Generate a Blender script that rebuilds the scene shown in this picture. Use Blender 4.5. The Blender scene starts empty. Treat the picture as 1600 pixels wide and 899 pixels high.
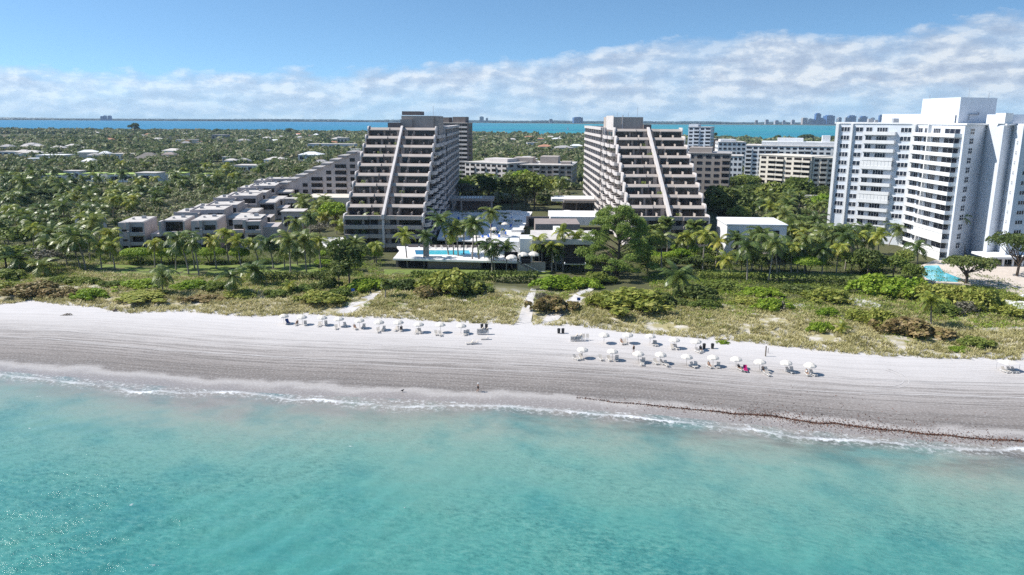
HAZE = 4.2e-5
SKY = 0.09
EXPO = 0.52
import bpy, math, random
import numpy as np

R = math.radians
random.seed(11)
rng = np.random.default_rng(11)
scene = bpy.context.scene
COL = scene.collection

# ------------------------------------------------------------------ camera survey
F = 1200.0                      # focal length in photograph pixels (1600 wide)
HOR = 184.8                     # height of the horizon in the middle of the photograph
PITCH = math.atan((449.5 - HOR) / F)
ROLL = R(0.34)
H = 50.0                        # flying height above the sea
FW = np.array((0, math.cos(PITCH), -math.sin(PITCH)))
R0 = np.array((1.0, 0, 0))
U0 = np.array((0, math.sin(PITCH), math.cos(PITCH)))
RT = math.cos(ROLL) * R0 + math.sin(ROLL) * U0
UP = -math.sin(ROLL) * R0 + math.cos(ROLL) * U0


def ray(px, py):
    return FW + RT * ((px - 800) / F) - UP * ((py - 449.5) / F)


def S(px, py, z=2.2):
    """ground point seen at a photograph pixel, on the level z"""
    d = ray(px, py)
    t = (z - H) / d[2]
    return d[0] * t, d[1] * t


def V(px, py, Y):
    """X and z of the sight line where it crosses the upright plane at distance Y"""
    d = ray(px, py)
    t = Y / d[1]
    return d[0] * t, H + d[2] * t


# ------------------------------------------------------------------ objects
def tag(o, label=None, cat=None, group=None, kind=None):
    if label:
        o['label'] = label
    if cat:
        o['category'] = cat
    if group:
        o['group'] = group
    if kind:
        o['kind'] = kind
    return o


def thing(name, label, cat, loc=(0, 0, 0), rz=0.0, group=None):
    o = bpy.data.objects.new(name, None)
    o.empty_display_size = 0.5
    COL.objects.link(o)
    o.location = loc
    o.rotation_euler = (0, 0, rz)
    return tag(o, label, cat, group)


def link(name, me, parent=None, loc=None, rz=None, sc=None):
    o = bpy.data.objects.new(name, me)
    COL.objects.link(o)
    if parent is not None:
        o.parent = parent
    if loc is not None:
        o.location = loc
    if rz is not None:
        o.rotation_euler = (0, 0, rz)
    if sc is not None:
        o.scale = sc if hasattr(sc, '__len__') else (sc, sc, sc)
    return o


def copy_tree(o, parent=None):
    c = o.copy()
    COL.objects.link(c)
    if parent is not None:
        c.parent = parent
    for ch in list(o.children):
        copy_tree(ch, c)
    return c


class MB:
    """collects boxes, prisms and tubes; build() links them as ONE mesh object"""

    def __init__(s):
        s.v, s.f, s.m = [], [], []

    def face(s, pts, mi=0):
        i = len(s.v)
        s.v += [tuple(p) for p in pts]
        s.f.append(tuple(range(i, i + len(pts))))
        s.m.append(mi)
        return s

    def box(s, x0, x1, y0, y1, z0, z1, mi=0):
        i = len(s.v)
        s.v += [(x0, y0, z0), (x1, y0, z0), (x1, y1, z0), (x0, y1, z0),
                (x0, y0, z1), (x1, y0, z1), (x1, y1, z1), (x0, y1, z1)]
        for q in ((0, 3, 2, 1), (4, 5, 6, 7), (0, 1, 5, 4), (1, 2, 6, 5), (2, 3, 7, 6), (3, 0, 4, 7)):
            s.f.append(tuple(i + k for k in q))
            s.m.append(mi)
        return s

    def prism(s, poly, z0, z1, mi=0):
        """upright prism over a plan polygon"""
        a = sum(p[0] * q[1] - q[0] * p[1] for p, q in zip(poly, poly[1:] + poly[:1]))
        if a < 0:
            poly = poly[::-1]
        n, i = len(poly), len(s.v)
        s.v += [(x, y, z0) for x, y in poly] + [(x, y, z1) for x, y in poly]
        s.f.append(tuple(i + k for k in range(n))[::-1]); s.m.append(mi)
        s.f.append(tuple(i + n + k for k in range(n))); s.m.append(mi)
        for k in range(n):
            l = (k + 1) % n
            s.f.append((i + k, i + l, i + n + l, i + n + k)); s.m.append(mi)
        return s

    def xprism(s, prof, x0, x1, mi=0):
        """prism along x over a (y, z) profile"""
        n, i = len(prof), len(s.v)
        s.v += [(x0, y, z) for y, z in prof] + [(x1, y, z) for y, z in prof]
        s.f.append(tuple(i + k for k in range(n))); s.m.append(mi)
        s.f.append(tuple(i + n + k for k in range(n))[::-1]); s.m.append(mi)
        for k in range(n):
            l = (k + 1) % n
            s.f.append((i + l, i + k, i + n + k, i + n + l)); s.m.append(mi)
        return s

    def slab(s, p, q, th, z0, z1, mi=0):
        """upright wall from plan point p to q, thickness th to the right of p->q"""
        dx, dy = q[0] - p[0], q[1] - p[1]
        l = math.hypot(dx, dy) or 1
        nx, ny = dy / l * th, -dx / l * th
        return s.prism([p, q, (q[0] + nx, q[1] + ny), (p[0] + nx, p[1] + ny)], z0, z1, mi)

    def tube(s, pts, rad, n=6, mi=0, cap=True):
        pts = [np.array(p, float) for p in pts]
        rings = []
        for k, p in enumerate(pts):
            d = pts[min(k + 1, len(pts) - 1)] - pts[max(k - 1, 0)]
            d /= np.linalg.norm(d) or 1
            a = np.cross(d, (0.0, 1, 0.3))
            a /= np.linalg.norm(a) or 1
            b = np.cross(d, a)
            r = rad[k] if hasattr(rad, '__len__') else rad
            i = len(s.v)
            for j in range(n):
                t = 2 * math.pi * j / n
                s.v.append(tuple(p + (a * math.cos(t) + b * math.sin(t)) * r))
            rings.append(i)
        for i, k in zip(rings, rings[1:]):
            for j in range(n):
                l = (j + 1) % n
                s.f.append((i + j, i + l, k + l, k + j)); s.m.append(mi)
        if cap:
            s.f.append(tuple(rings[0] + j for j in range(n))[::-1]); s.m.append(mi)
            s.f.append(tuple(rings[-1] + j for j in range(n))); s.m.append(mi)
        return s

    def lathe(s, prof, n=12, mi=0, cx=0, cy=0):
        rings = []
        for r, z in prof:
            i = len(s.v)
            for j in range(n):
                t = 2 * math.pi * j / n
                s.v.append((cx + r * math.cos(t), cy + r * math.sin(t), z))
            rings.append(i)
        for i, k in zip(rings, rings[1:]):
            for j in range(n):
                l = (j + 1) % n
                s.f.append((i + j, i + l, k + l, k + j)); s.m.append(mi)
        return s

    def mesh(s, name, mats, smooth=False):
        me = bpy.data.meshes.new(name)
        me.from_pydata(s.v, [], s.f)
        for m in (mats if isinstance(mats, (list, tuple)) else [mats]):
            me.materials.append(m)
        me.polygons.foreach_set('material_index', s.m)
        if smooth:
            me.polygons.foreach_set('use_smooth', [True] * len(s.f))
        me.update()
        return me

    def build(s, name, mats, parent=None, loc=None, rz=None, smooth=False):
        return link(name, s.mesh(name, mats, smooth), parent, loc, rz)


def np_mesh(name, verts, faces, mats, k=4, mi=None, smooth=False):
    """mesh from numpy arrays, all faces with k corners"""
    me = bpy.data.meshes.new(name)
    nf = len(faces)
    me.vertices.add(len(verts))
    me.vertices.foreach_set('co', np.ascontiguousarray(verts, dtype=np.float32).ravel())
    me.loops.add(nf * k)
    me.loops.foreach_set('vertex_index', np.ascontiguousarray(faces, dtype=np.int32).ravel())
    me.polygons.add(nf)
    me.polygons.foreach_set('loop_start', np.arange(nf, dtype=np.int32) * k)
    me.polygons.foreach_set('loop_total', np.full(nf, k, dtype=np.int32))
    for m in (mats if isinstance(mats, (list, tuple)) else [mats]):
        me.materials.append(m)
    if mi is not None:
        me.polygons.foreach_set('material_index', np.asarray(mi, dtype=np.int32))
    if smooth:
        me.polygons.foreach_set('use_smooth', np.ones(nf, dtype=bool))
    me.update(calc_edges=True)
    return me


# ------------------------------------------------------------------ materials
def nodes(name):
    m = bpy.data.materials.new(name)
    m.use_nodes = True
    nt = m.node_tree
    b = nt.nodes['Principled BSDF']
    return m, nt, b


def nd(nt, kind, **kw):
    n = nt.nodes.new(kind)
    for k, v in kw.items():
        if k in n.inputs:
            n.inputs[k].default_value = v
        else:
            setattr(n, k, v)
    return n


def ramp(nt, stops, fac=None):
    r = nt.nodes.new('ShaderNodeValToRGB')
    e = r.color_ramp.elements
    while len(e) < len(stops):
        e.new(0.5)
    for el, (p, c) in zip(e, stops):
        el.position = p
        el.color = (c, c, c, 1) if isinstance(c, (int, float)) else (*c, 1)
    if fac is not None:
        nt.links.new(fac, r.inputs[0])
    return r


def mix(nt, a, b, fac, mode='MIX'):
    n = nt.nodes.new('ShaderNodeMix')
    n.data_type = 'RGBA'
    n.blend_type = mode
    for sock, val in ((n.inputs[6], a), (n.inputs[7], b), (n.inputs[0], fac)):
        if isinstance(val, (int, float)):
            sock.default_value = val
        elif isinstance(val, tuple):
            sock.default_value = (*val, 1)
        else:
            nt.links.new(val, sock)
    return n.outputs[2]


def maths(nt, op, a, b=0.0, c=0.0):
    n = nt.nodes.new('ShaderNodeMath')
    n.operation = op
    for s, v in zip(n.inputs, (a, b, c)):
        if isinstance(v, (int, float)):
            s.default_value = v
        else:
            nt.links.new(v, s)
    return n.outputs[0]


def noise(nt, scale, detail=4, vec=None, rough=0.55, stretch=None, src='Object'):
    n = nd(nt, 'ShaderNodeTexNoise', Scale=scale, Detail=detail, Roughness=rough)
    if vec is None:
        tc = nt.nodes.new('ShaderNodeTexCoord')
        vec = tc.outputs[src]
    if stretch:
        mp = nt.nodes.new('ShaderNodeMapping')
        mp.inputs['Scale'].default_value = stretch
        nt.links.new(vec, mp.inputs[0])
        vec = mp.outputs[0]
    nt.links.new(vec, n.inputs['Vector'])
    return n.outputs['Fac']


def bump(nt, b, h, strength=0.3, dist=0.05):
    n = nd(nt, 'ShaderNodeBump', Strength=strength, Distance=dist)
    nt.links.new(h, n.inputs['Height'])
    nt.links.new(n.outputs[0], b.inputs['Normal'])


def plaster(name, c, rough=0.85, dirt=0.82, scale=0.25, bmp=0.15, streak=True, spec=0.3):
    """painted concrete with rain streaks and blotches"""
    m, nt, b = nodes(name)
    n1 = noise(nt, scale, 5)
    n2 = noise(nt, 1.0, 4, stretch=(1.2, 1.2, 0.06))
    d = tuple(x * dirt for x in c)
    c1 = mix(nt, c, d, ramp(nt, [(0.35, 0.0), (0.7, 1.0)], n1).outputs[0])
    if streak:
        c1 = mix(nt, c1, tuple(x * dirt * 0.8 for x in c), ramp(nt, [(0.55, 0.0), (0.85, 0.7)], n2).outputs[0])
    nt.links.new(c1, b.inputs['Base Color'])
    b.inputs['Roughness'].default_value = rough
    b.inputs['Specular IOR Level'].default_value = spec
    if bmp:
        bump(nt, b, noise(nt, 3.0, 4), bmp, 0.05)
    return m


def plain(name, c, rough=0.6, spec=0.4, vary=0.15, scale=2.0, metallic=0.0):
    m, nt, b = nodes(name)
    n1 = noise(nt, scale, 3)
    nt.links.new(mix(nt, c, tuple(x * (1 - vary) for x in c), n1), b.inputs['Base Color'])
    b.inputs['Roughness'].default_value = rough
    b.inputs['Specular IOR Level'].default_value = spec
    b.inputs['Metallic'].default_value = metallic
    return m


def leafy(name, cols, rough=0.55, trans=0.25, clump=0.35, spec=0.25, objw=0.35):
    """leaf material: colour varies leaf by leaf, clump by clump and plant by plant"""
    m, nt, b = nodes(name)
    geo = nt.nodes.new('ShaderNodeNewGeometry')
    oi = nt.nodes.new('ShaderNodeObjectInfo')
    n1 = noise(nt, clump, 3)
    n1 = maths(nt, 'MULTIPLY_ADD', n1, 1.8, -0.4)
    f = maths(nt, 'MULTIPLY', geo.outputs['Random Per Island'], 0.45)
    f = maths(nt, 'MULTIPLY_ADD', oi.outputs['Random'], objw, f)
    f = maths(nt, 'MULTIPLY_ADD', n1, 0.55 - objw * 0.5, f)
    k = len(cols)
    r = ramp(nt, [(0.12 + 0.8 * i / (k - 1), c) for i, c in enumerate(cols)], f)
    nt.links.new(r.outputs[0], b.inputs['Base Color'])
    b.inputs['Roughness'].default_value = rough
    b.inputs['Specular IOR Level'].default_value = spec
    if trans:
        t = nt.nodes.new('ShaderNodeBsdfTranslucent')
        mx = nd(nt, 'ShaderNodeMixShader', Fac=trans)
        nt.links.new(r.outputs[0], t.inputs[0])
        nt.links.new(b.outputs[0], mx.inputs[1])
        nt.links.new(t.outputs[0], mx.inputs[2])
        nt.links.new(mx.outputs[0], nt.nodes['Material Output'].inputs[0])
    return m


def glassy(name, c, rough=0.12, curtain=None):
    m, nt, b = nodes(name)
    n1 = noise(nt, 0.55, 2)
    c2 = curtain or tuple(x * 2.2 for x in c)
    nt.links.new(mix(nt, c, c2, ramp(nt, [(0.48, 0.0), (0.62, 1.0)], n1).outputs[0]), b.inputs['Base Color'])
    b.inputs['Roughness'].default_value = rough
    b.inputs['Specular IOR Level'].default_value = 0.35
    return m


M = {}
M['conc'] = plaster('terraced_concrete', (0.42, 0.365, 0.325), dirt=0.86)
M['conc_dark'] = plaster('shaded_stucco', (0.20, 0.168, 0.158))  # darker concrete tone; shade of the recessed tower walls is in its colour
M['conc_light'] = plaster('light_concrete', (0.60, 0.555, 0.53), dirt=0.88)
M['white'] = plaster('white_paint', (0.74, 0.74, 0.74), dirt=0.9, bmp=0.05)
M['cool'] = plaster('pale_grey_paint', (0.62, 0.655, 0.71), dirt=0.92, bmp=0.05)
M['cream'] = plaster('cream_paint', (0.66, 0.61, 0.53), dirt=0.88)
M['town'] = plaster('townhouse_stucco', (0.50, 0.45, 0.43), dirt=0.85)
M['roofw'] = plaster('pale_roof_membrane', (0.58, 0.54, 0.50), dirt=0.72, scale=0.4, streak=False)
M['roofg'] = plaster('grey_roof_gravel', (0.40, 0.38, 0.37), dirt=0.75, scale=0.4, streak=False)
M['deck'] = plaster('white_deck', (0.78, 0.76, 0.74), dirt=0.88, scale=0.5, streak=False)
M['pave'] = plaster('beige_paving', (0.60, 0.52, 0.45), dirt=0.85, scale=0.6, streak=False)
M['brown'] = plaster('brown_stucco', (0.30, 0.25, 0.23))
M['terra'] = plaster('terracotta_tile', (0.48, 0.24, 0.15), dirt=0.7)
M['lime'] = plaster('mossy_green_roof', (0.36, 0.47, 0.13), dirt=0.75, scale=0.3, streak=False)
M['thatch'] = plaster('thatch', (0.22, 0.20, 0.18), dirt=0.6, scale=0.8, bmp=0.6)
M['glass'] = glassy('dark_glass', (0.009, 0.009, 0.011), 0.15, (0.05, 0.043, 0.04))
M['glass_b'] = glassy('bluish_glass', (0.012, 0.014, 0.024), 0.06, (0.03, 0.035, 0.055))
M['glass_c'] = glassy('curtained_glass', (0.035, 0.030, 0.027), 0.2, (0.16, 0.14, 0.125))
M['glass2'] = glassy('window_glass', (0.018, 0.024, 0.04), 0.1, (0.05, 0.055, 0.07))
M['frame'] = plain('bronze_frame', (0.09, 0.075, 0.07), 0.5)
M['framew'] = plain('white_frame', (0.78, 0.78, 0.79), 0.5)
M['dark'] = plain('dark_recess', (0.025, 0.023, 0.025), 0.9, 0.1)  # near-black tone stands in for shade inside the openings and porch
M['asphalt'] = plain('asphalt', (0.055, 0.055, 0.06), 0.95, 0.2, 0.3, 0.6)
M['canvas'] = plain('cream_canvas', (0.70, 0.65, 0.58), 0.85, 0.1, 0.12)
M['plastic'] = plain('white_plastic', (0.74, 0.73, 0.71), 0.5, 0.4, 0.08)
M['strap'] = plain('beige_strap', (0.55, 0.50, 0.44), 0.8, 0.2, 0.2)
M['black'] = plain('black_plastic', (0.02, 0.02, 0.022), 0.5)
M['wood'] = plain('weathered_wood', (0.22, 0.18, 0.14), 0.9, 0.2, 0.4, 6)
M['blue'] = plain('blue_cloth', (0.03, 0.07, 0.24), 0.9, 0.1)
M['blue2'] = plain('bright_blue_cushion', (0.06, 0.16, 0.55), 0.9, 0.1)
M['magenta'] = plain('magenta_cloth', (0.42, 0.015, 0.13), 0.9, 0.1)
M['skin'] = plain('skin', (0.42, 0.25, 0.17), 0.6)
M['darkcloth'] = plain('dark_cloth', (0.025, 0.025, 0.03), 0.95, 0.1)
M['whitecloth'] = plain('white_cloth', (0.75, 0.75, 0.75), 0.95, 0.1)
M['hair'] = plain('dark_hair', (0.02, 0.014, 0.01), 0.7)
M['steel'] = plain('grey_metal', (0.35, 0.36, 0.38), 0.5, 0.5, 0.2)
M['bluemetal'] = plain('blue_paint', (0.05, 0.13, 0.42), 0.5)
M['trunk'] = plaster('palm_bark', (0.33, 0.29, 0.25), dirt=0.6, scale=1.5, bmp=0.5)
M['bark'] = plaster('tree_bark', (0.17, 0.13, 0.10), dirt=0.6, scale=2.0, bmp=0.5)
M['palm'] = leafy('palm_fronds', [(0.030, 0.058, 0.014), (0.078, 0.125, 0.028), (0.15, 0.20, 0.045), (0.27, 0.29, 0.075)], clump=0.15, spec=0.5, rough=0.4, objw=0.4, trans=0.35)
M['palmy'] = leafy('yellowing_palm_fronds', [(0.08, 0.12, 0.022), (0.19, 0.24, 0.035), (0.34, 0.36, 0.055), (0.50, 0.42, 0.09)], clump=0.2, spec=0.4, rough=0.45, objw=0.2, trans=0.35)
M['leafd'] = leafy('dark_leaves', [(0.034, 0.056, 0.015), (0.075, 0.11, 0.027), (0.125, 0.165, 0.04), (0.21, 0.235, 0.07)], trans=0.35)
M['leafm'] = leafy('mid_leaves', [(0.055, 0.09, 0.02), (0.125, 0.175, 0.034), (0.21, 0.26, 0.052), (0.33, 0.35, 0.09)], trans=0.35)
M['leafl'] = leafy('lime_leaves', [(0.09, 0.16, 0.016), (0.18, 0.29, 0.025), (0.29, 0.39, 0.04), (0.42, 0.48, 0.08)], objw=0.2, trans=0.35)
M['leafo'] = leafy('sea_grape_leaves', [(0.10, 0.13, 0.024), (0.21, 0.25, 0.043), (0.35, 0.36, 0.075), (0.50, 0.46, 0.14)], clump=0.6, objw=0.15, trans=0.3)
M['leafb'] = leafy('rusty_sea_grape_leaves', [(0.10, 0.11, 0.035), (0.22, 0.19, 0.065), (0.33, 0.24, 0.11), (0.46, 0.34, 0.18)], clump=0.6, objw=0.15)
M['leafg'] = leafy('grey_twigs', [(0.06, 0.06, 0.04), (0.12, 0.115, 0.08), (0.19, 0.17, 0.12), (0.26, 0.23, 0.18)], trans=0.05)
M['pine'] = leafy('feathery_needles', [(0.11, 0.17, 0.035), (0.21, 0.30, 0.07), (0.33, 0.41, 0.11), (0.46, 0.52, 0.18)], clump=0.3, trans=0.5)
M['far'] = leafy('far_canopy', [(0.055, 0.075, 0.03), (0.115, 0.155, 0.052), (0.20, 0.23, 0.09), (0.28, 0.25, 0.155), (0.37, 0.36, 0.22)], clump=0.018, trans=0.3, objw=0.0)
M['shore'] = leafy('hazed_mainland_canopy', [(0.02, 0.045, 0.05), (0.04, 0.075, 0.08), (0.07, 0.11, 0.11), (0.12, 0.16, 0.16)], clump=0.01, trans=0.1, objw=0.0)  # blue-green leaf colours include the haze over distant green trees
M['grass'] = leafy('dune_grass', [(0.24, 0.225, 0.08), (0.40, 0.365, 0.15), (0.54, 0.48, 0.25), (0.66, 0.60, 0.38)], clump=0.12, trans=0.35, objw=0.0)
M['vine'] = leafy('beach_vine', [(0.09, 0.15, 0.02), (0.19, 0.26, 0.035), (0.31, 0.36, 0.055), (0.44, 0.43, 0.10)], clump=0.15, trans=0.35, objw=0.0)
M['weed'] = leafy('seaweed', [(0.07, 0.03, 0.018), (0.13, 0.06, 0.038), (0.20, 0.105, 0.07)], trans=0.0, clump=0.5, objw=0.0)

ORD = ['first', 'second', 'third', 'fourth', 'fifth', 'sixth', 'seventh', 'eighth', 'ninth', 'tenth', 'eleventh', 'twelfth',
       'thirteenth', 'fourteenth', 'fifteenth', 'sixteenth', 'seventeenth', 'eighteenth', 'nineteenth', 'twentieth']
# ------------------------------------------------------------------ shoreline and ground
_sh = [S(x, y, 0) for x, y in ((0, 580), (120, 590), (250, 603), (400, 614), (550, 620), (700, 627), (850, 636), (1000, 646),
                               (1150, 661), (1300, 676), (1450, 689), (1600, 698))]
_du = [S(x, y, 1.6) for x, y in ((0, 474), (60, 468), (150, 478), (210, 486), (290, 484), (390, 492), (480, 488), (540, 492), (600, 494), (700, 500),
                                 (800, 504), (900, 506), (960, 514), (1050, 522), (1150, 530), (1250, 541), (1350, 551), (1450, 555), (1600, 559))]


def _line(pts):
    xs = np.array([p[0] for p in pts]); ys = np.array([p[1] for p in pts])
    k0 = (ys[3] - ys[0]) / (xs[3] - xs[0]); k1 = (ys[-1] - ys[-4]) / (xs[-1] - xs[-4])
    xs = np.concatenate(([xs[0] - 3000], xs, [xs[-1] + 3000]))
    ys = np.concatenate(([ys[0] - 3000 * k0 * 0.3], ys, [ys[-1] + 3000 * k1 * 0.3]))
    return lambda x: np.interp(x, xs, ys)


ysh = _line(_sh)
ydu = _line(_du)


def vnoise(x, y, seed=0):
    """cheap smooth value noise for the terrain"""
    x = np.asarray(x, float); y = np.asarray(y, float)
    xi, yi = np.floor(x).astype(np.int64), np.floor(y).astype(np.int64)
    fx, fy = x - xi, y - yi
    fx, fy = fx * fx * (3 - 2 * fx), fy * fy * (3 - 2 * fy)

    def h(a, b):
        n = (a * 374761393 + b * 668265263 + seed * 974711) & 0xffffffff
        n = ((n ^ (n >> 13)) * 1274126177) & 0xffffffff
        return ((n ^ (n >> 16)) & 0xffff) / 65535.0
    return (h(xi, yi) * (1 - fx) + h(xi + 1, yi) * fx) * (1 - fy) + (h(xi, yi + 1) * (1 - fx) + h(xi + 1, yi + 1) * fx) * fy


BAYX = np.array((-3000., -900, 0, 600, 3000)); BAYY = np.array((2500., 2450, 2250, 1850, 1500))


def gz(x, y):
    x = np.asarray(x, float); y = np.asarray(y, float)
    n = y - ysh(x)
    d = y - ydu(x)
    z = np.interp(n, (-400, -30, 0, 8, 25, 45), (-6, -2.2, 0, 0.75, 1.25, 1.6))
    w = np.clip(d / 8, 0, 1)
    z = z + w * np.interp(d, (0, 10, 30, 45), (0, 0.8, 0.9, 0.6))
    z = z + np.clip((d + 3) / 6, 0, 1) * np.clip((60 - d) / 20, 0, 1) * (vnoise(x / 6, y / 5, 3) - 0.5) * 0.9
    z = z + np.clip(n / 12, 0, 1) * np.clip((10 - d) / 10, 0, 1) * (vnoise(x / 3, y / 2, 5) - 0.5) * 0.16
    bay = y - np.interp(x, BAYX, BAYY)
    z = np.where(bay > -30, np.interp(bay, (-30, 10, 5600, 5700), (2.2, -2.0, -2.0, 1.5)), z)
    return z


def g(x, y):
    return float(gz(x, y))


def G(px, py):
    z = 2.2
    for _ in range(4):
        x, y = S(px, py, z)
        z = g(x, y)
    return x, y, z


def axis(parts):
    out = []
    for a, b, st in parts:
        out.append(np.arange(a, b, st))
    out.append([parts[-1][1]])
    return np.concatenate(out)


gx = axis(((-9000, -3000, 600), (-3000, -700, 100), (-700, -260, 20), (-260, 260, 2.0), (260, 700, 20), (700, 3000, 100), (3000, 9000, 600)))
gv = axis(((-400, -40, 30), (-40, -4, 3), (-4, 90, 1.0), (90, 140, 5), (140, 300, 20), (300, 2600, 60), (2600, 13800, 400)))
GX, GV = np.meshgrid(gx, gv)
w = np.clip(1 - (GV - 100) / 400, 0, 1)
GY = GV + ysh(GX) * w + 170 * (1 - w)
GZ = gz(GX, GY)
nx, ny = len(gx), len(gv)
idx = np.arange(nx * ny).reshape(ny, nx)
faces = np.stack([idx[:-1, :-1], idx[:-1, 1:], idx[1:, 1:], idx[1:, :-1]], -1).reshape(-1, 4)


def uv_from(me, u, v):
    l = me.uv_layers.new(name='shore')
    li = np.empty(len(me.loops), dtype=np.int32)
    me.loops.foreach_get('vertex_index', li)
    l.data.foreach_set('uv', np.stack([u[li], v[li]], -1).astype(np.float32).ravel())


def ground_material():
    m, nt, b = nodes('sand_and_soil')
    uv = nt.nodes.new('ShaderNodeUVMap'); uv.uv_map = 'shore'
    sx = nt.nodes.new('ShaderNodeSeparateXYZ')
    nt.links.new(uv.outputs[0], sx.inputs[0])
    n = sx.outputs[1]                                        # metres inland of the waterline, then of the dune toe (+100)
    big = noise(nt, 0.08, 4, uv.outputs[0])
    nn = maths(nt, 'ADD', n, maths(nt, 'MULTIPLY_ADD', big, 9.0, -4.5))
    streak = mix(nt, noise(nt, 1.0, 4, uv.outputs[0], 0.6, (0.022, 1.25, 1)), noise(nt, 0.9, 6, uv.outputs[0], 0.7, (0.3, 0.8, 1)), 0.2)
    fine = noise(nt, 2.2, 6, uv.outputs[0], 0.75)
    grit = noise(nt, 9.0, 3, uv.outputs[0], 0.8)
    # groomed beach: wet and smooth by the water, raked dark weed-strewn band, pale dry sand above
    tone = ramp(nt, [(0.0, (0.24, 0.215, 0.20)), (0.020, (0.27, 0.243, 0.226)), (0.034, (0.37, 0.342, 0.32)), (0.046, (0.36, 0.332, 0.31)), (0.060, (0.165, 0.145, 0.132)),
                     (0.12, (0.23, 0.205, 0.19)), (0.19, (0.33, 0.302, 0.285)), (0.29, (0.46, 0.432, 0.415)), (0.42, (0.535, 0.508, 0.495)),
                     (1.0, (0.565, 0.54, 0.525))],
                maths(nt, 'DIVIDE', nn, 100.0)).outputs[0]
    band = ramp(nt, [(0.042, 0.0), (0.062, 1.0), (0.18, 0.85), (0.32, 0.22), (0.46, 0.08), (0.6, 0.05)], maths(nt, 'DIVIDE', nn, 100.0)).outputs[0]
    sk = ramp(nt, [(0.47, 0.0), (0.57, 1.0)], streak).outputs[0]
    tone = mix(nt, tone, (0.13, 0.115, 0.105), maths(nt, 'MULTIPLY', maths(nt, 'MULTIPLY', sk, band), 0.85))
    tone = mix(nt, tone, (0.70, 0.68, 0.665), maths(nt, 'MULTIPLY', ramp(nt, [(0.50, 0.0), (0.62, 1.0)], fine).outputs[0], 0.24))
    tone = mix(nt, tone, (0.22, 0.20, 0.19), maths(nt, 'MULTIPLY', ramp(nt, [(0.53, 0.0), (0.62, 1.0)], grit).outputs[0], maths(nt, 'MULTIPLY_ADD', band, 0.45, 0.07)))
    # dune: sand with straw litter, then dark soil under the trees
    soil = mix(nt, (0.06, 0.055, 0.03), (0.11, 0.12, 0.045), noise(nt, 0.15, 5))
    litter = mix(nt, (0.52, 0.48, 0.43), (0.33, 0.29, 0.15), ramp(nt, [(0.36, 0.0), (0.56, 1.0)], noise(nt, 0.35, 6)).outputs[0])
    at = nt.nodes.new('ShaderNodeAttribute'); at.attribute_name = 'dune'
    dn = maths(nt, 'ADD', at.outputs['Fac'], maths(nt, 'MULTIPLY_ADD', noise(nt, 0.3, 5), 6.0, -3.0))
    c = mix(nt, tone, litter, ramp(nt, [(0.50, 0.0), (0.515, 1.0)], maths(nt, 'MULTIPLY_ADD', dn, 0.005, 0.5)).outputs[0])
    c = mix(nt, c, soil, ramp(nt, [(0.63, 0.0), (0.69, 1.0)], maths(nt, 'MULTIPLY_ADD', dn, 0.005, 0.5)).outputs[0])
    nt.links.new(c, b.inputs['Base Color'])
    wet = ramp(nt, [(0.0, 0.25), (0.04, 0.45), (0.09, 0.9)], maths(nt, 'DIVIDE', nn, 100.0)).outputs[0]
    nt.links.new(wet, b.inputs['Roughness'])
    b.inputs['Specular IOR Level'].default_value = 0.25
    hgt = maths(nt, 'ADD', maths(nt, 'MULTIPLY', fine, 0.6), maths(nt, 'MULTIPLY', streak, 0.8))
    bump(nt, b, hgt, 0.4, 0.2)
    return m


me = np_mesh('ground', np.stack([GX, GY, GZ], -1).reshape(-1, 3), faces, ground_material(), smooth=True)
uv_from(me, GX.ravel(), (GY - ysh(GX)).ravel())
a = me.attributes.new('dune', 'FLOAT', 'POINT')
a.data.foreach_set('value', np.clip(GY - ydu(GX), -100, 100).ravel().astype(np.float32))
tag(link('ground', me), kind='structure')

# ------------------------------------------------------------------ the sea in front
sx_ = axis(((-1500, -300, 100), (-300, -170, 3), (-170, 170, 0.7), (170, 300, 3), (300, 1500, 100)))
sv_ = axis(((-700, -260, 40), (-260, -110, 3), (-110, 2, 0.7)))
SX, SV = np.meshgrid(sx_, sv_)
SY = SV + ysh(SX)
SZ = np.zeros_like(SX)
edge = np.clip(-SV / 45, 0.05, 1)
wr = np.random.default_rng(5)
for _ in range(46):
    lam = 1.5 * 5 ** wr.random()
    th = wr.normal(-1.15, 0.55)
    k = 2 * math.pi / lam
    warp = 3 * vnoise(SX / 14 + _ * 7.1, SY / 14, _)
    SZ += edge * 0.0068 * lam ** 0.62 * np.sin(k * (SX * math.cos(th) + SY * math.sin(th)) + wr.random() * 6.28 + warp)
SZ *= 0.55 + 0.9 * vnoise(SX / 28, SY / 17, 9)
# a low breaker rolling up the sand
brk = -2.4 + 3.2 * (vnoise(SX / 17, SX * 0 + 2, 8) - 0.5) + 1.6 * (vnoise(SX / 5, SX * 0 + 2, 4) - 0.5)
SZ += 0.14 * np.exp(-((SV - brk) / 0.8) ** 2)
idx = np.arange(SX.size).reshape(SX.shape)
faces = np.stack([idx[:-1, :-1], idx[:-1, 1:], idx[1:, 1:], idx[1:, :-1]], -1).reshape(-1, 4)


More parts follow.
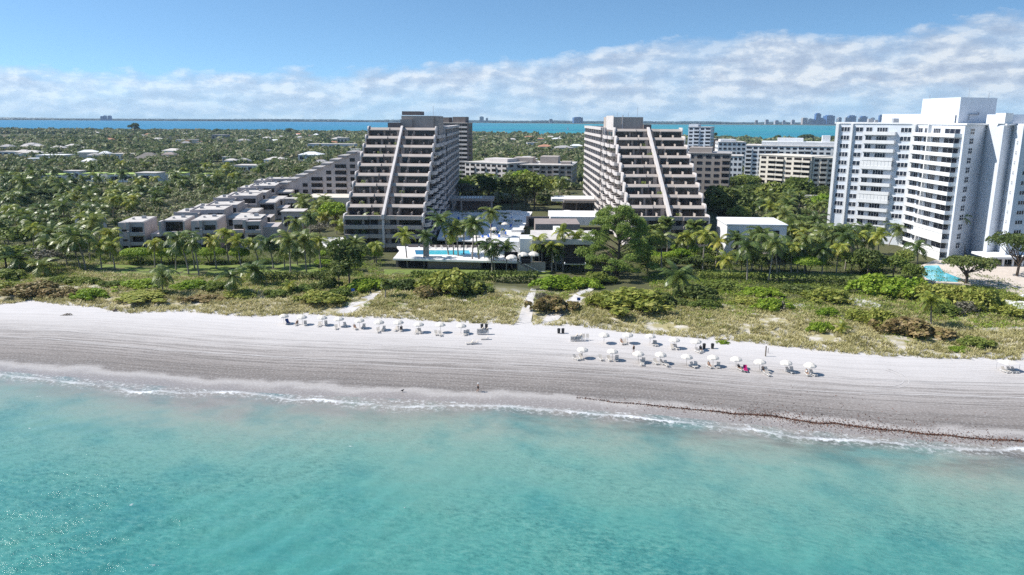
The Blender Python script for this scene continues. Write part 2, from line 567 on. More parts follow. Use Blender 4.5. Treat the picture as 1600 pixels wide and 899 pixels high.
def sea_material():
    m, nt, b = nodes('turquoise_sea')
    uv = nt.nodes.new('ShaderNodeUVMap'); uv.uv_map = 'shore'
    sx = nt.nodes.new('ShaderNodeSeparateXYZ')
    nt.links.new(uv.outputs[0], sx.inputs[0])
    off = maths(nt, 'MULTIPLY', sx.outputs[1], -1.0)
    big = noise(nt, 0.028, 5, uv.outputs[0], 0.6)
    cloud = noise(nt, 0.10, 5, uv.outputs[0], 0.65, (0.5, 1.0, 1))
    f = maths(nt, 'ADD', off, maths(nt, 'MULTIPLY_ADD', big, 34.0, -17.0))
    f = maths(nt, 'ADD', f, maths(nt, 'MULTIPLY_ADD', cloud, 16.0, -8.0))
    near = maths(nt, 'DIVIDE', off, 6.0)
    near.node.use_clamp = True
    f = maths(nt, 'ADD', maths(nt, 'MULTIPLY', f, near), maths(nt, 'MULTIPLY', off, maths(nt, 'SUBTRACT', 1.0, near)))
    c = ramp(nt, [(0.0, (0.27, 0.24, 0.215)), (0.05, (0.26, 0.25, 0.22)), (0.12, (0.235, 0.285, 0.238)), (0.26, (0.158, 0.288, 0.242)),
                  (0.45, (0.083, 0.255, 0.222)), (0.72, (0.048, 0.226, 0.203)), (1.0, (0.038, 0.205, 0.188))],
             maths(nt, 'DIVIDE', f, 84.0)).outputs[0]
    # patches of sea grass and pale sand on the shallow bottom
    blot = noise(nt, 0.055, 5, uv.outputs[0], 0.6)
    c = mix(nt, c, (0.028, 0.160, 0.168), maths(nt, 'MULTIPLY', ramp(nt, [(0.50, 0.0), (0.68, 1.0)], blot).outputs[0], 0.55))
    c = mix(nt, c, (0.09, 0.245, 0.20), maths(nt, 'MULTIPLY', ramp(nt, [(0.28, 1.0), (0.46, 0.0)], blot).outputs[0], 0.5))
    rip = noise(nt, 1.15, 5, uv.outputs[0], 0.72, (0.7, 1.2, 1))
    # the wavelets show less in the lee of the beach and in smooth slicks
    slick = ramp(nt, [(0.36, 0.25), (0.58, 1.0)], noise(nt, 0.035, 4, uv.outputs[0], 0.6, (0.6, 1.2, 1))).outputs[0]
    amp = maths(nt, 'MULTIPLY', slick, ramp(nt, [(0.0, 0.12), (0.22, 0.35), (0.55, 1.0)], maths(nt, 'DIVIDE', off, 70.0)).outputs[0])
    c = mix(nt, c, (0.17, 0.34, 0.29), maths(nt, 'MULTIPLY', maths(nt, 'MULTIPLY', ramp(nt, [(0.50, 0.0), (0.66, 1.0)], rip).outputs[0], 0.55), amp))  # pale flecks in the colour imitate caustic light on the wavelets
    c = mix(nt, c, (0.010, 0.085, 0.092), maths(nt, 'MULTIPLY', maths(nt, 'MULTIPLY', ramp(nt, [(0.36, 1.0), (0.50, 0.0)], rip).outputs[0], 0.55), amp))  # dark wavelet troughs shaded in the colour as well
    # weed and stirred up sand just outside the breaker, mostly to the right
    wd = noise(nt, 0.16, 5, uv.outputs[0], 0.7, (0.35, 1.0, 1))
    zone = ramp(nt, [(0.02, 0.0), (0.05, 1.0), (0.12, 0.8), (0.24, 0.0)], maths(nt, 'DIVIDE', off, 60.0)).outputs[0]
    side = ramp(nt, [(0.40, 0.35), (0.75, 1.0)], maths(nt, 'MULTIPLY_ADD', sx.outputs[0], 0.004, 0.5)).outputs[0]
    wf = maths(nt, 'MULTIPLY', maths(nt, 'MULTIPLY', zone, side), ramp(nt, [(0.42, 0.0), (0.62, 1.0)], wd).outputs[0])
    c = mix(nt, c, (0.085, 0.075, 0.065), maths(nt, 'MULTIPLY', wf, 0.8))
    # foam: broken line of the breaker, lacy swash, a few whitecaps
    at = nt.nodes.new('ShaderNodeAttribute'); at.attribute_name = 'breaker'
    lace = noise(nt, 1.1, 6, uv.outputs[0], 0.75)
    gaps = noise(nt, 0.07, 3, uv.outputs[0], 0.6, (1, 0.2, 1))
    e = maths(nt, 'ADD', at.outputs['Fac'], maths(nt, 'MULTIPLY_ADD', lace, 4.4, -2.2))
    line = ramp(nt, [(0.486, 0.0), (0.496, 0.75), (0.504, 0.75), (0.516, 0.0)], maths(nt, 'MULTIPLY_ADD', e, 0.02, 0.5)).outputs[0]
    line = maths(nt, 'MULTIPLY', line, ramp(nt, [(0.42, 0.12), (0.58, 1.0)], gaps).outputs[0])
    sw = ramp(nt, [(0.44, 0.0), (0.50, 0.55), (0.60, 0.25)], maths(nt, 'MULTIPLY_ADD', at.outputs['Fac'], 0.02, 0.5)).outputs[0]
    sw = maths(nt, 'MULTIPLY', sw, ramp(nt, [(0.50, 0.0), (0.60, 1.0)], lace).outputs[0])
    wc = noise(nt, 0.22, 6, uv.outputs[0], 0.72, (0.6, 1.2, 1))
    caps = maths(nt, 'MULTIPLY', ramp(nt, [(0.685, 0.0), (0.715, 1.0)], wc).outputs[0], ramp(nt, [(0.0, 0.3), (0.5, 1.0)], maths(nt, 'MULTIPLY_ADD', sx.outputs[0], -0.01, 0.0)).outputs[0])
    fm = maths(nt, 'MAXIMUM', maths(nt, 'MAXIMUM', line, sw), caps)
    c = mix(nt, c, (0.78, 0.79, 0.80), fm)
    nt.links.new(c, b.inputs['Base Color'])
    nt.links.new(maths(nt, 'MULTIPLY_ADD', fm, 0.6, 0.16), b.inputs['Roughness'])
    b.inputs['IOR'].default_value = 1.33
    b.inputs['Specular IOR Level'].default_value = 0.4
    hgt = maths(nt, 'ADD', maths(nt, 'MULTIPLY', noise(nt, 1.3, 5, uv.outputs[0], 0.65, (0.8, 1.3, 1)), 0.8), maths(nt, 'MULTIPLY', fm, 0.3))
    bump(nt, b, maths(nt, 'MULTIPLY', hgt, maths(nt, 'MULTIPLY_ADD', amp, 0.8, 0.2)), 0.85, 0.34)
    return m


me = np_mesh('sea', np.stack([SX, SY, SZ], -1).reshape(-1, 3), faces, sea_material(), smooth=True)
uv_from(me, SX.ravel(), SV.ravel())
a = me.attributes.new('breaker', 'FLOAT', 'POINT')
a.data.foreach_set('value', np.clip(SV - brk, -25, 25).ravel().astype(np.float32))
tag(link('sea', me), kind='structure')

# ------------------------------------------------------------------ the bay behind the island
def bay_material():
    m, nt, b = nodes('bay_water')
    n1 = noise(nt, 0.0016, 4, stretch=(0.25, 1.0, 1))
    tc = nt.nodes.new('ShaderNodeTexCoord'); sp = nt.nodes.new('ShaderNodeSeparateXYZ')
    nt.links.new(tc.outputs['Object'], sp.inputs[0])
    c = mix(nt, (0.018, 0.17, 0.245), (0.02, 0.235, 0.265), ramp(nt, [(0.38, 0.0), (0.58, 1.0)], n1).outputs[0])
    c = mix(nt, c, (0.028, 0.18, 0.31), ramp(nt, [(0.30, 1.0), (0.60, 0.0)], maths(nt, 'MULTIPLY_ADD', sp.outputs[0], 0.0002, 0.55)).outputs[0])
    nt.links.new(c, b.inputs['Base Color'])
    b.inputs['Roughness'].default_value = 0.5
    b.inputs['Specular IOR Level'].default_value = 0.12
    bump(nt, b, noise(nt, 0.05, 4), 0.6, 2.0)
    return m


mb = MB()
mb.face([(-8900, 1400, 0), (8900, 1400, 0), (8900, 13700, 0), (-8900, 13700, 0)])
tag(mb.build('bay_water', bay_material()), kind='structure')
# ------------------------------------------------------------------ shared building helpers
def window_mb(x0, x1, z0, z1, y, n=3, fr=0.09, row=None):
    """glazing with its frame, facing -y: material 0 frame, 1 glass"""
    w = MB()
    w.box(x0 + fr * .5, x1 - fr * .5, y - 0.02, y + 0.05, z0 + fr * .5, z1 - fr * .5, 1)
    w.box(x0, x1, y - 0.08, y, z0, z0 + fr); w.box(x0, x1, y - 0.08, y, z1 - fr, z1)
    for k in range(n + 1):
        x = x0 + (x1 - x0 - fr) * k / n
        w.box(x, x + fr, y - 0.083, y - 0.003, z0 + fr, z1 - fr)
    if row:
        w.box(x0 + fr, x1 - fr, y - 0.075, y - 0.005, row, row + fr)
    return w


def wallpoly(mb, pts, z0, z1, th=0.2, mi=0):
    for p, q in zip(pts, pts[1:]):
        mb.slab(p, q, th, z0, z1, mi)


# ------------------------------------------------------------------ the two terraced towers
Z0, HS, STEP = 4.4, 3.385, 5.9
ZF = lambda j: Z0 + HS * j
YF = lambda j: max(0, j - 3) * STEP
W2 = 14.25


def terraced_tower(label, cx, yb, s, shaft_z):
    """s = +1: open side on the right, -1: on the left. Local frame: front at y=0, ground at z=0"""
    t = thing('terraced_tower', label, 'apartment tower', (cx, yb, 0), 0)
    YE = 178.0
    b = MB()
    b.box(-W2 + .3, W2 - .3, 1.6, YE, 0, ZF(0) - .4)
    for j in range(12):
        yw = YF(j + 1) + (1.2 if j >= 3 else 2.0)
        b.box(-W2 + .4, W2 - .4, yw, YE, ZF(j) - .4, ZF(j + 1) - .4)
    b.box(-W2 + .4, W2 - .4, YF(12) + 2.2, YE, ZF(12) - .4, ZF(12) + .1)
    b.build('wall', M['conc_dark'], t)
    # lighter stucco piers on the front between the windows
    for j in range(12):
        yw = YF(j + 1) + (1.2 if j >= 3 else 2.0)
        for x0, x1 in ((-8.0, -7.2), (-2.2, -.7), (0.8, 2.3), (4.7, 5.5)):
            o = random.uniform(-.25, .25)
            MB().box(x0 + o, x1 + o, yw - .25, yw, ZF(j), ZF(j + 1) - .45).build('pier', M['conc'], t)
    for j in range(13):
        y0 = YF(j)
        y1 = YF(j + 1) + (1.2 if j >= 3 else 2.0) if j < 12 else y0 + 2.3
        z = ZF(j)
        for h in (-1, 1):
            xa, xb = (-W2 + .35, -.5) if h < 0 else (.5, W2 - .35)
            m = MB()
            m.box(xa, xb, y0 + 1.4, y1, z - .45, z)
            if j >= 4:
                # sloping planter front; the part beside the inner wall is cut back
                xn = xa + 8.6 if h < 0 else xb - 8.8
                for u0, u1, cut in (((xa, xn, 0), (xn, xb, .9)) if h < 0 else ((xa, xn, .9), (xn, xb, 0))):
                    m.xprism([(y0 - .3 + cut, z - .42), (y0 - .3 + cut, z - .12), (y0 + 1.35 + cut * .3, z + .82), (y0 + 1.7 + cut * .3, z + .82), (y0 + 1.7 + cut * .3, z - .42)], u0, u1)
            else:
                xn = xa + (8.5 if h < 0 else 4.4)
                m.box(xa, xn, y0 - (.7 if h < 0 else 0), y0 + 1.4, z - .55, z + .85)
                m.box(xn, xb, y0 - (0 if h < 0 else .7), y0 + 1.4, z - .55, z + .85)
            m.build('balcony', [M['conc']], t)
    for j in range(12):
        yw = YF(j + 1) + (1.2 if j >= 3 else 2.0)
        z = ZF(j)
        for x0, x1, n in ((-13.4, -8.2, 5), (-6.9, -5.3, 2), (-4.8, -2.4, 2), (2.5, 4.5, 2), (5.7, 13.3, 7)):
            window_mb(x0, x1, z + .1, z + 2.95, yw - .1, n).build('window', [M['frame'], M[random.choice(('glass', 'glass', 'glass_b', 'glass_c', 'glass_c'))]], t)
    # dividers between the terraces, a few planters and awnings
    for j in range(3, 12):
        for x in (-9.6, -4.2, 4.9, 9.7):
            o = random.uniform(-.3, .3)
            MB().box(x + o, x + o + .18, YF(j) + 2.0, YF(j + 1) + .9, ZF(j) + .01, ZF(j) + 1.7).build('divider', M['conc'], t)
        if random.random() < .6:
            x = random.uniform(-12, 10)
            p_ = MB()
            for q_ in range(26):
                a_, b_, c_ = x + random.uniform(0, 2.0), YF(j) + 2.2 + random.uniform(0, .6), ZF(j) + .6 + random.uniform(0, 1.0)
                p_.face([(a_, b_, c_), (a_ + .35, b_, c_ + .1), (a_ + .25, b_ + .2, c_ + .4)])
            p_.build('potted_plant', M['leafm'], t)
    # sloping fin down the middle and its pilaster below
    f = MB()
    yt, zt = YF(12) + 1.5, ZF(12) + 1.6
    f.xprism([(-.6, ZF(3) - .4), (-.6, ZF(3) + 1.3), (yt - 1.0, zt), (yt + .6, zt), (yt + .6, zt - 1.6), (1.2, ZF(3) - .6)], -.45, .45)
    f.build('fin', M['conc_light'], t)
    MB().box(-.4, .4, -.35, 1.9, ZF(0) - .6, ZF(3) - .7).build('pilaster', M['conc_light'], t)
    # rounded end walls of the terraces
    for j in range(3, 13):
        y0, z = YF(j), ZF(j)
        arc = [(y0 + 1.25 - 1.75 * math.cos(a), z - .35 + 1.75 * math.sin(a)) for a in [math.pi / 2 * k / 6 for k in range(7)]]
        prof = [(y0 - .5, z - 1.5)] + arc + [(y0 + 5.6, z + 1.4), (y0 + 5.6, z - 2.6), (y0 + 1.2, z - 2.6)]
        for x in (-W2 - .15, W2 - .35):
            MB().xprism(prof, x, x + .5).build('end_wall', M['conc_light'], t)
    for x in (-W2 - .1, W2 - .3):
        MB().xprism([(0, 0), (0, ZF(3) - .7), (2.2, ZF(3) - .7), (2.2, 0)], x, x + .4).build('end_pier', M['conc'], t)
    # terraces of the open side: faceted balconies, then a ribbed column and the long rear wing
    xs = s * (W2 - .4)
    bays = [4 + 9.4 * i for i in range(9)]
    for j in range(12):
        z = ZF(j)
        for i, yb_ in enumerate(bays):
            if yb_ < YF(j + 1) + 1.0:
                continue
            pr = (2.3, 1.5)[(i + j) % 2]
            pl = [(xs, yb_ + 8.9), (xs + s * pr, yb_ + 7.6), (xs + s * pr, yb_ + 1.6), (xs + s * (pr - .7), yb_ + .5), (xs, yb_ + .2)]
            m = MB().prism(pl, z - .4, z + .02)
            wallpoly(m, pl if s > 0 else pl[::-1], z + .02, z + 1.05, .22)
            m.build('balcony', M['conc_light'], t)
            d = MB()
            xa, xb = sorted((xs + s * .03, xs + s * .10))
            d.box(xa, xb, yb_ + 1.0, yb_ + 8.2, z + .1, z + 2.7, 0)
            d.build('balcony_door', M['glass'], t)
        # rear wing
        m = MB()
        xa, xb = sorted((xs, xs + s * 1.8))
        m.box(xa, xb, 93, YE, z - .35, z + .02)
        m.box(*sorted((xs + s * 1.6, xs + s * 1.8)), 93, YE, z + .02, z + .95)
        m.build('balcony', M['conc_light'], t)
        w = MB()
        for y0 in np.arange(95, YE - 6, 11.5):
            w.box(*sorted((xs + s * .03, xs + s * .08)), y0, y0 + 8.5, z + .1, z + 2.8)
        w.build('window_band', M['glass'], t)
        MB().box(*sorted((xs, xs + s * .6)), 86.2, 90.8, z + .5, z + 2.9).build('window', M['glass'], t)
    r = MB()
    for y0 in (84.9, 91.2):
        r.box(*sorted((xs, xs + s * 1.1)), y0, y0 + .9, 0, ZF(12) + .9)
    for y0 in np.arange(104.5, YE - 3, 11.5):
        r.box(*sorted((xs, xs + s * 1.75)), y0, y0 + .35, 1, ZF(12) + .5)
    r.build('rib', M['conc_light'], t)
    rf = MB()
    rf.box(*sorted((xs - s * .5, xs + s * 1.9)), 93, YE, ZF(12) - .3, ZF(12) + .95)
    rf.box(-W2 + .2, W2 - .2, YE - .4, YE, ZF(12) + .1, ZF(12) + .9)
    rf.build('parapet', M['conc_light'], t)
    # lift and plant house
    xa, xb = sorted((s * -1.3, s * 12.4)) if s > 0 else sorted((s * 1.0, s * 13.6))
    ph = MB().box(xa, xb, 62, 100, ZF(12) - 1, ZF(12) + 5.7)
    ph.build('plant_house', M['conc'], t)
    if s > 0:
        MB().box(xb - .05, W2 + .4, 63.5, 84.6, shaft_z, ZF(12) + 5.6).build('lift_shaft', M['conc'], t)
        MB().box(-1.6, 3.4, 60.5, 62, ZF(12) + 1, ZF(12) + 4.2).build('plant_box', M['conc'], t)
        MB().box(-1.6, 6.5, 66, 80, ZF(12) + 6.0, ZF(12) + 7.6).build('plant_box', M['conc_dark'], t)
        MB().box(-6.6, -1.4, 58, 70, ZF(12), ZF(12) + 2.8).build('plant_box', M['conc_dark'], t)
    else:
        MB().box(xb, xb + 3.3, 60, 70, ZF(12), ZF(12) + 2.6).build('plant_box', M['conc_dark'], t)
        MB().box(xa - .25, xa, 61.8, 88, ZF(12), ZF(12) + 6.3).box(xa + 3.6, xa + 3.95, 61.7, 61.98, ZF(12), ZF(12) + 6.5).build('pier', M['conc_light'], t)
    an = MB().tube([((xb - 1.0), 72, ZF(12) + 5.9), ((xb - 1.0), 72, ZF(12) + 10)], .07, 5)
    for px_ in (xa + 3, xa + 8):
        an.tube([(px_, 75, ZF(12) + 5.9), (px_, 75, ZF(12) + 7.6)], .09, 5)
    an.build('antenna', M['steel'], t)
    return t


terraced_tower('grey terraced tower nearer the left, its open side in shade facing the plaza', -46.6, 275.5, 1, 37.5)
terraced_tower('grey terraced tower behind the feathery pine, white balconies along its sunlit left side', 57.2, 277.5, -1, 48)

# ------------------------------------------------------------------ apartment blocks made of storeys
def block(name, label, cat, p0, p1, depth, z1, nf, wallm, bays, z0=2.0, balc=(), glass='glass', frame='frame', roofm='roofw',
          side=True, overhang=.4, balm=None, group=None, pent=()):
    """front runs from plan point p0 to p1 (left to right seen from the sea), body behind it"""
    L = math.hypot(p1[0] - p0[0], p1[1] - p0[1])
    rz = math.atan2(p1[1] - p0[1], p1[0] - p0[0])
    t = thing(name, label, cat, (p0[0], p0[1], z0 - .6), rz, group)
    h = z1 - z0 + .6
    fh = (z1 - z0) / nf
    MB().box(0, L, 0, depth, 0, h).build('wall', M[wallm], t)
    MB().box(-overhang, L + overhang, -overhang, depth + overhang, h, h + .35).box(.6, L - .6, .6, depth - .6, h + .35, h + .45).build('roof', M[roofm], t)
    bw = L / bays
    for j in range(nf):
        zb = .6 + fh * j
        for k in range(bays):
            if k in balc:
                m = MB().box(k * bw + .15, (k + 1) * bw - .15, -1.5, -.003, zb - .3, zb)
                m.box(k * bw + .15, (k + 1) * bw - .15, -1.5, -1.3, zb, zb + 1.0)
                for x in (k * bw + .15, (k + 1) * bw - .35):
                    m.box(x, x + .2, -1.3, -.003, zb, zb + 1.0)
                m.build('balcony', M[balm or wallm], t)
                window_mb(k * bw + .5, (k + 1) * bw - .5, zb + .05, zb + fh * .78, -.02, 4).build('window', [M[frame], M[glass]], t)
            else:
                window_mb(k * bw + bw * .2, (k + 1) * bw - bw * .2, zb + fh * .28, zb + fh * .75, -.02, 2).build('window', [M[frame], M[glass]], t)
    if side:
        nb = max(1, int(depth // 9))
        w = MB()
        for j in range(nf):
            zb = .6 + fh * j
            for k in range(nb):
                y0 = depth * (k + .25) / nb; y1 = depth * (k + .75) / nb
                w.box(-.05, .02, y0, y1, zb + fh * .28, zb + fh * .75)
                w.box(L - .02, L + .05, y0, y1, zb + fh * .28, zb + fh * .75)
        w.build('side_windows', M[glass], t)
    for (x0, x1, y0, y1, hh) in pent:
        MB().box(x0, x1, y0, y1, h + .3, h + .3 + hh).build('roof_house', M[wallm], t)
    return t


def P(px, Y):
    """plan point on the sight line of column px at distance Y (eye level)"""
    return ((px - 800) / F / math.cos(PITCH) * Y * 1.0, Y)


# tower behind the left terraced tower
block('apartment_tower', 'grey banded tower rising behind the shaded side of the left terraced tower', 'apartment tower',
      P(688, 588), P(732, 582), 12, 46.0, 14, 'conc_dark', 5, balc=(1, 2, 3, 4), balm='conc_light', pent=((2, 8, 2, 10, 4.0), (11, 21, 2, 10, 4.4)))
# sloping wing at the left of the left tower
def wedge():
    Y = 430
    x0, x1 = V(436, 290, Y)[0], V(566, 290, Y)[0]
    zt = V(556, 238, Y)[1]
    zl = V(436, 292, Y)[1]
    t = thing('stepped_wing', 'pale apartment wing with a roof slanting down to the left beside the grey townhouse row', 'apartment wing', (x0, Y, 0))
    L = x1 - x0
    prof = [(0, 0), (0, zl), (L * .93, zt), (L, zt), (L, 0)]
    m = MB(); n = len(prof)
    m.v = [(x, 0, z) for x, z in prof] + [(x, 16, z) for x, z in prof]
    m.f = [tuple(range(n)), tuple(range(n, 2 * n))[::-1]] + [((k + 1) % n, k, n + k, n + (k + 1) % n) for k in range(n)]
    m.m = [0] * len(m.f)
    m.build('wall', M['town'], t)
    r = MB()
    for k in range(9):
        a, c = k / 9, (k + 1) / 9
        r.box(L * .93 * a, L * .93 * c + .4, -.9, 16.4, zl + (zt - zl) * c - .9, zl + (zt - zl) * c + .3)
    r.build('roof', M['roofg'], t)
    fh = 3.5
    for j in range(8):
        z = 4 + fh * j
        xmin = max(0, (z + 3.6 - zl) / (zt - zl) * L * .93)
        k = 0
        x = L - 3.6
        while x > xmin + 1.0:
            w = (2.8, 6.2)[k % 2]
            if x - w < xmin:
                break
            window_mb(x - w, x, z + .9, z + 2.9, -.03, 2 + 2 * (k % 2)).build('window', [M['frame'], M['glass']], t)
            if k % 2:
                MB().box(x - w - .2, x + .2, -1.2, -.003, z - .2, z + .85).build('balcony', M['town'], t)
            x -= w + 2.2
            k += 1
    lo = MB().box(L * .42, L * 1.02, -22, -.01, 0, 8.3)
    lo.build('low_wing', M['cream'], t)
wedge()

# blocks to the right of the right terraced tower
block('apartment_block', 'grey shaded block with square dark windows close beside the right terraced tower', 'apartment block',
      P(1062, 455), P(1128, 448), 30, 30.5, 8, 'conc', 5, glass='glass2', roofm='roofg', balc=(4,), pent=((1, 14, 3, 20, 3.0),))
block('apartment_tower', 'slim pale blue tower showing past the right terraced tower towards the bay', 'apartment tower',
      P(1062, 760), P(1096, 752), 24, 42.5, 12, 'cool', 4, balc=(1, 3), glass='glass2', pent=((0, 9, 2, 20, 2.5),))
block('apartment_block', 'white blank-walled block below the bay, between the slim blue tower and the cream block', 'apartment block',
      P(1108, 720), P(1150, 716), 30, 29.5, 7, 'white', 6, glass='glass2', pent=((2, 16, 2, 20, 2.2),))
block('apartment_block', 'small salmon pink building peeping out beside the slim blue tower', 'building',
      P(1094, 800), P(1108, 800), 20, 30.0, 7, 'terra', 2, glass='glass2')
block('apartment_block', 'low white building in front of the white blank-walled block', 'building',
      P(1112, 600), P(1146, 595), 24, 22.5, 5, 'white', 5, glass='glass2')
block('apartment_block', 'long white block with a roof terrace standing behind the cream block', 'apartment block',
      P(1150, 640), P(1300, 616), 40, 29.0, 8, 'white', 15, balc=(0, 2, 3, 4, 8, 9), glass='glass2', balm='white',
      pent=((24, 44, 8, 24, 6), (12, 76, 2, 30, 3.2), (58, 64, 6, 14, 8.5), (100, 112, 6, 18, 5)))
cx0, cy0 = P(1172, 520); cx1, cy1 = P(1250, 490); cx2, cy2 = P(1318, 486)
block('apartment_block', 'cream block with continuous balconies, its front catching shade in the middle', 'apartment block',
      (cx0, cy0), (cx1, cy1), 24, 27.0, 8, 'cream', 6, balc=(1, 2, 4, 5), balm='cream', roofm='cream')
block('apartment_block', 'cream block with continuous balconies, the part nearest the tall white tower', 'apartment block',
      (cx1 + 1.5, cy1 + .5), (cx2, cy2), 24, 26.5, 8, 'cream', 6, balc=(1, 3, 4, 5), balm='cream', roofm='cream')
x0, _ = P(1248, 400)
block('garage', 'low grey-green carport hidden among the trees under the cream block', 'carport', P(1238, 410), P(1296, 404), 14, 9.5, 2, 'conc', 5, roofm='roofg')
# wide low block between the terraced towers
block('apartment_block', 'wide low pale grey block between the two terraced towers, set back beyond the trees', 'apartment block',
      P(728, 560), P(792, 540), 40, 18.8, 5, 'conc_light', 8, balc=(1, 3, 5, 7), balm='conc_light', pent=((10, 30, 10, 24, 2.5),))
block('apartment_block', 'low grey stepped block with flat roofs right of the wide pale block', 'apartment block',
      P(793, 552), P(890, 545), 46, 17.6, 5, 'conc', 10, balc=(1, 4, 7), balm='conc_light', roofm='roofw', pent=((2, 16, 12, 30, 4.2), (21, 34, 16, 34, 5.0), (37, 44, 8, 20, 2.0)))

# ------------------------------------------------------------------ tall white tower at the right
def white_tower():
    t = thing('apartment_tower', 'tall white slab tower with a projecting pier and stacked balconies by the turquoise pool', 'apartment tower', (150, 290, 0))
    def pp(px, D):
        x = (px - 800) * D / F
        return (x - 150, D / math.cos(PITCH) - 290)
    zt, z0, nf = 48.6, 2.0, 14
    fh = (zt - z0 - .6) / nf
    a0, a1, a2 = pp(1308, 309), pp(1402, 294), pp(1434, 289)
    b1 = pp(1508, 258)
    c1 = (15.5, -15.5)
    d1 = (13.2, -29.0)
    e0, e1 = (18.5, -25.5), (16.2, -34.5)
    f1 = (45, -27)
    plan = [a0, a1, a2, b1, c1, d1, e0, e1, f1, (48, 30), (10, 62), (-6, 52)]
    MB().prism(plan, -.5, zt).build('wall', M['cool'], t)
    # roof slab with its thin white edge
    cx, cy = 10, 10
    rp = [(cx + (x - cx) * 1.035, cy + (y - cy) * 1.035) for x, y in plan]
    MB().prism(rp, zt + .004, zt + .55).build('roof', M['white'], t)
    # walls are pale grey; ribs, balconies and pier top plain white
    def frame_of(p, q):
        l = math.hypot(q[0] - p[0], q[1] - p[1])
        ux, uy = (q[0] - p[0]) / l, (q[1] - p[1]) / l
        return l, (ux, uy), (uy, -ux)          # outward normal to the right of p->q
    wins = []
    def win(p, q, t0, wd, ncol, rows=range(nf), hgt=1.5, sill=.95, nrow=1):
        l, u, n = frame_of(p, q)
        me = win_mesh(wd, hgt, ncol, nrow)
        for j in rows:
            o = link('window', me, t, (p[0] + u[0] * t0 + n[0] * .03, p[1] + u[1] * t0 + n[1] * .03, z0 + fh * j + sill), math.atan2(u[1], u[0]))
            wins.append(o)
    cache = {}
    def win_mesh(wd, hgt, ncol, nrow):
        k = (wd, hgt, ncol, nrow)
        if k not in cache:
            cache[k] = window_mb(0, wd, 0, hgt, 0, ncol, .13, hgt * .5 if nrow > 1 else None).mesh('window', [M['framew'], M['glass2']])
        return cache[k]
    lA, uA, nA = frame_of(a0, a1)
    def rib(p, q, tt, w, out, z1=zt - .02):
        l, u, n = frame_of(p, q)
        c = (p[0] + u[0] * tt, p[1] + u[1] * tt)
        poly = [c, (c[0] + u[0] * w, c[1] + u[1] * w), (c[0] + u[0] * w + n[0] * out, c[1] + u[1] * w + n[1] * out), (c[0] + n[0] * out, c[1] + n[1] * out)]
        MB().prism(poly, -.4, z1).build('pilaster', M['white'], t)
    win(a0, a1, 1.6, 3.5, 3, range(3, nf), 1.9, .75)
    win(a0, a1, 7.2, 3.0, 2, range(2, nf), 1.9, .75)
    rib(a0, a1, -.2, 1.1, 1.2)
    rib(a0, a1, 5.6, .8, 1.0)
    lB, uB, nB = frame_of(a1, a2)
    win(a1, a2, 1.3, 4.0, 3, range(3, nf), 1.9, .75)
    rib(a1, a2, lB - 1.6, 1.2, 1.5)
    def balc(p, q, t0, t1, out, slots, rows, closed=()):
        l, u, n = frame_of(p, q)
        rz = math.atan2(u[1], u[0])
        for j in rows:
            zb = z0 + fh * j
            base = (p[0] + u[0] * t0, p[1] + u[1] * t0, zb)
            w = t1 - t0
            m = MB().box(0, w, -out, -.003, -.3, 0).box(0, w, -out, -out + .16, 0, 1.0)
            m.box(0, .16, -out + .16, -.003, 0, 1.0).box(w - .16, w, -out + .16, -.003, 0, 1.0)
            if j in closed:
                m.box(.1, w - .1, -out + .1, -out + .2, 1.0, fh - .42)
                for k in range(1, 9):
                    m.box(w * k / 9 - .04, w * k / 9 + .04, -out + .03, -out + .1, 1.0, fh - .42)
            m.build('balcony', M['white'], t, base, rz)
            if j not in closed:
                for s0, s1, nc in slots:
                    ww = window_mb(s0, s1, .05, fh - .65, -.03, nc, .1)
                    wins.append(ww.build('window', [M['framew'], M['glass2']], t, base, rz))
    # stack one (on the left-facing front)
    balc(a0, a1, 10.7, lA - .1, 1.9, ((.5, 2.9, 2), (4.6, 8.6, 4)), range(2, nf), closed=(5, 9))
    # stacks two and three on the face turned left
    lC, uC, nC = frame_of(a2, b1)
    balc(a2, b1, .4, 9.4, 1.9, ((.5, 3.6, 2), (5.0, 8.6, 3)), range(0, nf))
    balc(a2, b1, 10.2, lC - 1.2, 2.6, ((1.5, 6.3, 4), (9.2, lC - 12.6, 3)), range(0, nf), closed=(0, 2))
    rib(a2, b1, 9.5, .6, 1.2)
    lD, uD, nD = frame_of(b1, c1)
    win(b1, c1, 4.4, 3.2, 2, range(1, nf), 2.1, .7, 2)
    # wing end wall with two columns of little windows
    win(e0, e1, 1.6, 1.2, 2, range(2, nf - 1), 1.5, 1.0, 2)
    win(e0, e1, 5.4, 1.2, 2, range(2, nf - 1), 1.25, 1.0, 2)
    win(e1, f1, 2.0, 3.2, 3, range(1, nf))
    win(e1, f1, 7.5, 3.2, 3, range(1, nf))
    # pier carried above the roof
    l, u, n = frame_of(c1, d1)
    MB().prism([(13.2, -29.05), (13.05, -24.0), (16.6, -22.0), (17.5, -26.3)], zt + .56, zt + 4.0).build('pier_top', M['white'], t)
    MB().box(17.3, 24, -22.5, -12, zt + .56, zt + 3.6).build('roof_house', M['cool'], t)
    # penthouses
    A, B, Cc, Dd = (9, 17), (9.3, -8.5), (27.5, 0), (27.5, 25)
    pz = MB().prism([A, B, Cc, Dd], zt + .56, zt + 9.6)
    pz.build('roof_house', M['cool'], t)
    MB().prism([pp(1376, 312), pp(1438, 300), pp(1490, 276), (14, 20)], zt + .56, zt + 3.9).build('roof_house', M['cool'], t)
    q = MB().tube([(14.0, -6.9, zt + 1.6), (14.0, -6.9, zt + 3.6), (18.5, -4.8, zt + 3.6), (18.5, -4.8, zt + 4.4)], .22, 6)
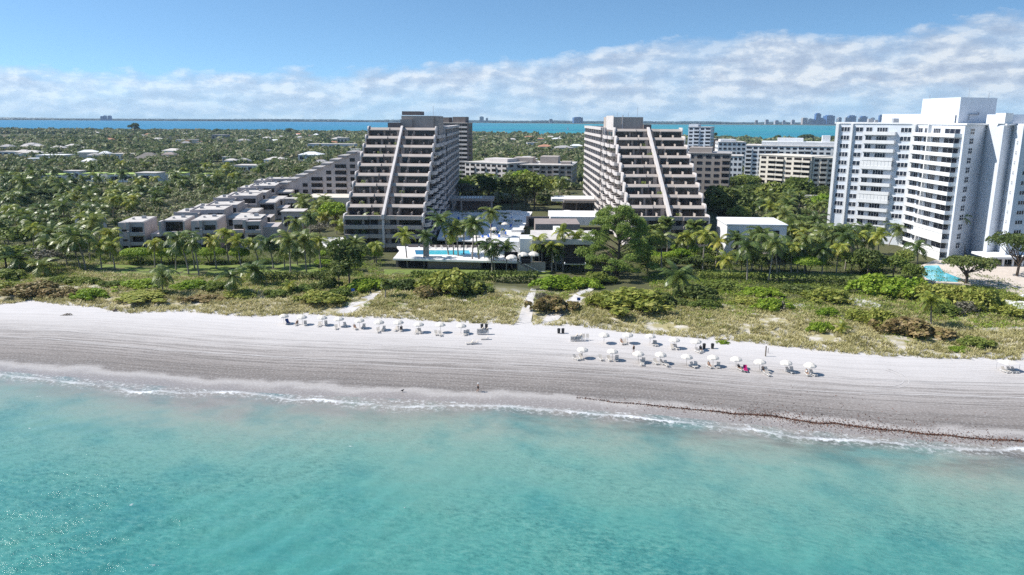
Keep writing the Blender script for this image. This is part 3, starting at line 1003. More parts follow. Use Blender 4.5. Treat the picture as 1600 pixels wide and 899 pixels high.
    q.tube([(10, 14, zt + 9.6), (10, 14, zt + 11)], .1, 5).tube([(18, 2, zt + 9.6), (18, 2, zt + 13)], .06, 5).tube([(26, 3, zt + 9.6), (26, 3, zt + 11.5)], .12, 5)
    q.build('pipe', M['steel'], t)
    for (u_, v_, s_) in ((-8, 24, 1.4), (-4, 27, 1.0), (0, 20, 1.6), (3, 24, 1.1)):
        MB().box(u_, u_ + s_ * 1.3, v_, v_ + s_, zt + .56, zt + .56 + s_).build('roof_unit', M['steel'], t)
    # entrance canopy and glazed ground floor at the right
    MB().box(9, 36, -39, -27.5, 5.2, 5.9).build('canopy', M['white'], t)
    cl = MB()
    for x in np.arange(10, 36, 3.2):
        cl.box(x, x + .5, -38.6, -38.1, 1.4, 5.2)
    cl.build('column', M['white'], t)
    window_mb(13.5, 36, 2.1, 5.1, -34.5, 12, .12).build('shopfront', [M['framew'], M['glass']], t)
    # keep a hundred windows as parts, the smallest (farthest) ones as one mesh
    wins.sort(key=lambda o: (t.location.x + o.location.x) ** 2 + (t.location.y + o.location.y) ** 2)
    rest = wins[100:]
    if rest:
        vs_, fs_, ms_ = [], [], []
        for o in rest:
            ca, sa = math.cos(o.rotation_euler.z), math.sin(o.rotation_euler.z)
            i = len(vs_)
            for v in o.data.vertices:
                x, y, z = v.co
                vs_.append((o.location.x + x * ca - y * sa, o.location.y + x * sa + y * ca, o.location.z + z))
            for p_ in o.data.polygons:
                fs_.append(tuple(i + k for k in p_.vertices)); ms_.append(p_.material_index)
            bpy.data.objects.remove(o)
        m = MB(); m.v, m.f, m.m = vs_, fs_, ms_
        tag(m.build('windows', [M['framew'], M['glass2']], t), kind='stuff')
    return t


white_tower()
# wing farther left of the white tower, seen past its corner
block('apartment_tower', 'narrow white balcony stack just left of the tall white tower', 'apartment tower', P(1292, 338), P(1311, 330), 18, 46.0, 14, 'white', 1, balc=(0,),
      glass='glass2', frame='framew', balm='white')

# ------------------------------------------------------------------ grey townhouses
def townhouse(label, x, y, rz, w=11.5, d=20.0, h=10.6, variant=0, group=None):
    t = thing('townhouse', label, 'townhouse', (x, y, 1.9), rz, group)
    b = MB()
    if variant == 0:          # three storeys, one balcony bay at the right, a notch at the parapet
        b.box(0, w * .42, 0, d, 0, h).box(w * .42 + .003, w, .8, d - .003, 0, h - .003)
        b.box(w * .34, w * .45, -.9, 0.4, h - 2.2, h + .25)
    elif variant == 1:        # set back top storey over a wider base
        b.box(0, w, 3.5, d, 0, h).box(-3.4, w * .9, 0, d * .8, 0, h * .62)
        b.box(-.3, .5, -.9, 3.8, h * .55, h + .2).box(w - .6, w, 1.2, 3.5, h * .62, h)
    else:
        b.box(0, w * .5, 2.2, d, 0, h).box(w * .42, w * .95, 0, d - .01, 0, h - .4)
        b.box(w * .37, w * .48, -.8, .6, h - 2.6, h + .2).box(w * .5, w * 1.45, 6, d * 1.1, 0, h * .7)
    b.build('wall', M['town'], t)
    r = MB()
    r.box(.35, w * (1 if variant != 2 else .95) - .35, (1.2 if variant == 0 else 4.0), d - .4, h + .005, h + .16)
    r.box(w * .3, w * .36, d * .45, d * .52, h + .16, h + .8)
    MB().box(w * .6, w * .75, d * .6, d * .68, h + .16, h + 1.0).build('roof_unit', M['steel'], t)
    r.build('roof', M['roofw'], t)
    g_ = [M['frame'], M['glass']]
    y0 = .8 if variant == 0 else 0
    fl = (3.4, 6.9)
    if variant == 0:
        for z in fl:
            window_mb(w * .5, w * .93, z + .1, z + 2.6, y0 - .02, 3).build('window', g_, t)
            window_mb(w * .14, w * .32, z + 1.2, z + 1.9, -.02, 2).build('window', g_, t)
            MB().box(w * .44, w + .1, -.8, .78, z - .3, z + .02).box(w * .44, w + .1, -.8, -.6, z + .02, z + .95).box(w * .36, w * .435, -1.0, -.01, z - .9, z + 1.3).build('balcony', M['town'], t)
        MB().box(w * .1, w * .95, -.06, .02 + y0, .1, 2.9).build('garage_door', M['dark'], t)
    elif variant == 1:
        window_mb(w * .12, w * .9, h * .62 + .3, h - .5, 3.47, 4).build('window', g_, t)
        for z in (.3, 3.6):
            window_mb(-2.6, w * .3, z + .5, z + 2.4, -.03, 3).build('window', g_, t)
            window_mb(w * .45, w * .82, z + .3, z + 2.5, -.03, 2).build('window', g_, t)
        MB().box(w * .05, w * .92, -.7, -.003, h * .62 - .5, h * .62 + .8).build('balcony', M['town'], t)
    else:
        for z in fl:
            window_mb(w * .52, w * .9, z + .1, z + 2.4, -.02, 3).build('window', g_, t)
            window_mb(w * .04, w * .34, z + .1, z + 2.5, 2.17, 3).build('window', g_, t)
            MB().box(w * .44, w * .97, -1.2, -.003, z - .3, z + .85).build('balcony', M['town'], t)
            MB().box(-.1, w * .36, .4, 2.16, z - .3, z + .8).build('balcony', M['town'], t)
    s = MB()
    for z in (3.9,):
        s.box(w * (1 if variant != 2 else 1.45) + .001, w * (1 if variant != 2 else 1.45) + .05, d * .55, d * .72, z, z + 1.3)
    s.build('side_window', M['glass'], t)
    return t


def at(px, py, z=2.2):
    return S(px, py, z)


for px, py, v, w, lab in ((189, 396, 0, 8.4, 'leftmost grey townhouse, three storeys with two stacked dark balconies'),
                          (254, 394, 1, 8.0, 'grey townhouse with a set back top floor, second from the left of the beach row'),
                          (302, 392, 0, 8.8, 'grey townhouse with pale curtained windows, third from the left of the beach row'),
                          (365, 391, 2, 10.5, 'grey townhouse with two balcony bays, last of the beach row towards the left terraced tower')):
    x, y = at(px, py)
    townhouse(lab, x, y, R(9), w, 17, 11.2, v, 'townhouses facing the beach')
row = [(266, 346, 292), (296, 333, 300), (330, 322, 322), (352, 312, 342), (372, 304, 362), (388, 298, 382), (404, 292, 404), (300, 350, 298)]
for i, (px, py, _) in enumerate(((272, 352, 0), (300, 338, 0), (338, 325, 0), (356, 315, 0), (374, 308, 0), (391, 302, 0), (404, 296, 0))):
    Y = 305 + 26 * i
    zr = 11.0
    x = S(px, py, 2.2)
    # eye line to the roof edge of each house in the receding row
    X, zz = V((267, 295, 332, 352, 371, 385, 398)[i], 320, Y)
    t = thing('townhouse', 'grey flat-roofed townhouse, %s of the row receding behind the beach townhouses' % ORD[i], 'townhouse', (X, Y, 1.9), R(9), 'townhouses in the receding row')
    zr += (.0, -.9, .5, -.5, .6, -.6, .3)[i]
    b = MB().box(7, 20, 0, 18, 0, zr).box(0, 6.997, 2.5, 20, 0, zr - 1.1).box(20.003, 28, 2.5, 19, 0, zr - 3.2).box(3, 11, -4.5, -.003, 0, zr - .6).box(11.003, 16, -3, -.004, 0, zr - 3.0).box(28.003, 33, 5, 18, 0, zr - 6)
    for e_ in ((7, 20, 0, .35, zr), (7, 7.35, .35, 18, zr), (19.65, 20, .35, 18, zr), (0, 6.99, 2.5, 2.85, zr - 1.1), (3, 11, -4.5, -4.15, zr - .6)):
        b.box(e_[0], e_[1], e_[2], e_[3], e_[4], e_[4] + .55)
    b.build('wall', M['town'], t)
    MB().box(7.4, 19.6, .4, 17.6, zr + .005, zr + .12).box(.3, 6.9, 3, 19.6, zr - 1.09, zr - .98).box(20.4, 27.6, 3, 18.6, zr - 3.19, zr - 3.05).build('roof', M['roofw'], t)
    for u_, v_ in ((9, 8), (14.5, 12), (3, 9)):
        MB().box(u_, u_ + 1.3, v_, v_ + 1.1, zr - (1.0 if u_ < 7 else -.1), zr + (.1 if u_ < 7 else 1.0)).build('roof_unit', M['steel'], t)
    window_mb(14, 19.4, zr - 3.0, zr - .9, -.03, 3).build('window', [M['frame'], M['glass']], t)
    window_mb(21, 27.2, zr - 6.4, zr - 3.9, 2.47, 3).build('window', [M['frame'], M['glass']], t)
    MB().box(13.2, 20, -1.6, -.004, zr - 4.6, zr - 3.3).build('balcony', M['town'], t)
    window_mb(28.4, 32.6, 2.0, 4.4, 4.97, 2).build('window', [M['frame'], M['glass']], t)

# small buildings near the left tower
def simple_house(name, label, cat, x, y, rz, w, d, h, wallm, roofm, hip=0.0, win=3, z=2.0, group=None, over=.5, winm='glass', op=(.3, .8)):
    t = thing(name, label, cat, (x, y, z - .5), rz, group)
    h += .5
    MB().box(-w / 2, w / 2, 0, d, 0, h).build('wall', M[wallm], t)
    r = MB()
    x0, x1, y0, y1 = -w / 2 - over, w / 2 + over, -over, d + over
    if hip:
        k = min(w, d) * .48
        ridge = [(x0 + k, y0 + k, h + hip), (x1 - k, y0 + k, h + hip), (x1 - k, y1 - k, h + hip), (x0 + k, y1 - k, h + hip)]
        base = [(x0, y0, h), (x1, y0, h), (x1, y1, h), (x0, y1, h)]
        for a_ in range(4):
            b_ = (a_ + 1) % 4
            r.face([base[a_], base[b_], ridge[b_], ridge[a_]])
        r.face(ridge)
        r.face(base[::-1])
    else:
        r.box(x0, x1, y0, y1, h + .004, h + .4)
    r.build('roof', M[roofm], t)
    for k in range(win):
        a_, b_ = -w / 2 + w * (k + .2) / win, -w / 2 + w * (k + .8) / win
        window_mb(a_, b_, h * op[0], h * op[1], -.03, 2).build('window', [M['framew'], M[winm]], t)
    return t


x, y = at(478, 350); simple_house('pavilion', 'low white flat-roofed pavilion in the garden between townhouses and left tower', 'pavilion', x, y, R(4), 11, 9, 5.0, 'cream', 'roofw', win=2)
x, y = at(458, 362); simple_house('pavilion', 'small white cube house behind the palms right of the beach townhouses', 'pavilion', x, y, R(4), 9, 9, 8.5, 'town', 'roofw', win=2)
x, y = at(455, 336); simple_house('stair_tower', 'little grey stair tower beside the receding townhouse row', 'stair tower', x, y, R(4), 5, 5, 8, 'town', 'roofw', win=1)

# white sunlit wing house at the right
x0, y0 = S(1133, 404)
x1, y1 = S(1205, 410)
zc = V(1135, 352, y0)[1]
t = thing('villa', 'white cube-shaped villa behind a row of palms left of the white slab tower', 'villa', (x0, y0, 1.5), R(-3))
MB().box(0, 20.5, 0, 18, 0, zc - 1.5).build('wall', M['white'], t)
MB().xprism([(-.3, zc - 1.5), (-.3, zc - 1.1), (18.3, zc - .9), (18.3, zc - 1.5)], -.3, 20.8).build('roof', M['white'], t)
for z in (2.8, 7.2):
    window_mb(2.6, 4.3, z + 1.0, z + 3.4, -.03, 2).build('window', [M['frame'], M['glass']], t)
    window_mb(8, 18, z + .6, z + 3.6, -.03, 5).build('window', [M['frame'], M['glass']], t)
    MB().box(6.5, 19.5, -1.4, -.003, z - .2, z + .7).build('balcony', M['white'], t)
MB().box(4.6, 22, -5, -.004, 0, 2.7).build('porch', M['dark'], t)  # solid block coloured as the shade under the porch roof
MB().box(4.2, 22.4, -5.4, -.2, 2.704, 3.1).build('porch_roof', M['conc'], t)

# ------------------------------------------------------------------ pool terrace, plaza and clubhouse
ZD = 5.4
fl = S(614, 404, ZD); fr = S(808, 409, ZD); bl = S(620, 385, ZD); br = S(815, 387, ZD)
t = thing('pool_terrace', 'raised white pool terrace with dark undercroft in front of the left terraced tower', 'pool terrace', (fl[0], fl[1], 0))
loc = lambda p: (p[0] - fl[0], p[1] - fl[1])
q = [loc(fl), loc(fr), loc(br), loc(bl)]
pa, pb, pc, pd = (loc(S(*a_, ZD)) for a_ in ((650, 398), (736, 398), (733, 391), (648, 391)))
# deck laid around the pool basin
dk = MB()
dk.prism([q[0], q[1], (q[1][0], pb[1]), (q[0][0], pa[1])], ZD - .6, ZD)
dk.prism([(q[0][0], pd[1]), (q[1][0], pc[1]), q[2], q[3]], ZD - .6, ZD)
dk.prism([(q[0][0], pa[1]), pa, pd, (q[0][0], pd[1])], ZD - .6, ZD)
dk.prism([pb, (q[1][0], pb[1]), (q[1][0], pc[1]), pc], ZD - .6, ZD)
dk.build('deck', M['deck'], t)
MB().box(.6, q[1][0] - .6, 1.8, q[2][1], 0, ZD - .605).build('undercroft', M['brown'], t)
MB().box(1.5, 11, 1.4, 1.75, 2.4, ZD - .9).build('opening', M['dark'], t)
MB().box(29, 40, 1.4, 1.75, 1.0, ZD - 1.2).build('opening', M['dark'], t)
MB().xprism([(-.1, 0), (-.1, ZD - .2), (1.75, ZD - .2), (1.75, 0)], 11.2, 28.6).build('front_wall', M['conc_dark'], t)


def pool_water(name, c, c2):
    m, nt, b = nodes(name)
    nt.links.new(mix(nt, c, c2, noise(nt, .35, 4)), b.inputs['Base Color'])
    b.inputs['Roughness'].default_value = .12
    bump(nt, b, noise(nt, 1.5, 3), .2, .05)
    return m


M['pool'] = pool_water('pool_water', (.06, .46, .58), (.10, .55, .66))
M['pool_deep'] = pool_water('deep_pool_water', (.03, .20, .38), (.05, .28, .48))
MB().prism([(pa[0] + 4, pa[1]), pb, pc, (pd[0] + 4, pd[1])], ZD - .5, ZD - .12).build('pool', M['pool'], t)
MB().prism([pa, (pa[0] + 3.995, pa[1]), (pd[0] + 3.995, pd[1]), pd], ZD - .5, ZD - .125).build('pool', M['pool_deep'], t)
cx_, cy_ = loc(S(666, 401, ZD))
MB().box(cx_ - .9, cx_ + .9, cy_ - .7, cy_ + .9, ZD, ZD + 4.6).build('pillar', M['conc'], t)
pr = MB()
for k in range(10):
    pr.box(2 + k * 4.1, 5.5 + k * 4.1, q[2][1] - .9, q[2][1] - .3, ZD, ZD + .8)
pr.build('planter', M['conc_dark'], t)
# ramp wall with a stair at the right end
st = thing('stair_wall', 'beige stair wall with a slanting white handrail at the right end of the pool terrace', 'stair', (fr[0], fr[1], 0))
MB().xprism([(-.3, 0), (-.3, ZD), (0, ZD), (0, 0)], .1, 9).build('wall', M['conc'], st)
m = MB()
for k in range(10):
    m.box(.4 + k * .7, 1.1 + k * .7, -1.4, -.31, 0, ZD - .5 - k * .38)
m.build('steps', M['conc'], st)
MB().tube([(.4, -1.3, ZD + .5), (7.2, -1.3, ZD - 2.9), (9.5, -1.3, ZD - 2.9)], .09, 5).build('handrail', M['plastic'], st)

# sunloungers and people-free furniture on the deck come with the beach things

# plaza, white, in the tower's shadow
ZP = 5.0
pl = [S(*a_, ZP) for a_ in ((683, 374), (806, 380), (826, 341), (832, 331), (700, 326))]
mb = MB().prism(pl, ZP - .5, ZP)
o = tag(mb.build('plaza', M['deck']), kind='structure')
MB_ = MB()
random.seed(3)
k = 0
for py in (336, 341, 346, 351, 357, 363, 368):
    for px in range(722 if py < 350 else 705, 818, 13):
        if random.random() < .62:
            x, y = S(px + random.uniform(-4, 4), py + random.uniform(-1, 1), ZP)
            w, d, h = random.uniform(1.6, 6.0), random.uniform(.6, 2.0), random.uniform(.5, 1.9)
            t = thing('planter', 'white box planter on the shaded plaza beside the left terraced tower', 'planter', (x, y, ZP), 0, 'white planters on the shaded plaza')
            MB().box(-w / 2, w / 2, 0, d, 0, h).box(-w / 2 + .15, w / 2 - .15, .15, d - .15, h, h + .05).build('box', M['deck'], t)
            if random.random() < .6:
                bx = MB()
                for q_ in range(40):
                    a_, b_, c_ = random.uniform(-w / 2, w / 2), random.uniform(0, d), h + random.uniform(0, .8)
                    bx.face([(a_, b_, c_), (a_ + .5, b_, c_ + .2), (a_ + .4, b_ + .3, c_ + .5)])
                bx.build('plant', M['leafd'], t)
            k += 1
# pavilion at the back of the plaza
x, y = S(706, 330, ZP); x2, _ = S(772, 330, ZP)
t = thing('pavilion', 'flat pavilion with a slatted white roof at the back of the shaded plaza', 'pavilion', (x, y, ZP - .5))
L_ = x2 - x
MB().box(-1, L_, -3, 12, 5.8, 6.9).build('roof', M['conc'], t)
MB().box(2, L_ - 1, 5, 11, 0, 5.8).build('wall', M['conc_dark'], t)
m = MB()
for k in range(8):
    m.box(4.5 + k * 1.35, 5.3 + k * 1.35, -2, 6, 6.9, 7.2)
m.build('skylight', M['plastic'], t)
m = MB()
for k in (0.5, 4.5, L_ - 1.5):
    m.box(k, k + .8, -2.2, -1.4, 0, 5.8)
m.build('column', M['conc'], t)
# entrance canopy before the right tower
x, y = S(862, 326, 5); x2, _ = S(946, 326, 5)
t = thing('entrance_canopy', 'white entrance canopy beside the sunlit side of the right terraced tower', 'canopy', (x, y, 2))
L_ = x2 - x
MB().box(0, L_, 0, 16, 6.6, 8.0).build('roof', M['white'], t)
MB().box(6, L_ + 2, -3, -.003, 6.2, 7.6).build('fascia', M['conc'], t)
m = MB()
for k in (5.5, 12, L_ - 4):
    m.box(k, k + .9, -1.5, -.6, 0, 6.2)
m.build('column', M['conc_dark'], t)
MB().box(7, L_, 8, 15.5, 0, 6.2).build('wall', M['conc_dark'], t)
x, y = S(886, 335, 4)
t = thing('fountain', 'round white fountain drum under the entrance canopy', 'fountain', (x, y, 2.5))
MB().lathe([(0, 0), (2.2, 0), (2.2, 3.2), (1.9, 3.3), (0, 3.3)], 18).build('basin', M['deck'], t)
for k, (px, py, w) in enumerate(((872, 339, 4.4), (884, 340, 4.4))):
    pass

# clubhouse: white stepped volumes
t = thing('clubhouse', 'white stepped clubhouse with terraces right of the pool, partly behind the feathery pine', 'clubhouse', (2, 262, 0))
def lb(px0, px1, py, z0, z1, dep, mi='white', name='wall'):
    x0, y0 = S(px0, py, z0); x1, _ = S(px1, py, z0)
    return MB().box(x0 - 2, x1 - 2, y0 - 262, y0 - 262 + dep, z0, z1)
lb(812, 832, 412, 4.5, 12.5, 9).build('wall', M['white'], t)
for z in (8.2, 10.3):
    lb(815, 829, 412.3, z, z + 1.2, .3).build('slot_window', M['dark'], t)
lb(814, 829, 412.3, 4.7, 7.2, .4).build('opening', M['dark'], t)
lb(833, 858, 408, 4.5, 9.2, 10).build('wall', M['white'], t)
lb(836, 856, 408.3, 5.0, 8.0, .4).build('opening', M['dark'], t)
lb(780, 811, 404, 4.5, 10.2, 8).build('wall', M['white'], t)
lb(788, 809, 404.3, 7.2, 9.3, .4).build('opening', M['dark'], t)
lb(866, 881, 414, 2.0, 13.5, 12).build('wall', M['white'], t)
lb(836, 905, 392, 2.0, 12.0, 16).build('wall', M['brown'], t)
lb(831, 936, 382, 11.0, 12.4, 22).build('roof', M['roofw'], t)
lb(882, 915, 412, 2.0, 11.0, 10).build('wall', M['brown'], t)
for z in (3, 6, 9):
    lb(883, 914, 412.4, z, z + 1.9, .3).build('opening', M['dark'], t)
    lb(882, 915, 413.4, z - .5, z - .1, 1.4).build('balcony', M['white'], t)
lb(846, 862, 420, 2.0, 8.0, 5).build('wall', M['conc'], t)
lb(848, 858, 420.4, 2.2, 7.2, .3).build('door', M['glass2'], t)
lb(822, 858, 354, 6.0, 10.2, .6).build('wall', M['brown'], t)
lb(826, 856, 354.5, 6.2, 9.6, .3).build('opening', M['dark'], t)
lb(860, 945, 352, 6.0, 9.6, 22).build('roof', M['white'], t)
# white terrace paving beside the left tower (its left foot) and lawn court
o = tag(MB().prism([S(*a_, 2.3) for a_ in ((498, 388), (552, 388), (548, 372), (505, 372))], 2.0, 2.6).build('terrace', M['deck']), kind='structure')

# patio and pool by the white tower
o = tag(MB().prism([S(*a_, 2.2) for a_ in ((1432, 420), (1460, 409), (1600, 412), (1640, 470), (1600, 462), (1545, 450), (1500, 446), (1450, 444))], 1.8, 2.75).build('patio', M['pave']), kind='structure')
po = MB().prism([S(*a_, 2.75) for a_ in ((1437, 423), (1446, 415.5), (1466, 415), (1474, 425), (1502, 436), (1496, 441), (1455, 439), (1442, 431))], 2.755, 2.80)
tag(po.build('swimming_pool', M['pool']), 'turquoise swimming pool beside the round dark tree under the white slab tower', 'swimming pool')
o = tag(MB().prism([S(*a_, 2.2) for a_ in ((1530, 470), (1600, 462), (1640, 480), (1640, 500), (1560, 485))], 1.8, 2.6).build('path', M['deck']), kind='structure')
# ------------------------------------------------------------------ houses in the woods
HS_ = [
    (79, 256, 42, 'white', 'white', 0, 2, 'white two-storey modern house with a row of tall windows and a flat roof', 6.5),
    (10, 245, 30, 'white', 'roofw', 0, 3, 'long white-roofed house at the far left edge', 4.5),
    (53, 248, 56, 'white', 'roofw', 0, 4, 'long low white-roofed house behind the white modern house', 4.5),
    (8, 236, 18, 'roofg', 'roofg', 3, 2, 'grey hip-roofed house at the far left edge', 4.5),
    (38, 236, 16, 'white', 'roofw', 3, 2, 'white hip-roofed house, the left of two behind the long low roof', 4.5),
    (56, 236, 18, 'cream', 'roofw', 3, 2, 'cream hip-roofed house, the right of two behind the long low roof', 4.5),
    (110, 235, 18, 'white', 'roofw', 3, 2, 'white hip-roofed house amid dark trees', 4.5),
    (128, 238, 12, 'cream', 'roofw', 2.5, 2, 'small cream house right of the white hip-roofed house amid dark trees', 4),
    (156, 235, 12, 'white', 'roofw', 2.5, 2, 'small white house standing alone among trees in the middle distance', 4),
    (146, 251, 18, 'cool', 'roofg', 2.5, 2, 'bluish grey house beside the white domed roof', 4.5),
    (163, 249, 16, 'white', 'white', 3, 2, 'white house with a steep white roof', 5),
    (188, 251, 30, 'white', 'roofw', 0, 4, 'wide white house with a flat roof and dark windows, left of the thatched house', 5.5),
    (228, 255, 38, 'brown', 'thatch', 6, 2, 'house with a big grey-brown thatched roof', 3.5),
    (263, 253, 20, 'cream', 'brown', 2.5, 3, 'house with a dark red-brown roof right of the thatched house', 6),
    (263, 264, 18, 'white', 'roofw', 0, 2, 'small white house below the red-brown roof', 4.5),
    (295, 209, 10, 'white', 'roofw', 0, 1, 'small distant white house, leftmost of the far ones left of the towers', 5),
    (112, 210, 9, 'white', 'roofw', 0, 1, 'tiny white far house near the bay at the left', 5),
    (348, 212, 12, 'white', 'roofw', 0, 2, 'tiny white far house above the grey building', 5),
    (306, 219, 12, 'cream', 'roofw', 2, 2, 'small cream far house left of the grey building', 5),
    (342, 220, 22, 'roofg', 'roofg', 0, 4, 'far grey building with many windows amid trees', 9),
    (392, 219, 14, 'white', 'roofw', 2.5, 2, 'small white far house right of the grey building', 5),
    (355, 254, 14, 'white', 'roofw', 0, 2, 'small white flat house amid bare trees', 4.5),
    (360, 260, 18, 'white', 'roofw', 2, 2, 'white house with a crooked hip roof amid palms', 4.5),
    (327, 268, 15, 'cream', 'terra', 2.5, 2, 'small house with an orange tiled roof behind the townhouse grove', 4),
    (386, 268, 40, 'white', 'roofw', 0, 4, 'long low white-roofed house behind the receding townhouses', 4),
    (420, 241, 10, 'white', 'roofw', 0, 1, 'tiny white shed-like house below the long white building', 4),
    (457, 233, 18, 'white', 'roofw', 0, 2, 'low white house left of the long blue-white building', 4.5),
    (517, 236, 72, 'cool', 'roofw', 0, 9, 'long blue-white school-like building left of the left terraced tower', 7.5),
    (535, 226, 16, 'cream', 'roofw', 0, 3, 'cream far building just above the long blue-white one', 9),
    (483, 252, 34, 'cool', 'white', 3.0, 3, 'white hip-roofed villa left of the stepped wing', 5.5),
    (497, 214, 9, 'white', 'roofw', 0, 1, 'tiny white far house near the bay left of the left terraced tower', 5),
    (558, 220, 10, 'cream', 'roofw', 0, 1, 'tiny far house close to the top of the left terraced tower', 5),
    (10, 284, 28, 'white', 'lime', 0, 2, 'flat green-roofed house, leftmost at the picture edge', 4.5),
    (82, 286, 34, 'white', 'lime', 0, 3, 'flat pale green-roofed house between two dark standing palms', 4.5),
    (113, 281, 24, 'cool', 'roofw', 0, 3, 'white flat house right of the right dark standing palm', 5),
    (146, 284, 30, 'white', 'lime', 0, 2, 'flat green-roofed house in the middle of the green-roofed row', 4.5),
    (190, 285, 40, 'white', 'lime', 0, 2, 'flat lime-roofed house left of the white box house', 4.5),
    (229, 286, 34, 'white', 'roofw', 0, 1, 'white box house with one wide dark opening in the green-roofed row', 5.5),
    (275, 283, 28, 'white', 'lime', 0, 2, 'flat green-roofed house right of the white box house', 4.5),
    (325, 283, 22, 'white', 'lime', 0, 2, 'flat green-roofed house at the right end of the green-roofed row', 4),
    (135, 362, 34, 'white', 'roofw', 0, 2, 'white flat-roofed house hidden in the left grove', 5),
    (832, 229, 16, 'white', 'roofw', 0, 2, 'white far house between the terraced towers', 5),
    (853, 236, 22, 'cream', 'terra', 3, 2, 'far house with an orange tiled roof between the terraced towers', 5),
    (882, 238, 28, 'roofg', 'roofg', 3, 2, 'far house with a grey hip roof near the right terraced tower', 5),
    (845, 222, 10, 'white', 'terra', 2, 1, 'tiny far house with an orange roof near the bay between the towers', 5),
]
for px, py, w_, wm, rm, hip, nw, lab, hh in HS_:
    x, y = S(px, py, 2.2)
    w = w_ / F * y
    hh *= 1.3
    if py > 300:
        hh = 6
    simple_house('house', lab, 'house', x, y, random.uniform(-.12, .12), w, min(w * .8, 22), hh, wm, rm, hip=hip * min(1.0, w / 14), win=nw, winm='glass2')


# specks of pale roofs farther off
_rr = random.Random(77)
_n = 0
while _n < 74:
    Y = math.sqrt(_rr.uniform(640 ** 2, 1900 ** 2))
    px = _rr.uniform(-20, 560) if _rr.random() < .8 else _rr.uniform(745, 900)
    x = (px - 800) / F * Y
    w = _rr.uniform(11, 24)
    left = px < 600
    simple_house('house', 'small pale-roofed house among the trees of the ' + ('wide suburb left of the towers' if left else 'suburb seen between the towers'), 'house', x, Y, _rr.uniform(-.4, .4), w, w * .7, _rr.uniform(5, 7.5),
                 _rr.choice(('white', 'cream', 'cool')), _rr.choice(('roofw', 'roofw', 'roofg', 'white', 'terra', 'roofw')), hip=_rr.choice((0, 2.5, 2.5)), win=0,
                 group='small houses left of the towers' if left else 'small houses between the towers')
    _n += 1
# ------------------------------------------------------------------ leaf geometry
def leaf_cloud(lobes, n, size, r, flat=0.5, shell=0.72, aspect=1.6):
    """n leaf quads near the skins of ellipsoid lobes (cx, cy, cz, rx, ry, rz)"""
    lobes = np.array(lobes, float)
    w = (lobes[:, 3] * lobes[:, 4]); w /= w.sum()
    k = r.choice(len(lobes), n, p=w)
    d = r.normal(size=(n, 3)); d[:, 2] = np.where(d[:, 2] < -0.3, -d[:, 2] * .6, d[:, 2])
    d /= np.linalg.norm(d, axis=1)[:, None]
    rad = shell + (1.04 - shell) * r.random(n) ** 0.6
    c = lobes[k, :3] + d * lobes[k, 3:] * rad[:, None]
    # leaf frame: normal between outward and random
    nrm = d * flat + r.normal(size=(n, 3)) * 0.55 + np.array((0, 0, .35))
    nrm /= np.linalg.norm(nrm, axis=1)[:, None]
    t = np.cross(nrm, r.normal(size=(n, 3))); t /= np.linalg.norm(t, axis=1)[:, None] + 1e-9
    b = np.cross(nrm, t)
    s = size * (0.6 + 0.8 * r.random(n))[:, None]
    v = np.stack([c - t * s * aspect * .5, c - b * s * .5 + t * s * .1, c + t * s * aspect * .5, c + b * s * .5 + t * s * .1], 1).reshape(-1, 3)
    f = np.arange(n * 4).reshape(n, 4)
    return v, f


def crown_lobes(r, rx, rz, n, spread=0.62, zc=0.0):
    out = []
    for _ in range(n):
        a = r.random() * 6.283; q = math.sqrt(r.random()) * spread
        s = 0.36 + 0.26 * r.random()
        out.append((math.cos(a) * q * rx, math.sin(a) * q * rx, zc + (r.random() - .35) * rz * 0.9, rx * s, rx * s, rz * s * 1.05))
    return out


def limb_mesh(name, r, h, rad, spread, mat, n=5, lean=(0, 0)):
    m = MB()
    m.tube([(0, 0, -.4), (lean[0] * .3, lean[1] * .3, h * .35), (lean[0], lean[1], h * .6)], [rad * 1.25, rad, rad * .75], 7)
    for k in range(n):
        a = 6.283 * k / n + r.random() * .8
        q = spread * (.5 + .4 * r.random())
        m.tube([(lean[0] * .6, lean[1] * .6, h * (.4 + .1 * r.random())), (math.cos(a) * q * .5, math.sin(a) * q * .5, h * .72), (math.cos(a) * q, math.sin(a) * q, h * (.9 + .15 * r.random()))],
               [rad * .55, rad * .38, rad * .14], 5)
    return m.mesh(name, mat, True)


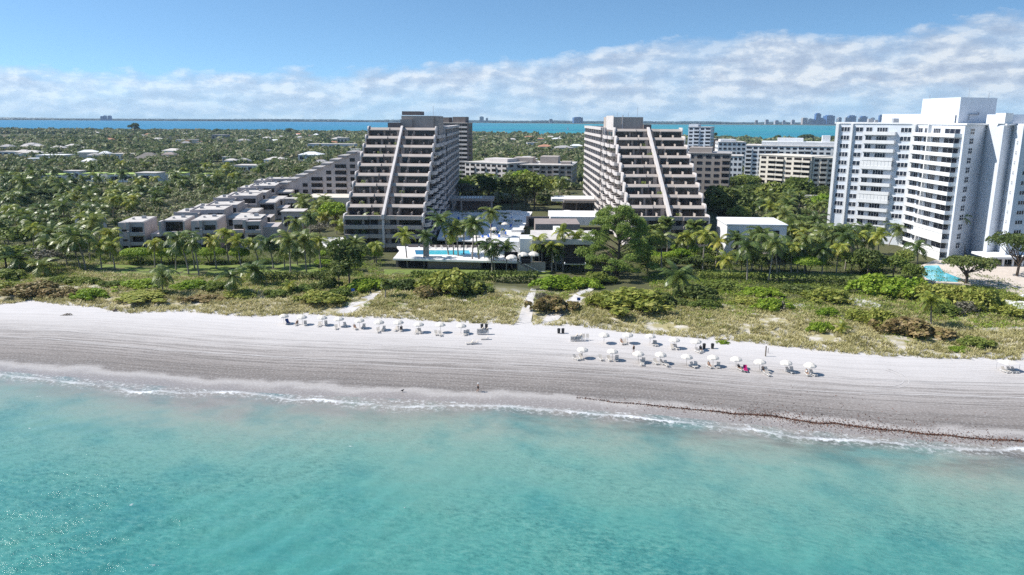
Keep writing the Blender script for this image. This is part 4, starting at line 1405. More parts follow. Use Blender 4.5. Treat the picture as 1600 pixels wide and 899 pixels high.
# ------------------------------------------------------------------ palms
def palm_crown(seed, n=16, L=4.8, seg=7, droop=1.0, mat='palm'):
    r = np.random.default_rng(seed)
    vs, fs = [], []
    cnt = 0
    for k in range(n):
        a = k * 2.399963 + r.normal(0, .15)
        u = (k + .5) / n
        el0 = R(82 - 105 * u + r.normal(0, 7))            # young fronds stand, old ones hang
        ln = L * (0.78 + 0.3 * r.random()) * (0.85 + .25 * math.sin(math.pi * min(1, u + .2)))
        ca, sa = math.cos(a), math.sin(a)
        p = np.array((0.0, 0, 0)); el = el0
        pts, dirs = [p.copy()], [el]
        for q in range(seg):
            p = p + ln / seg * np.array((math.cos(el) * ca, math.cos(el) * sa, math.sin(el)))
            el -= droop * R(11 + 7 * q / seg) * (1.0 if el > -1.1 else .15)
            pts.append(p.copy()); dirs.append(el)
        side = np.array((-sa, ca, 0.0))
        tw = r.normal(0, .25)
        for q in range(1, seg + 1):
            c0 = pts[q - 1]; c1 = pts[q]
            t = q / seg
            wl = 1.15 * math.sin(math.pi * (0.12 + 0.80 * t)) ** .8
            along = (c1 - c0) / np.linalg.norm(c1 - c0)
            upv = np.cross(along, side)
            if upv[2] < 0:
                upv = -upv
            for sgn in (-1, 1):
                for h_ in (0.1, 0.6):
                    b0 = c0 + (c1 - c0) * h_
                    b1 = c0 + (c1 - c0) * (h_ + .42)
                    hang = .25 + .25 * r.random() + sgn * tw
                    tip = b0 + side * sgn * wl * .85 + along * wl * .55 - upv * wl * hang * .6 - np.array((0, 0, wl * .22))
                    vs += [b0, b1, tip + along * .20, tip]
                    fs.append((cnt, cnt + 1, cnt + 2, cnt + 3)); cnt += 4
            vs += [c0 + side * .05, c1 + side * .04, c1 - side * .04, c0 - side * .05]
            fs.append((cnt, cnt + 1, cnt + 2, cnt + 3)); cnt += 4
    # nuts and dead skirt
    for k in range(9):
        a = r.random() * 6.28
        c = np.array((math.cos(a) * .3, math.sin(a) * .3, -.35 - .3 * r.random()))
        d = r.normal(size=(4, 3)) * .16
        vs += list(c + d); fs.append((cnt, cnt + 1, cnt + 2, cnt + 3)); cnt += 4
    return np_mesh('crown', np.array(vs), np.array(fs), M[mat])


PALM = [palm_crown(100 + i, 14 + (i % 3) * 2, 4.7, droop=(.95, 1.2, 1.05, 1.35, .85, 1.25)[i]) for i in range(6)]
PALMY = [palm_crown(140 + i, 14, 4.2, droop=1.1 + .15 * i, mat='palmy') for i in range(3)]
SABAL = [palm_crown(160 + i, 30, 2.3, droop=.9, mat='palm') for i in range(2)]
TR = []
for i in range(7):
    r = np.random.default_rng(60 + i)
    ln = [(0, 0), (.10, .02), (-.12, .03), (.22, .0), (-.24, -.03), (.06, -.08), (.34, .02)][i]
    pts = []
    for k in range(9):
        t = k / 8
        bow = math.sin(t * math.pi) * .05 * (1 if i % 2 else -1)
        pts.append((ln[0] * (t ** 1.6) + bow * .5, ln[1] * t ** 1.5, t))
    TR.append((pts, MB))


def trunk_mesh(h, lx, ly, r0=.24, bow=0.0):
    pts, rad = [], []
    for k in range(9):
        t = k / 8
        e = t ** 1.5
        pts.append((lx * e + bow * math.sin(t * math.pi), ly * e, -.5 + (h + .5) * t))
        rad.append(r0 * (1.45 - 1.1 * t ** .35 if t < .15 else 1.0 - .38 * t))
    m = MB().tube(pts, rad, 7)
    return m.mesh('trunk', M['trunk'], True)


placed = []


def palm(label, x, y, z, h, lx=0.0, ly=0.0, kind='g', sc=1.0, group=None, bow=0.0):
    t = thing('coconut_palm' if kind != 's' else 'cabbage_palm', label, 'palm tree', (x, y, z), 0, group)
    link('trunk', trunk_mesh(h, lx, ly, .2 + .006 * h, bow), t)
    me = random.choice({'g': PALM, 'y': PALMY, 's': SABAL}[kind])
    c = link('crown', me, t, (lx, ly, h - .05), random.uniform(0, 6.28), sc * 1.14)
    c.rotation_euler.x = random.uniform(-.12, .12); c.rotation_euler.y = random.uniform(-.05, .22)
    placed.append((x + lx, y + ly))
    return t


# (crown x, crown y, foot x, foot y, kind, size, what singles it out)
EXPL = [
    (240, 378, 242, 418, 'y', .95, 'palm with a pale yellow crown before the gap between the first two beach townhouses'),
    (250, 382, 252, 412, 'g', .75, 'small palm tucked beside the yellow palm at the first beach townhouse'),
    (279, 372, 295, 430, 'g', 1.15, 'broad palm whose trunk leans strongly left, before the second townhouse'),
    (276, 386, 275, 422, 'g', .8, 'short palm standing under the strongly leaning palm'),
    (302, 375, 311, 432, 'g', 1.0, 'palm with a slightly leaning trunk before the curtained townhouse'),
    (298, 368, 304, 420, 'g', .85, 'slim palm close against the front of the curtained townhouse'),
    (333, 373, 338, 420, 'y', .95, 'yellow-tipped palm before the right corner of the curtained townhouse'),
    (354, 362, 358, 412, 'y', .9, 'tall yellowish palm in the gap before the last beach townhouse'),
    (369, 374, 377, 418, 'y', .9, 'yellow palm leaning left before the last beach townhouse'),
    (392, 375, 404, 412, 'y', .95, 'palm with golden fronds under the balconies of the last beach townhouse'),
    (418, 376, 427, 420, 'g', 1.15, 'large full palm on the bright lawn right of the beach townhouses'),
    (443, 390, 445, 420, 'y', .9, 'low golden palm on the bright lawn beside the large full palm'),
    (451, 374, 454, 430, 'g', 1.1, 'upright palm with a bare straight trunk on the bright lawn'),
    (462, 346, 465, 395, 'g', 1.1, 'tall palm in front of the small white cube house'),
    (464, 392, 465, 415, 'g', .8, 'short palm under the taller ones on the bright lawn'),
    (476, 372, 479, 428, 'g', 1.1, 'palm with wind-swept fronds at the right end of the bright lawn'),
    (484, 386, 484, 416, 'g', .85, 'short palm behind the wind-swept palm'),
    (498, 374, 502, 422, 'y', .95, 'lone yellow-green palm by the white terrace left of the left terraced tower'),
    (484, 338, 484, 380, 'g', .95, 'palm in the garden by the low white pavilion'),
    (561, 344, 565, 390, 'g', 1.05, 'tall palm of the pair before the left terraced tower, the left one'),
    (568, 352, 568, 391, 'g', .85, 'lower palm of the pair before the left terraced tower, the right one'),
    (556, 375, 557, 402, 'g', .8, 'short palm below the pair at the foot of the left terraced tower'),
    (587, 381, 589, 414, 'y', .9, 'yellow palm above a light green bush left of the pool terrace'),
    (632, 365, 637, 418, 'y', 1.0, 'palm with a bright yellow-green crown left of the pool pillar'),
    (665, 366, 663, 418, 'g', .85, 'palm standing directly before the pool pillar'),
    (688, 342, 703, 413, 'g', 1.2, 'tall palm with a long left-leaning trunk crossing the blue pool'),
    (707, 364, 709, 413, 'y', .95, 'yellow palm with an upright trunk before the blue pool'),
    (711, 353, 716, 415, 'g', .9, 'palm leaning left just behind the yellow pool palm'),
    (725, 350, 724, 411, 'g', 1.0, 'straight thin palm before the right part of the blue pool'),
    (740, 348, 737, 420, 'g', 1.05, 'palm of the crossing pair at the right end of the pool, upright trunk'),
    (742, 352, 750, 420, 'g', 1.0, 'palm of the crossing pair at the right end of the pool, slanting trunk'),
    (767, 330, 767, 382, 'g', 1.1, 'tall palm standing before the shaded white plaza'),
    (765, 382, 769, 424, 'g', 1.15, 'full low palm before the right end of the pool terrace'),
    (769, 387, 773, 423, 'g', .8, 'thin palm whose trunk doubles that of the full low palm'),
    (791, 384, 791, 424, 'g', .85, 'slim palm before the white clubhouse umbrellas'),
    (840, 374, 842, 423, 'y', 1.05, 'golden palm before the slotted white clubhouse wall'),
    (847, 380, 847, 423, 'g', .7, 'thin palm beside the golden clubhouse palm'),
    (863, 382, 862, 425, 'y', .9, 'yellow palm before the clubhouse door'),
    (868, 392, 869, 424, 'g', .85, 'short dark palm right of the clubhouse door'),
    (878, 359, 880, 424, 'y', .9, 'tall palm against the plain white clubhouse wall'),
    (902, 367, 906, 421, 'y', 1.0, 'palm with drooping yellow fronds at the left edge of the feathery pine'),
    (915, 392, 914, 424, 'y', .9, 'golden palm half buried in the left side of the feathery pine'),
    (1034, 371, 1034, 424, 'g', .95, 'palm with a long straight trunk right of the feathery pine'),
    (1042, 345, 1042, 400, 's', 1.3, 'cabbage palm with a dark round head before the right terraced tower'),
    (1024, 356, 1024, 402, 's', 1.3, 'cabbage palm with a shaggy head nearest the feathery pine'),
    (1087, 350, 1088, 404, 's', 1.45, 'tall tan-headed cabbage palm at the right foot of the right terraced tower'),
    (1066, 374, 1065, 404, 'g', 1.0, 'dark low palm below the right terraced tower'),
    (1077, 366, 1078, 406, 'y', 1.0, 'pale yellow palm below the right corner of the right terraced tower'),
    (1060, 430, 1061, 463, 'g', 1.25, 'big stout palm with arching grey-green fronds at the edge of the dune'),
    (1102, 363, 1098, 424, 'y', 1.0, 'yellow palm with a bare trunk between the right terraced tower and the white villa'),
    (1124, 375, 1118, 414, 'y', 1.0, 'orange-tinged palm at the left corner of the white villa'),
    (1135, 402, 1141, 431, 'y', 1.0, 'low golden palm with a thick crown before the white villa'),
    (1167, 383, 1167, 441, 'g', 1.15, 'palm with a straight trunk before the left half of the white villa'),
    (1174, 387, 1174, 424, 'g', .8, 'short palm just behind the straight palm of the white villa'),
    (1151, 371, 1151, 414, 'g', 1.0, 'palm close against the left part of the white villa front'),
    (1178, 368, 1179, 412, 'g', 1.1, 'palm close against the middle of the white villa front'),
    (1203, 370, 1204, 412, 'g', 1.0, 'palm close against the right part of the white villa front'),
    (1189, 361, 1190, 424, 'g', .95, 'tall slim palm rising over the roof of the white villa'),
    (1210, 378, 1200, 441, 'g', 1.2, 'large palm leaning right before the right half of the white villa'),
    (1211, 384, 1214, 427, 'g', .95, 'palm whose trunk crosses that of the large leaning villa palm'),
    (1220, 385, 1217, 425, 'g', .9, 'palm at the right end of the white villa porch'),
    (1239, 383, 1236, 427, 'y', .9, 'yellowish palm left of the clipped green tree'),
    (1249, 385, 1246, 427, 'g', .85, 'palm standing over the clipped green tree'),
    (1261, 372, 1257, 427, 'g', 1.0, 'taller palm with a leaning trunk behind the clipped green tree'),
    (1285, 389, 1284, 429, 'g', 1.0, 'palm right of the clipped green tree'),
    (1312, 385, 1307, 427, 'y', 1.0, 'golden palm at the left edge of the thicket below the white slab tower'),
    (1340, 366, 1338, 412, 'y', 1.1, 'orange-yellow palm within the thicket below the white slab tower'),
    (1367, 364, 1362, 398, 'g', 1.15, 'palm with a curved trunk high in the thicket below the white slab tower'),
    (1404, 354, 1388, 384, 'g', 1.0, 'palm leaning far right in front of the white slab tower balconies'),
    (1389, 345, 1388, 380, 'g', 1.0, 'palm in front of the lowest balconies of the white slab tower'),
    (1433, 384, 1433, 412, 'g', 1.15, 'palm with big arching fronds beside the turquoise swimming pool'),
    (1301, 318, 1301, 365, 'g', 1.1, 'palm before the left corner of the white slab tower'),
    (1317, 322, 1318, 362, 'g', .95, 'palm with dark fronds just right of the tower corner palm'),
    (1494, 340, 1508, 402, 'g', 1.05, 'tall solitary palm with a curved bare trunk before the white slab tower'),
    (1455, 468, 1455, 509, 'y', 1.0, 'solitary leaning young palm on the dune at the right'),
    (1314, 508, 1315, 521, 'y', .55, 'tiny yellow palm seedling in the dune grass'),
    (254, 426, 255, 458, 'g', 1.0, 'low stemmed palm at the seaward edge of the townhouse lawn'),
    (362, 430, 363, 463, 'g', 1.05, 'palm with spreading grey fronds on the dune below the beach townhouses'),
    (398, 420, 400, 446, 'g', 1.1, 'dense palm on the dune right of the spreading grey one'),
    (452, 444, 452, 459, 'y', .6, 'tufted little palm on the dune below the bright lawn'),
    (604, 440, 602, 465, 's', .8, 'dead-looking shaggy palm stump beside the sandy path'),
    (27, 402, 32, 426, 'g', 1.35, 'very broad palm with arching fronds at the far left edge above the dune'),
    (68, 412, 71, 433, 'g', 1.1, 'dark palm right of the very broad one at the far left edge'),
    (120, 368, 134, 422, 'g', 1.2, 'leaning palm in the left grove with a long pale trunk'),
    (110, 380, 126, 421, 'g', 1.0, 'palm with a parallel slanting trunk beside the long pale one'),
    (98, 377, 105, 418, 'g', 1.0, 'palm left of the two parallel slanting trunks'),
    (157, 382, 159, 422, 'y', 1.0, 'yellow palm on the left end of the lawn'),
    (173, 381, 180, 421, 'y', 1.0, 'bright yellow palm nearest the leftmost townhouse'),
    (171, 362, 172, 405, 'y', 1.0, 'golden palm rising just left of the leftmost townhouse roof'),
    (140, 368, 141, 408, 'g', 1.0, 'palm behind the yellow palms at the left end of the lawn'),
    (147, 343, 148, 395, 'g', 1.15, 'large palm over the white flat roof in the left grove'),
    (125, 338, 126, 380, 'y', .9, 'yellow palm above the white flat roof in the left grove'),
    (15, 324, 16, 365, 'y', 1.2, 'golden-green palm at the far left edge of the grove'),
    (100, 287, 101, 325, 'g', 1.4, 'dark palm standing up before the green-roofed houses, right one of two'),
    (37, 283, 38, 322, 'g', 1.5, 'dark palm standing up before the green-roofed houses, left one of two'),
    (177, 309, 178, 345, 'y', 1.1, 'orange-tinted palm in the middle of the left grove'),
    (693, 290, 693, 318, 'g', 1.2, 'palm in the shade at the back of the left terraced tower'),
    (716, 288, 716, 312, 'g', 1.1, 'dark palm in front of the wide low pale block'),
    (878, 280, 878, 310, 'g', 1.2, 'palm in front of the low grey stepped block, near the right terraced tower'),
]
for cx, cy, bx, by, kd, sc, lab in EXPL:
    x, y, z = G(bx, by)
    z = min(z, 3.0)
    X, zc = V(cx, cy + 3, y)
    h = max(1.2, zc - z)
    palm(lab, x, y, z, h, X - x, random.uniform(-.5, .5), kd, sc, None, random.uniform(-.25, .25) * min(1, h / 8))

# groves of palms that cannot be told apart
occ = []            # plan boxes kept free of plants (x0, x1, y0, y1)
for o in [o for o in COL.objects if o.parent is None and o.type == 'EMPTY' and o.get('category') not in ('palm tree', 'planter')]:
    xs, ys = [], []
    for ch in o.children:
        if ch.type == 'MESH':
            ca, sa = math.cos(o.rotation_euler.z), math.sin(o.rotation_euler.z)
            cb, sb = math.cos(ch.rotation_euler.z), math.sin(ch.rotation_euler.z)
            for c in ch.bound_box:
                u, v = ch.location.x + c[0] * cb - c[1] * sb, ch.location.y + c[0] * sb + c[1] * cb
                xs.append(o.location.x + u * ca - v * sa); ys.append(o.location.y + u * sa + v * ca)
    if xs:
        hs_ = o.get('category') == 'house'
        occ.append((min(xs) - 1.5, max(xs) + 1.5, min(ys) - (min(48, .075 * min(ys)) if hs_ else 2), max(ys) + 1.5))


def free(x, y, r=0.0):
    return not any(a - r < x < b + r and c - r < y < d + r for a, b, c, d in occ)


def inpoly(x, y, poly):
    c = False
    n = len(poly)
    for i in range(n):
        x1, y1 = poly[i]; x2, y2 = poly[i - 1]
        if (y1 > y) != (y2 > y) and x < (x2 - x1) * (y - y1) / (y2 - y1) + x1:
            c = not c
    return c


def scatter(poly, n, dmin, r=0.0, seed=1, taken=None, tries=60):
    rr = random.Random(seed)
    xs = [p[0] for p in poly]; ys = [p[1] for p in poly]
    out = []
    taken = placed if taken is None else taken
    for _ in range(n * tries):
        if len(out) >= n:
            break
        x, y = rr.uniform(min(xs), max(xs)), rr.uniform(min(ys), max(ys))
        if inpoly(x, y, poly) and free(x, y, r) and all((x - a) ** 2 + (y - b) ** 2 > dmin * dmin for a, b in taken[-700:]):
            out.append((x, y)); taken.append((x, y))
    return out


def px_poly(pts, z=2.2):
    return [S(a, b, z) for a, b in pts]


GROVES = [
    (px_poly([(-70, 425), (150, 418), (182, 398), (186, 355), (260, 330), (250, 312), (-120, 318)]), 74, 4.2, 'palm of the dense left grove behind the dune, crowns interlocking', 'palms of the left grove', (5, 10)),
    (px_poly([(-120, 316), (250, 310), (330, 305), (420, 285), (400, 272), (-150, 284)]), 62, 5.5, 'palm in the belt between the left grove and the green-roofed houses', 'palms behind the townhouses', (7, 12)),
    (px_poly([(1225, 400), (1300, 432), (1420, 410), (1440, 385), (1300, 345), (1200, 320), (1150, 322), (1228, 372)]), 52, 4.5, 'palm of the thicket between the white villa and the white slab tower', 'palms of the right thicket', (5, 11)),
    (px_poly([(735, 318), (850, 322), (880, 300), (860, 280), (720, 286)]), 28, 4.5, 'palm in the courtyard garden between the two terraced towers', 'palms between the towers', (6, 10)),
    (px_poly([(420, 345), (530, 380), (530, 330), (455, 316)]), 12, 5, 'palm in the garden left of the left terraced tower', 'palms of the left tower garden', (4, 8)),
]
for poly, n, dm, lab, grp, hh in GROVES:
    for x, y in scatter(poly, n, dm, 0.5, seed=n):
        h = random.uniform(*hh)
        palm(lab, x, y, 2.1, h, random.uniform(-1.6, 1.6), random.uniform(-1, 1), 'y' if random.random() < .18 else 'g', random.uniform(.9, 1.25), grp, random.uniform(-.3, .3))

# ------------------------------------------------------------------ broadleaf trees
CROWN = {}
for key, mat_ in (('d', 'leafd'), ('m', 'leafm'), ('l', 'leafl'), ('g', 'leafg')):
    CROWN[key] = []
    for i in range(4):
        r = np.random.default_rng(300 + i + ord(key))
        v, f = leaf_cloud(crown_lobes(r, 1.0, .72, 9 + i), 1500 if key != 'g' else 900, .115 if key != 'g' else .08, r)
        CROWN[key].append(np_mesh('crown', v, f, M[mat_]))
LIMB = [limb_mesh('trunk', np.random.default_rng(400 + i), 1.0, .045, .55, M['bark']) for i in range(3)]


def tree(label, x, y, z, h, rx, key='d', group=None, name='broadleaf_tree', flat=1.0):
    t = thing(name, label, 'tree', (x, y, z), random.uniform(0, 6.28), group)
    link('trunk', random.choice(LIMB), t, (0, 0, 0), 0, (rx * .9, rx * .9, h * .8))
    rz = min(h * .42, rx * .85) * flat
    c = link('crown', random.choice(CROWN[key]), t, (0, 0, h - rz * .95), 0, (rx, rx * random.uniform(.85, 1.1), rz * 1.35))
    placed.append((x, y))
    return t


def tree_px(label, px, py, wpx, hpx, key='d', **kw):
    """tree seen at column px with its foot at py, crown wpx wide, hpx tall in the photograph"""
    x, y, z = G(px, py)
    D = y / math.cos(PITCH)
    h = V(px, py - hpx, y)[1] - z
    return tree(label, x, y, z, max(1.5, h), wpx / F * D / 2, key, **kw)


EXT = [
    (546, 448, 66, 72, 'd', 'large dark round tree left of the pool terrace'),
    (530, 452, 46, 46, 'd', 'dark spreading tree at the left foot of the large round tree'),
    (585, 414, 32, 30, 'l', 'light green leafy tree under the yellow palm left of the pool terrace'),
    (732, 322, 52, 34, 'g', 'brown-twigged tree behind the slatted pavilion'),
    (722, 316, 34, 34, 'l', 'bright lime tree behind the slatted pavilion'),
    (764, 322, 40, 46, 'd', 'deep shaded tree at the back of the plaza'),
    (800, 328, 46, 52, 'd', 'dark tree in the middle of the courtyard garden'),
    (835, 328, 52, 56, 'm', 'yellow-green tall tree in the courtyard garden, near the entrance canopy'),
    (850, 330, 30, 26, 'd', 'bushy dark tree left of the entrance canopy'),
    (742, 300, 40, 28, 'd', 'tree before the wide low pale block'),
    (816, 300, 40, 34, 'l', 'bright golden green tree in the courtyard before the low stepped block'),
    (784, 262, 26, 16, 'm', 'rounded olive tree standing before the wide low pale block'),
    (1170, 322, 60, 34, 'd', 'dark tree mass right of the right terraced tower'),
    (1135, 352, 62, 60, 'd', 'deep shadowed tree filling the gap right of the right terraced tower'),
    (1205, 330, 58, 44, 'm', 'broad green tree below the cream block'),
    (1160, 300, 46, 26, 'm', 'olive tree below the shaded grey block'),
    (1245, 322, 50, 46, 'm', 'green leafy tree below the middle of the cream block'),
    (1290, 346, 40, 40, 'l', 'light green feathery tree beside the corner of the white slab tower'),
    (1355, 435, 52, 46, 'd', 'dark broad tree at the foot of the right thicket'),
    (1330, 428, 40, 34, 'm', 'bushy tree at the left foot of the right thicket'),
    (1395, 436, 50, 36, 'm', 'rounded bushy tree left of the turquoise swimming pool'),
    (1425, 442, 40, 30, 'm', 'small rounded tree touching the turquoise swimming pool'),
    (1012, 426, 40, 60, 'm', 'slim tree at the right side of the feathery pine'),
    (1062, 412, 26, 24, 'l', 'small lime tree below the right terraced tower'),
    (505, 350, 40, 24, 'g', 'grey-green round tree left of the left terraced tower'),
    (524, 356, 46, 40, 'l', 'yellow-green tree against the left foot of the left terraced tower'),
    (486, 352, 36, 22, 'm', 'low tree in the garden left of the left terraced tower'),
    (474, 326, 30, 22, 'd', 'tree beside the little grey stair tower'),
    (500, 372, 46, 24, 'g', 'low twiggy tree beside the white terrace'),
    (1158, 424, 36, 30, 'm', 'bushy tree before the left part of the white villa porch'),
    (1186, 426, 34, 32, 'd', 'bushy tree before the middle of the white villa porch'),
    (1226, 424, 36, 36, 'm', 'bushy tree at the right corner of the white villa'),
    (10, 420, 70, 36, 'm', 'rounded olive tree at the far left edge'),
    (78, 424, 60, 34, 'g', 'bare twiggy tree in the left grove'),
    (40, 392, 70, 36, 'm', 'broad light green tree in the left grove'),
    (60, 318, 80, 22, 'd', 'wide dark tree behind the left grove'),
    (205, 312, 60, 22, 'd', 'wide dark tree below the green-roofed houses'),
]
for px, py, w_, h_, k_, lab in EXT:
    tree_px(lab, px, py, w_, h_, k_)

# feathery pine: one big casuarina with plumes
def casuarina():
    x, y, z = G(965, 432)
    t = thing('feathery_pine', 'big feathery light green pine rising before the left foot of the right terraced tower', 'tree', (x, y, z))
    r = np.random.default_rng(77)
    top = V(960, 322, y)[1] - z
    D = y / math.cos(PITCH)
    W = 70 / F * D
    lobes = []
    m = MB()
    m.tube([(0, 0, -.5), (.2, 0, top * .5), (-.4, 0, top * .93)], [.55, .34, .08], 7)
    for k in range(125):
        u = r.random() ** 1.15
        zc = top * (.10 + .82 * u)
        wr_ = W * (0.98 - .62 * u ** 1.4) * (.3 + .7 * r.random() ** .5)
        a = r.random() * 6.283
        p = np.array((math.cos(a) * wr_, math.sin(a) * wr_ * .8, zc + 1.2 * r.random()))
        m.tube([(0, 0, max(.8, zc - 2.6)), tuple(p * (.55, .55, 1) - (0, 0, .8)), tuple(p)], [.13, .08, .03], 4)
        s = .8 + .95 * r.random()
        lobes.append((p[0], p[1], p[2], s * 1.35, s * 1.15, s * 1.1))
    m.build('trunk', M['bark'], t, smooth=True)
    v, f = leaf_cloud(lobes, 34000, .24, r, .1, .15, 2.8)
    link('crown', np_mesh('crown', v, f, M['pine']), t)
    placed.append((x, y))
casuarina()

# the dark round tree by the pool and the big tree at the right edge
def spreading(label, px, py, w, h, key, seed):
    x, y, z = G(px, py)
    D = y / math.cos(PITCH)
    rx = w / F * D / 2
    hh = V(px, py - h, y)[1] - z
    t = thing('spreading_tree', label, 'tree', (x, y, z))
    r = np.random.default_rng(seed)
    m = MB()
    m.tube([(0, 0, -.4), (.3, 0, hh * .3), (.1, 0, hh * .5)], [.45, .36, .3], 7)
    lobes = []
    for k in range(13):
        a = 6.283 * k / 13 + r.normal(0, .2); q = rx * (.35 + .5 * r.random())
        e = (math.cos(a) * q, math.sin(a) * q, hh * (.58 + .28 * r.random()))
        m.tube([(.1, 0, hh * (.25 + .2 * r.random())), (e[0] * .5, e[1] * .5, hh * .52), e], [.24, .15, .05], 5)
        s = rx * (.26 + .14 * r.random())
        lobes.append((*e, s, s, s * .62))
    lobes.append((0, 0, hh * .78, rx * .5, rx * .5, hh * .18))
    m.build('trunk', M['bark'], t, smooth=True)
    v, f = leaf_cloud(lobes, 4200, .42, r)
    link('crown', np_mesh('crown', v, f, M[key]), t)
    placed.append((x, y))
spreading('round dark tree with a short trunk standing on the patio by the turquoise swimming pool', 1508, 446, 78, 48, 'leafd', 1)
spreading('big dark tree with twin trunks at the right edge on the patio', 1588, 434, 92, 72, 'leafd', 2)

# clipped table-shaped trees
def clipped(label, px, py, w, h, key='leafl'):
    x, y, z = G(px, py)
    D = y / math.cos(PITCH)
    rx = w / F * D / 2
    top = V(px, py - h, y)[1] - z
    t = thing('clipped_tree', label, 'clipped tree', (x, y, z))
    r = np.random.default_rng(int(px))
    m = MB()
    for k in range(4):
        a = 6.28 * k / 4 + .4
        m.tube([(math.cos(a) * .3, math.sin(a) * .3, -.3), (math.cos(a) * rx * .35, math.sin(a) * rx * .3, top * .6), (math.cos(a) * rx * .6, math.sin(a) * rx * .5, top * .85)], [.18, .12, .05], 5)
    m.build('trunk', M['bark'], t, smooth=True)
    lobes = [(0, 0, top * .68, rx * 1.1, rx * .85, top * .31)] + [(math.cos(a) * rx * .55, math.sin(a) * rx * .4, top * .68, rx * .55, rx * .5, top * .30) for a in (0, 1.5, 3, 4.5)]
    v, f = leaf_cloud(lobes, 5200, .30, r, .9, .9)
    link('crown', np_mesh('crown', v, f, M[key]), t)
    placed.append((x, y))
clipped('flat clipped tree before the leftmost grey townhouse', 216, 412, 46, 24)
clipped('flat clipped tree before the townhouse with the set back top floor', 270, 412, 50, 25)
clipped('flat clipped tree before the curtained townhouse', 330, 412, 44, 25)
clipped('narrow flat clipped tree before the last beach townhouse', 375, 412, 28, 24, 'leafl')
clipped('rounded clipped tree between palms right of the white villa', 1262, 428, 46, 28, 'leafl')
clipped('pale grey-green clipped tree before the white villa porch', 1204, 424, 34, 22, 'leafg')

# nearer woods: every tree a thing of its own; labels tell the stands apart
STANDS = [
    (px_poly([(-160, 340), (260, 330), (430, 300), (420, 283), (-200, 283)]), 46, 7.5, 'bushy green tree of the wood under the palms behind the townhouses', 'trees under the palms behind the townhouses', (5, 8), (3, 5), 'dm'),
    (px_poly([(-60, 420), (180, 400), (240, 345), (-120, 340)]), 34, 6, 'low broadleaf tree filling the left grove between palm trunks', 'trees filling the left grove', (3.5, 6), (2.5, 4), 'dmm'),
    (px_poly([(-200, 281), (440, 283), (520, 272), (520, 262), (-260, 262)]), 46, 10, 'tree of the leafy suburb around the green-roofed houses', 'trees around the green-roofed houses', (6, 10), (4, 6.5), 'ddm'),
    (px_poly([(1110, 372), (1230, 350), (1300, 345), (1290, 300), (1110, 300)]), 26, 7, 'tree of the wood between the right terraced tower and the cream block', 'trees below the cream block', (7, 12), (4, 6.5), 'dm'),
    (px_poly([(1225, 405), (1330, 430), (1430, 430), (1420, 395), (1290, 350), (1215, 350)]), 34, 6, 'broadleaf tree of the thicket below the white slab tower', 'trees of the right thicket', (4, 7.5), (3, 4.5), 'dmm'),
    (px_poly([(705, 322), (850, 326), (890, 300), (890, 270), (705, 276)]), 34, 7, 'tree of the courtyard wood between the two terraced towers', 'trees between the towers', (7, 12), (3.5, 6), 'ddm'),
    (px_poly([(700, 268), (905, 268), (905, 252), (700, 252)]), 18, 11, 'tree of the wood beside the low blocks between the towers', 'trees beside the low blocks', (7, 11), (5, 7), 'dm'),
    (px_poly([(985, 425), (1130, 424), (1120, 385), (990, 385)]), 24, 3.6, 'low tree of the garden at the foot of the right terraced tower', 'trees at the foot of the right tower', (3, 5.5), (2.2, 3.6), 'dmml'),
    (px_poly([(485, 428), (612, 420), (606, 398), (500, 396)]), 9, 3.6, 'low leafy tree in the garden left of the pool terrace', 'trees left of the pool terrace', (2.5, 4.5), (2.0, 3.2), 'ml'),
    (px_poly([(880, 428), (940, 428), (1000, 420), (985, 395), (900, 400)]), 9, 4, 'low tree crowding around the feathery pine', 'trees around the feathery pine', (3, 5), (2.2, 3.4), 'dml'),
]
for poly, n, dm, lab, grp, hh, rr_, ks in STANDS:
    for x, y in scatter(poly, n, dm, 1.2, seed=n + 5):
        tree(lab, x, y, 2.0, random.uniform(*hh), random.uniform(*rr_), random.choice(ks), grp)
# brown playing field at the far left
tag(MB().prism([S(*a_, 2.4) for a_ in ((-60, 220), (40, 222), (75, 214), (-40, 211))], 2.2, 2.9).build('playing_field', plain('dry_field', (.20, .16, .12), .95, .1, .3, .05)), kind='structure')

# ------------------------------------------------------------------ far woods: one mass of thousands of crowns
r = np.random.default_rng(9)
pts = []
def band(y0, y1, n, dens_free=True):
    yy = np.sqrt(r.random(n) * (y1 ** 2 - y0 ** 2) + y0 ** 2)
    xx = (r.random(n) * 1.56 - .78) * yy
    return xx, yy
vs_, fs_ = [], []
cnt = 0
xx_, yy_, rr2, nl = [], [], [], []
for y0, y1, n, rad, leaves in ((335, 430, 900, (3.6, 5.6), 170), (430, 700, 3000, (4.5, 7.0), 90), (700, 1200, 4200, (5.5, 8.5), 46), (1200, 2440, 8200, (7, 11), 22)):
    a_, b_ = band(y0, y1, n)
    xx_.append(a_); yy_.append(b_); rr2.append(r.uniform(*rad, n)); nl += [leaves] * n
xx_, yy_, rr2, nl = np.concatenate(xx_), np.concatenate(yy_), np.concatenate(rr2), np.array(nl)
ok = yy_ < np.interp(xx_, BAYX, BAYY) - 15
ob = np.array(occ)
for a_, b_, c_, d_ in occ:
    ok &= ~((xx_ > a_ - 3.0) & (xx_ < b_ + 3.0) & (yy_ > c_ - 5) & (yy_ < d_ + 3))
fx0, fx1 = S(-60, 220, 2.4)[0], S(75, 214, 2.4)[0]
ok &= ~((yy_ > S(0, 223, 2.4)[1]) & (yy_ < S(0, 210, 2.4)[1]) & (xx_ < S(70, 216, 2.4)[0]))
ok &= vnoise(xx_ / 40, yy_ / 55, 21) > .20
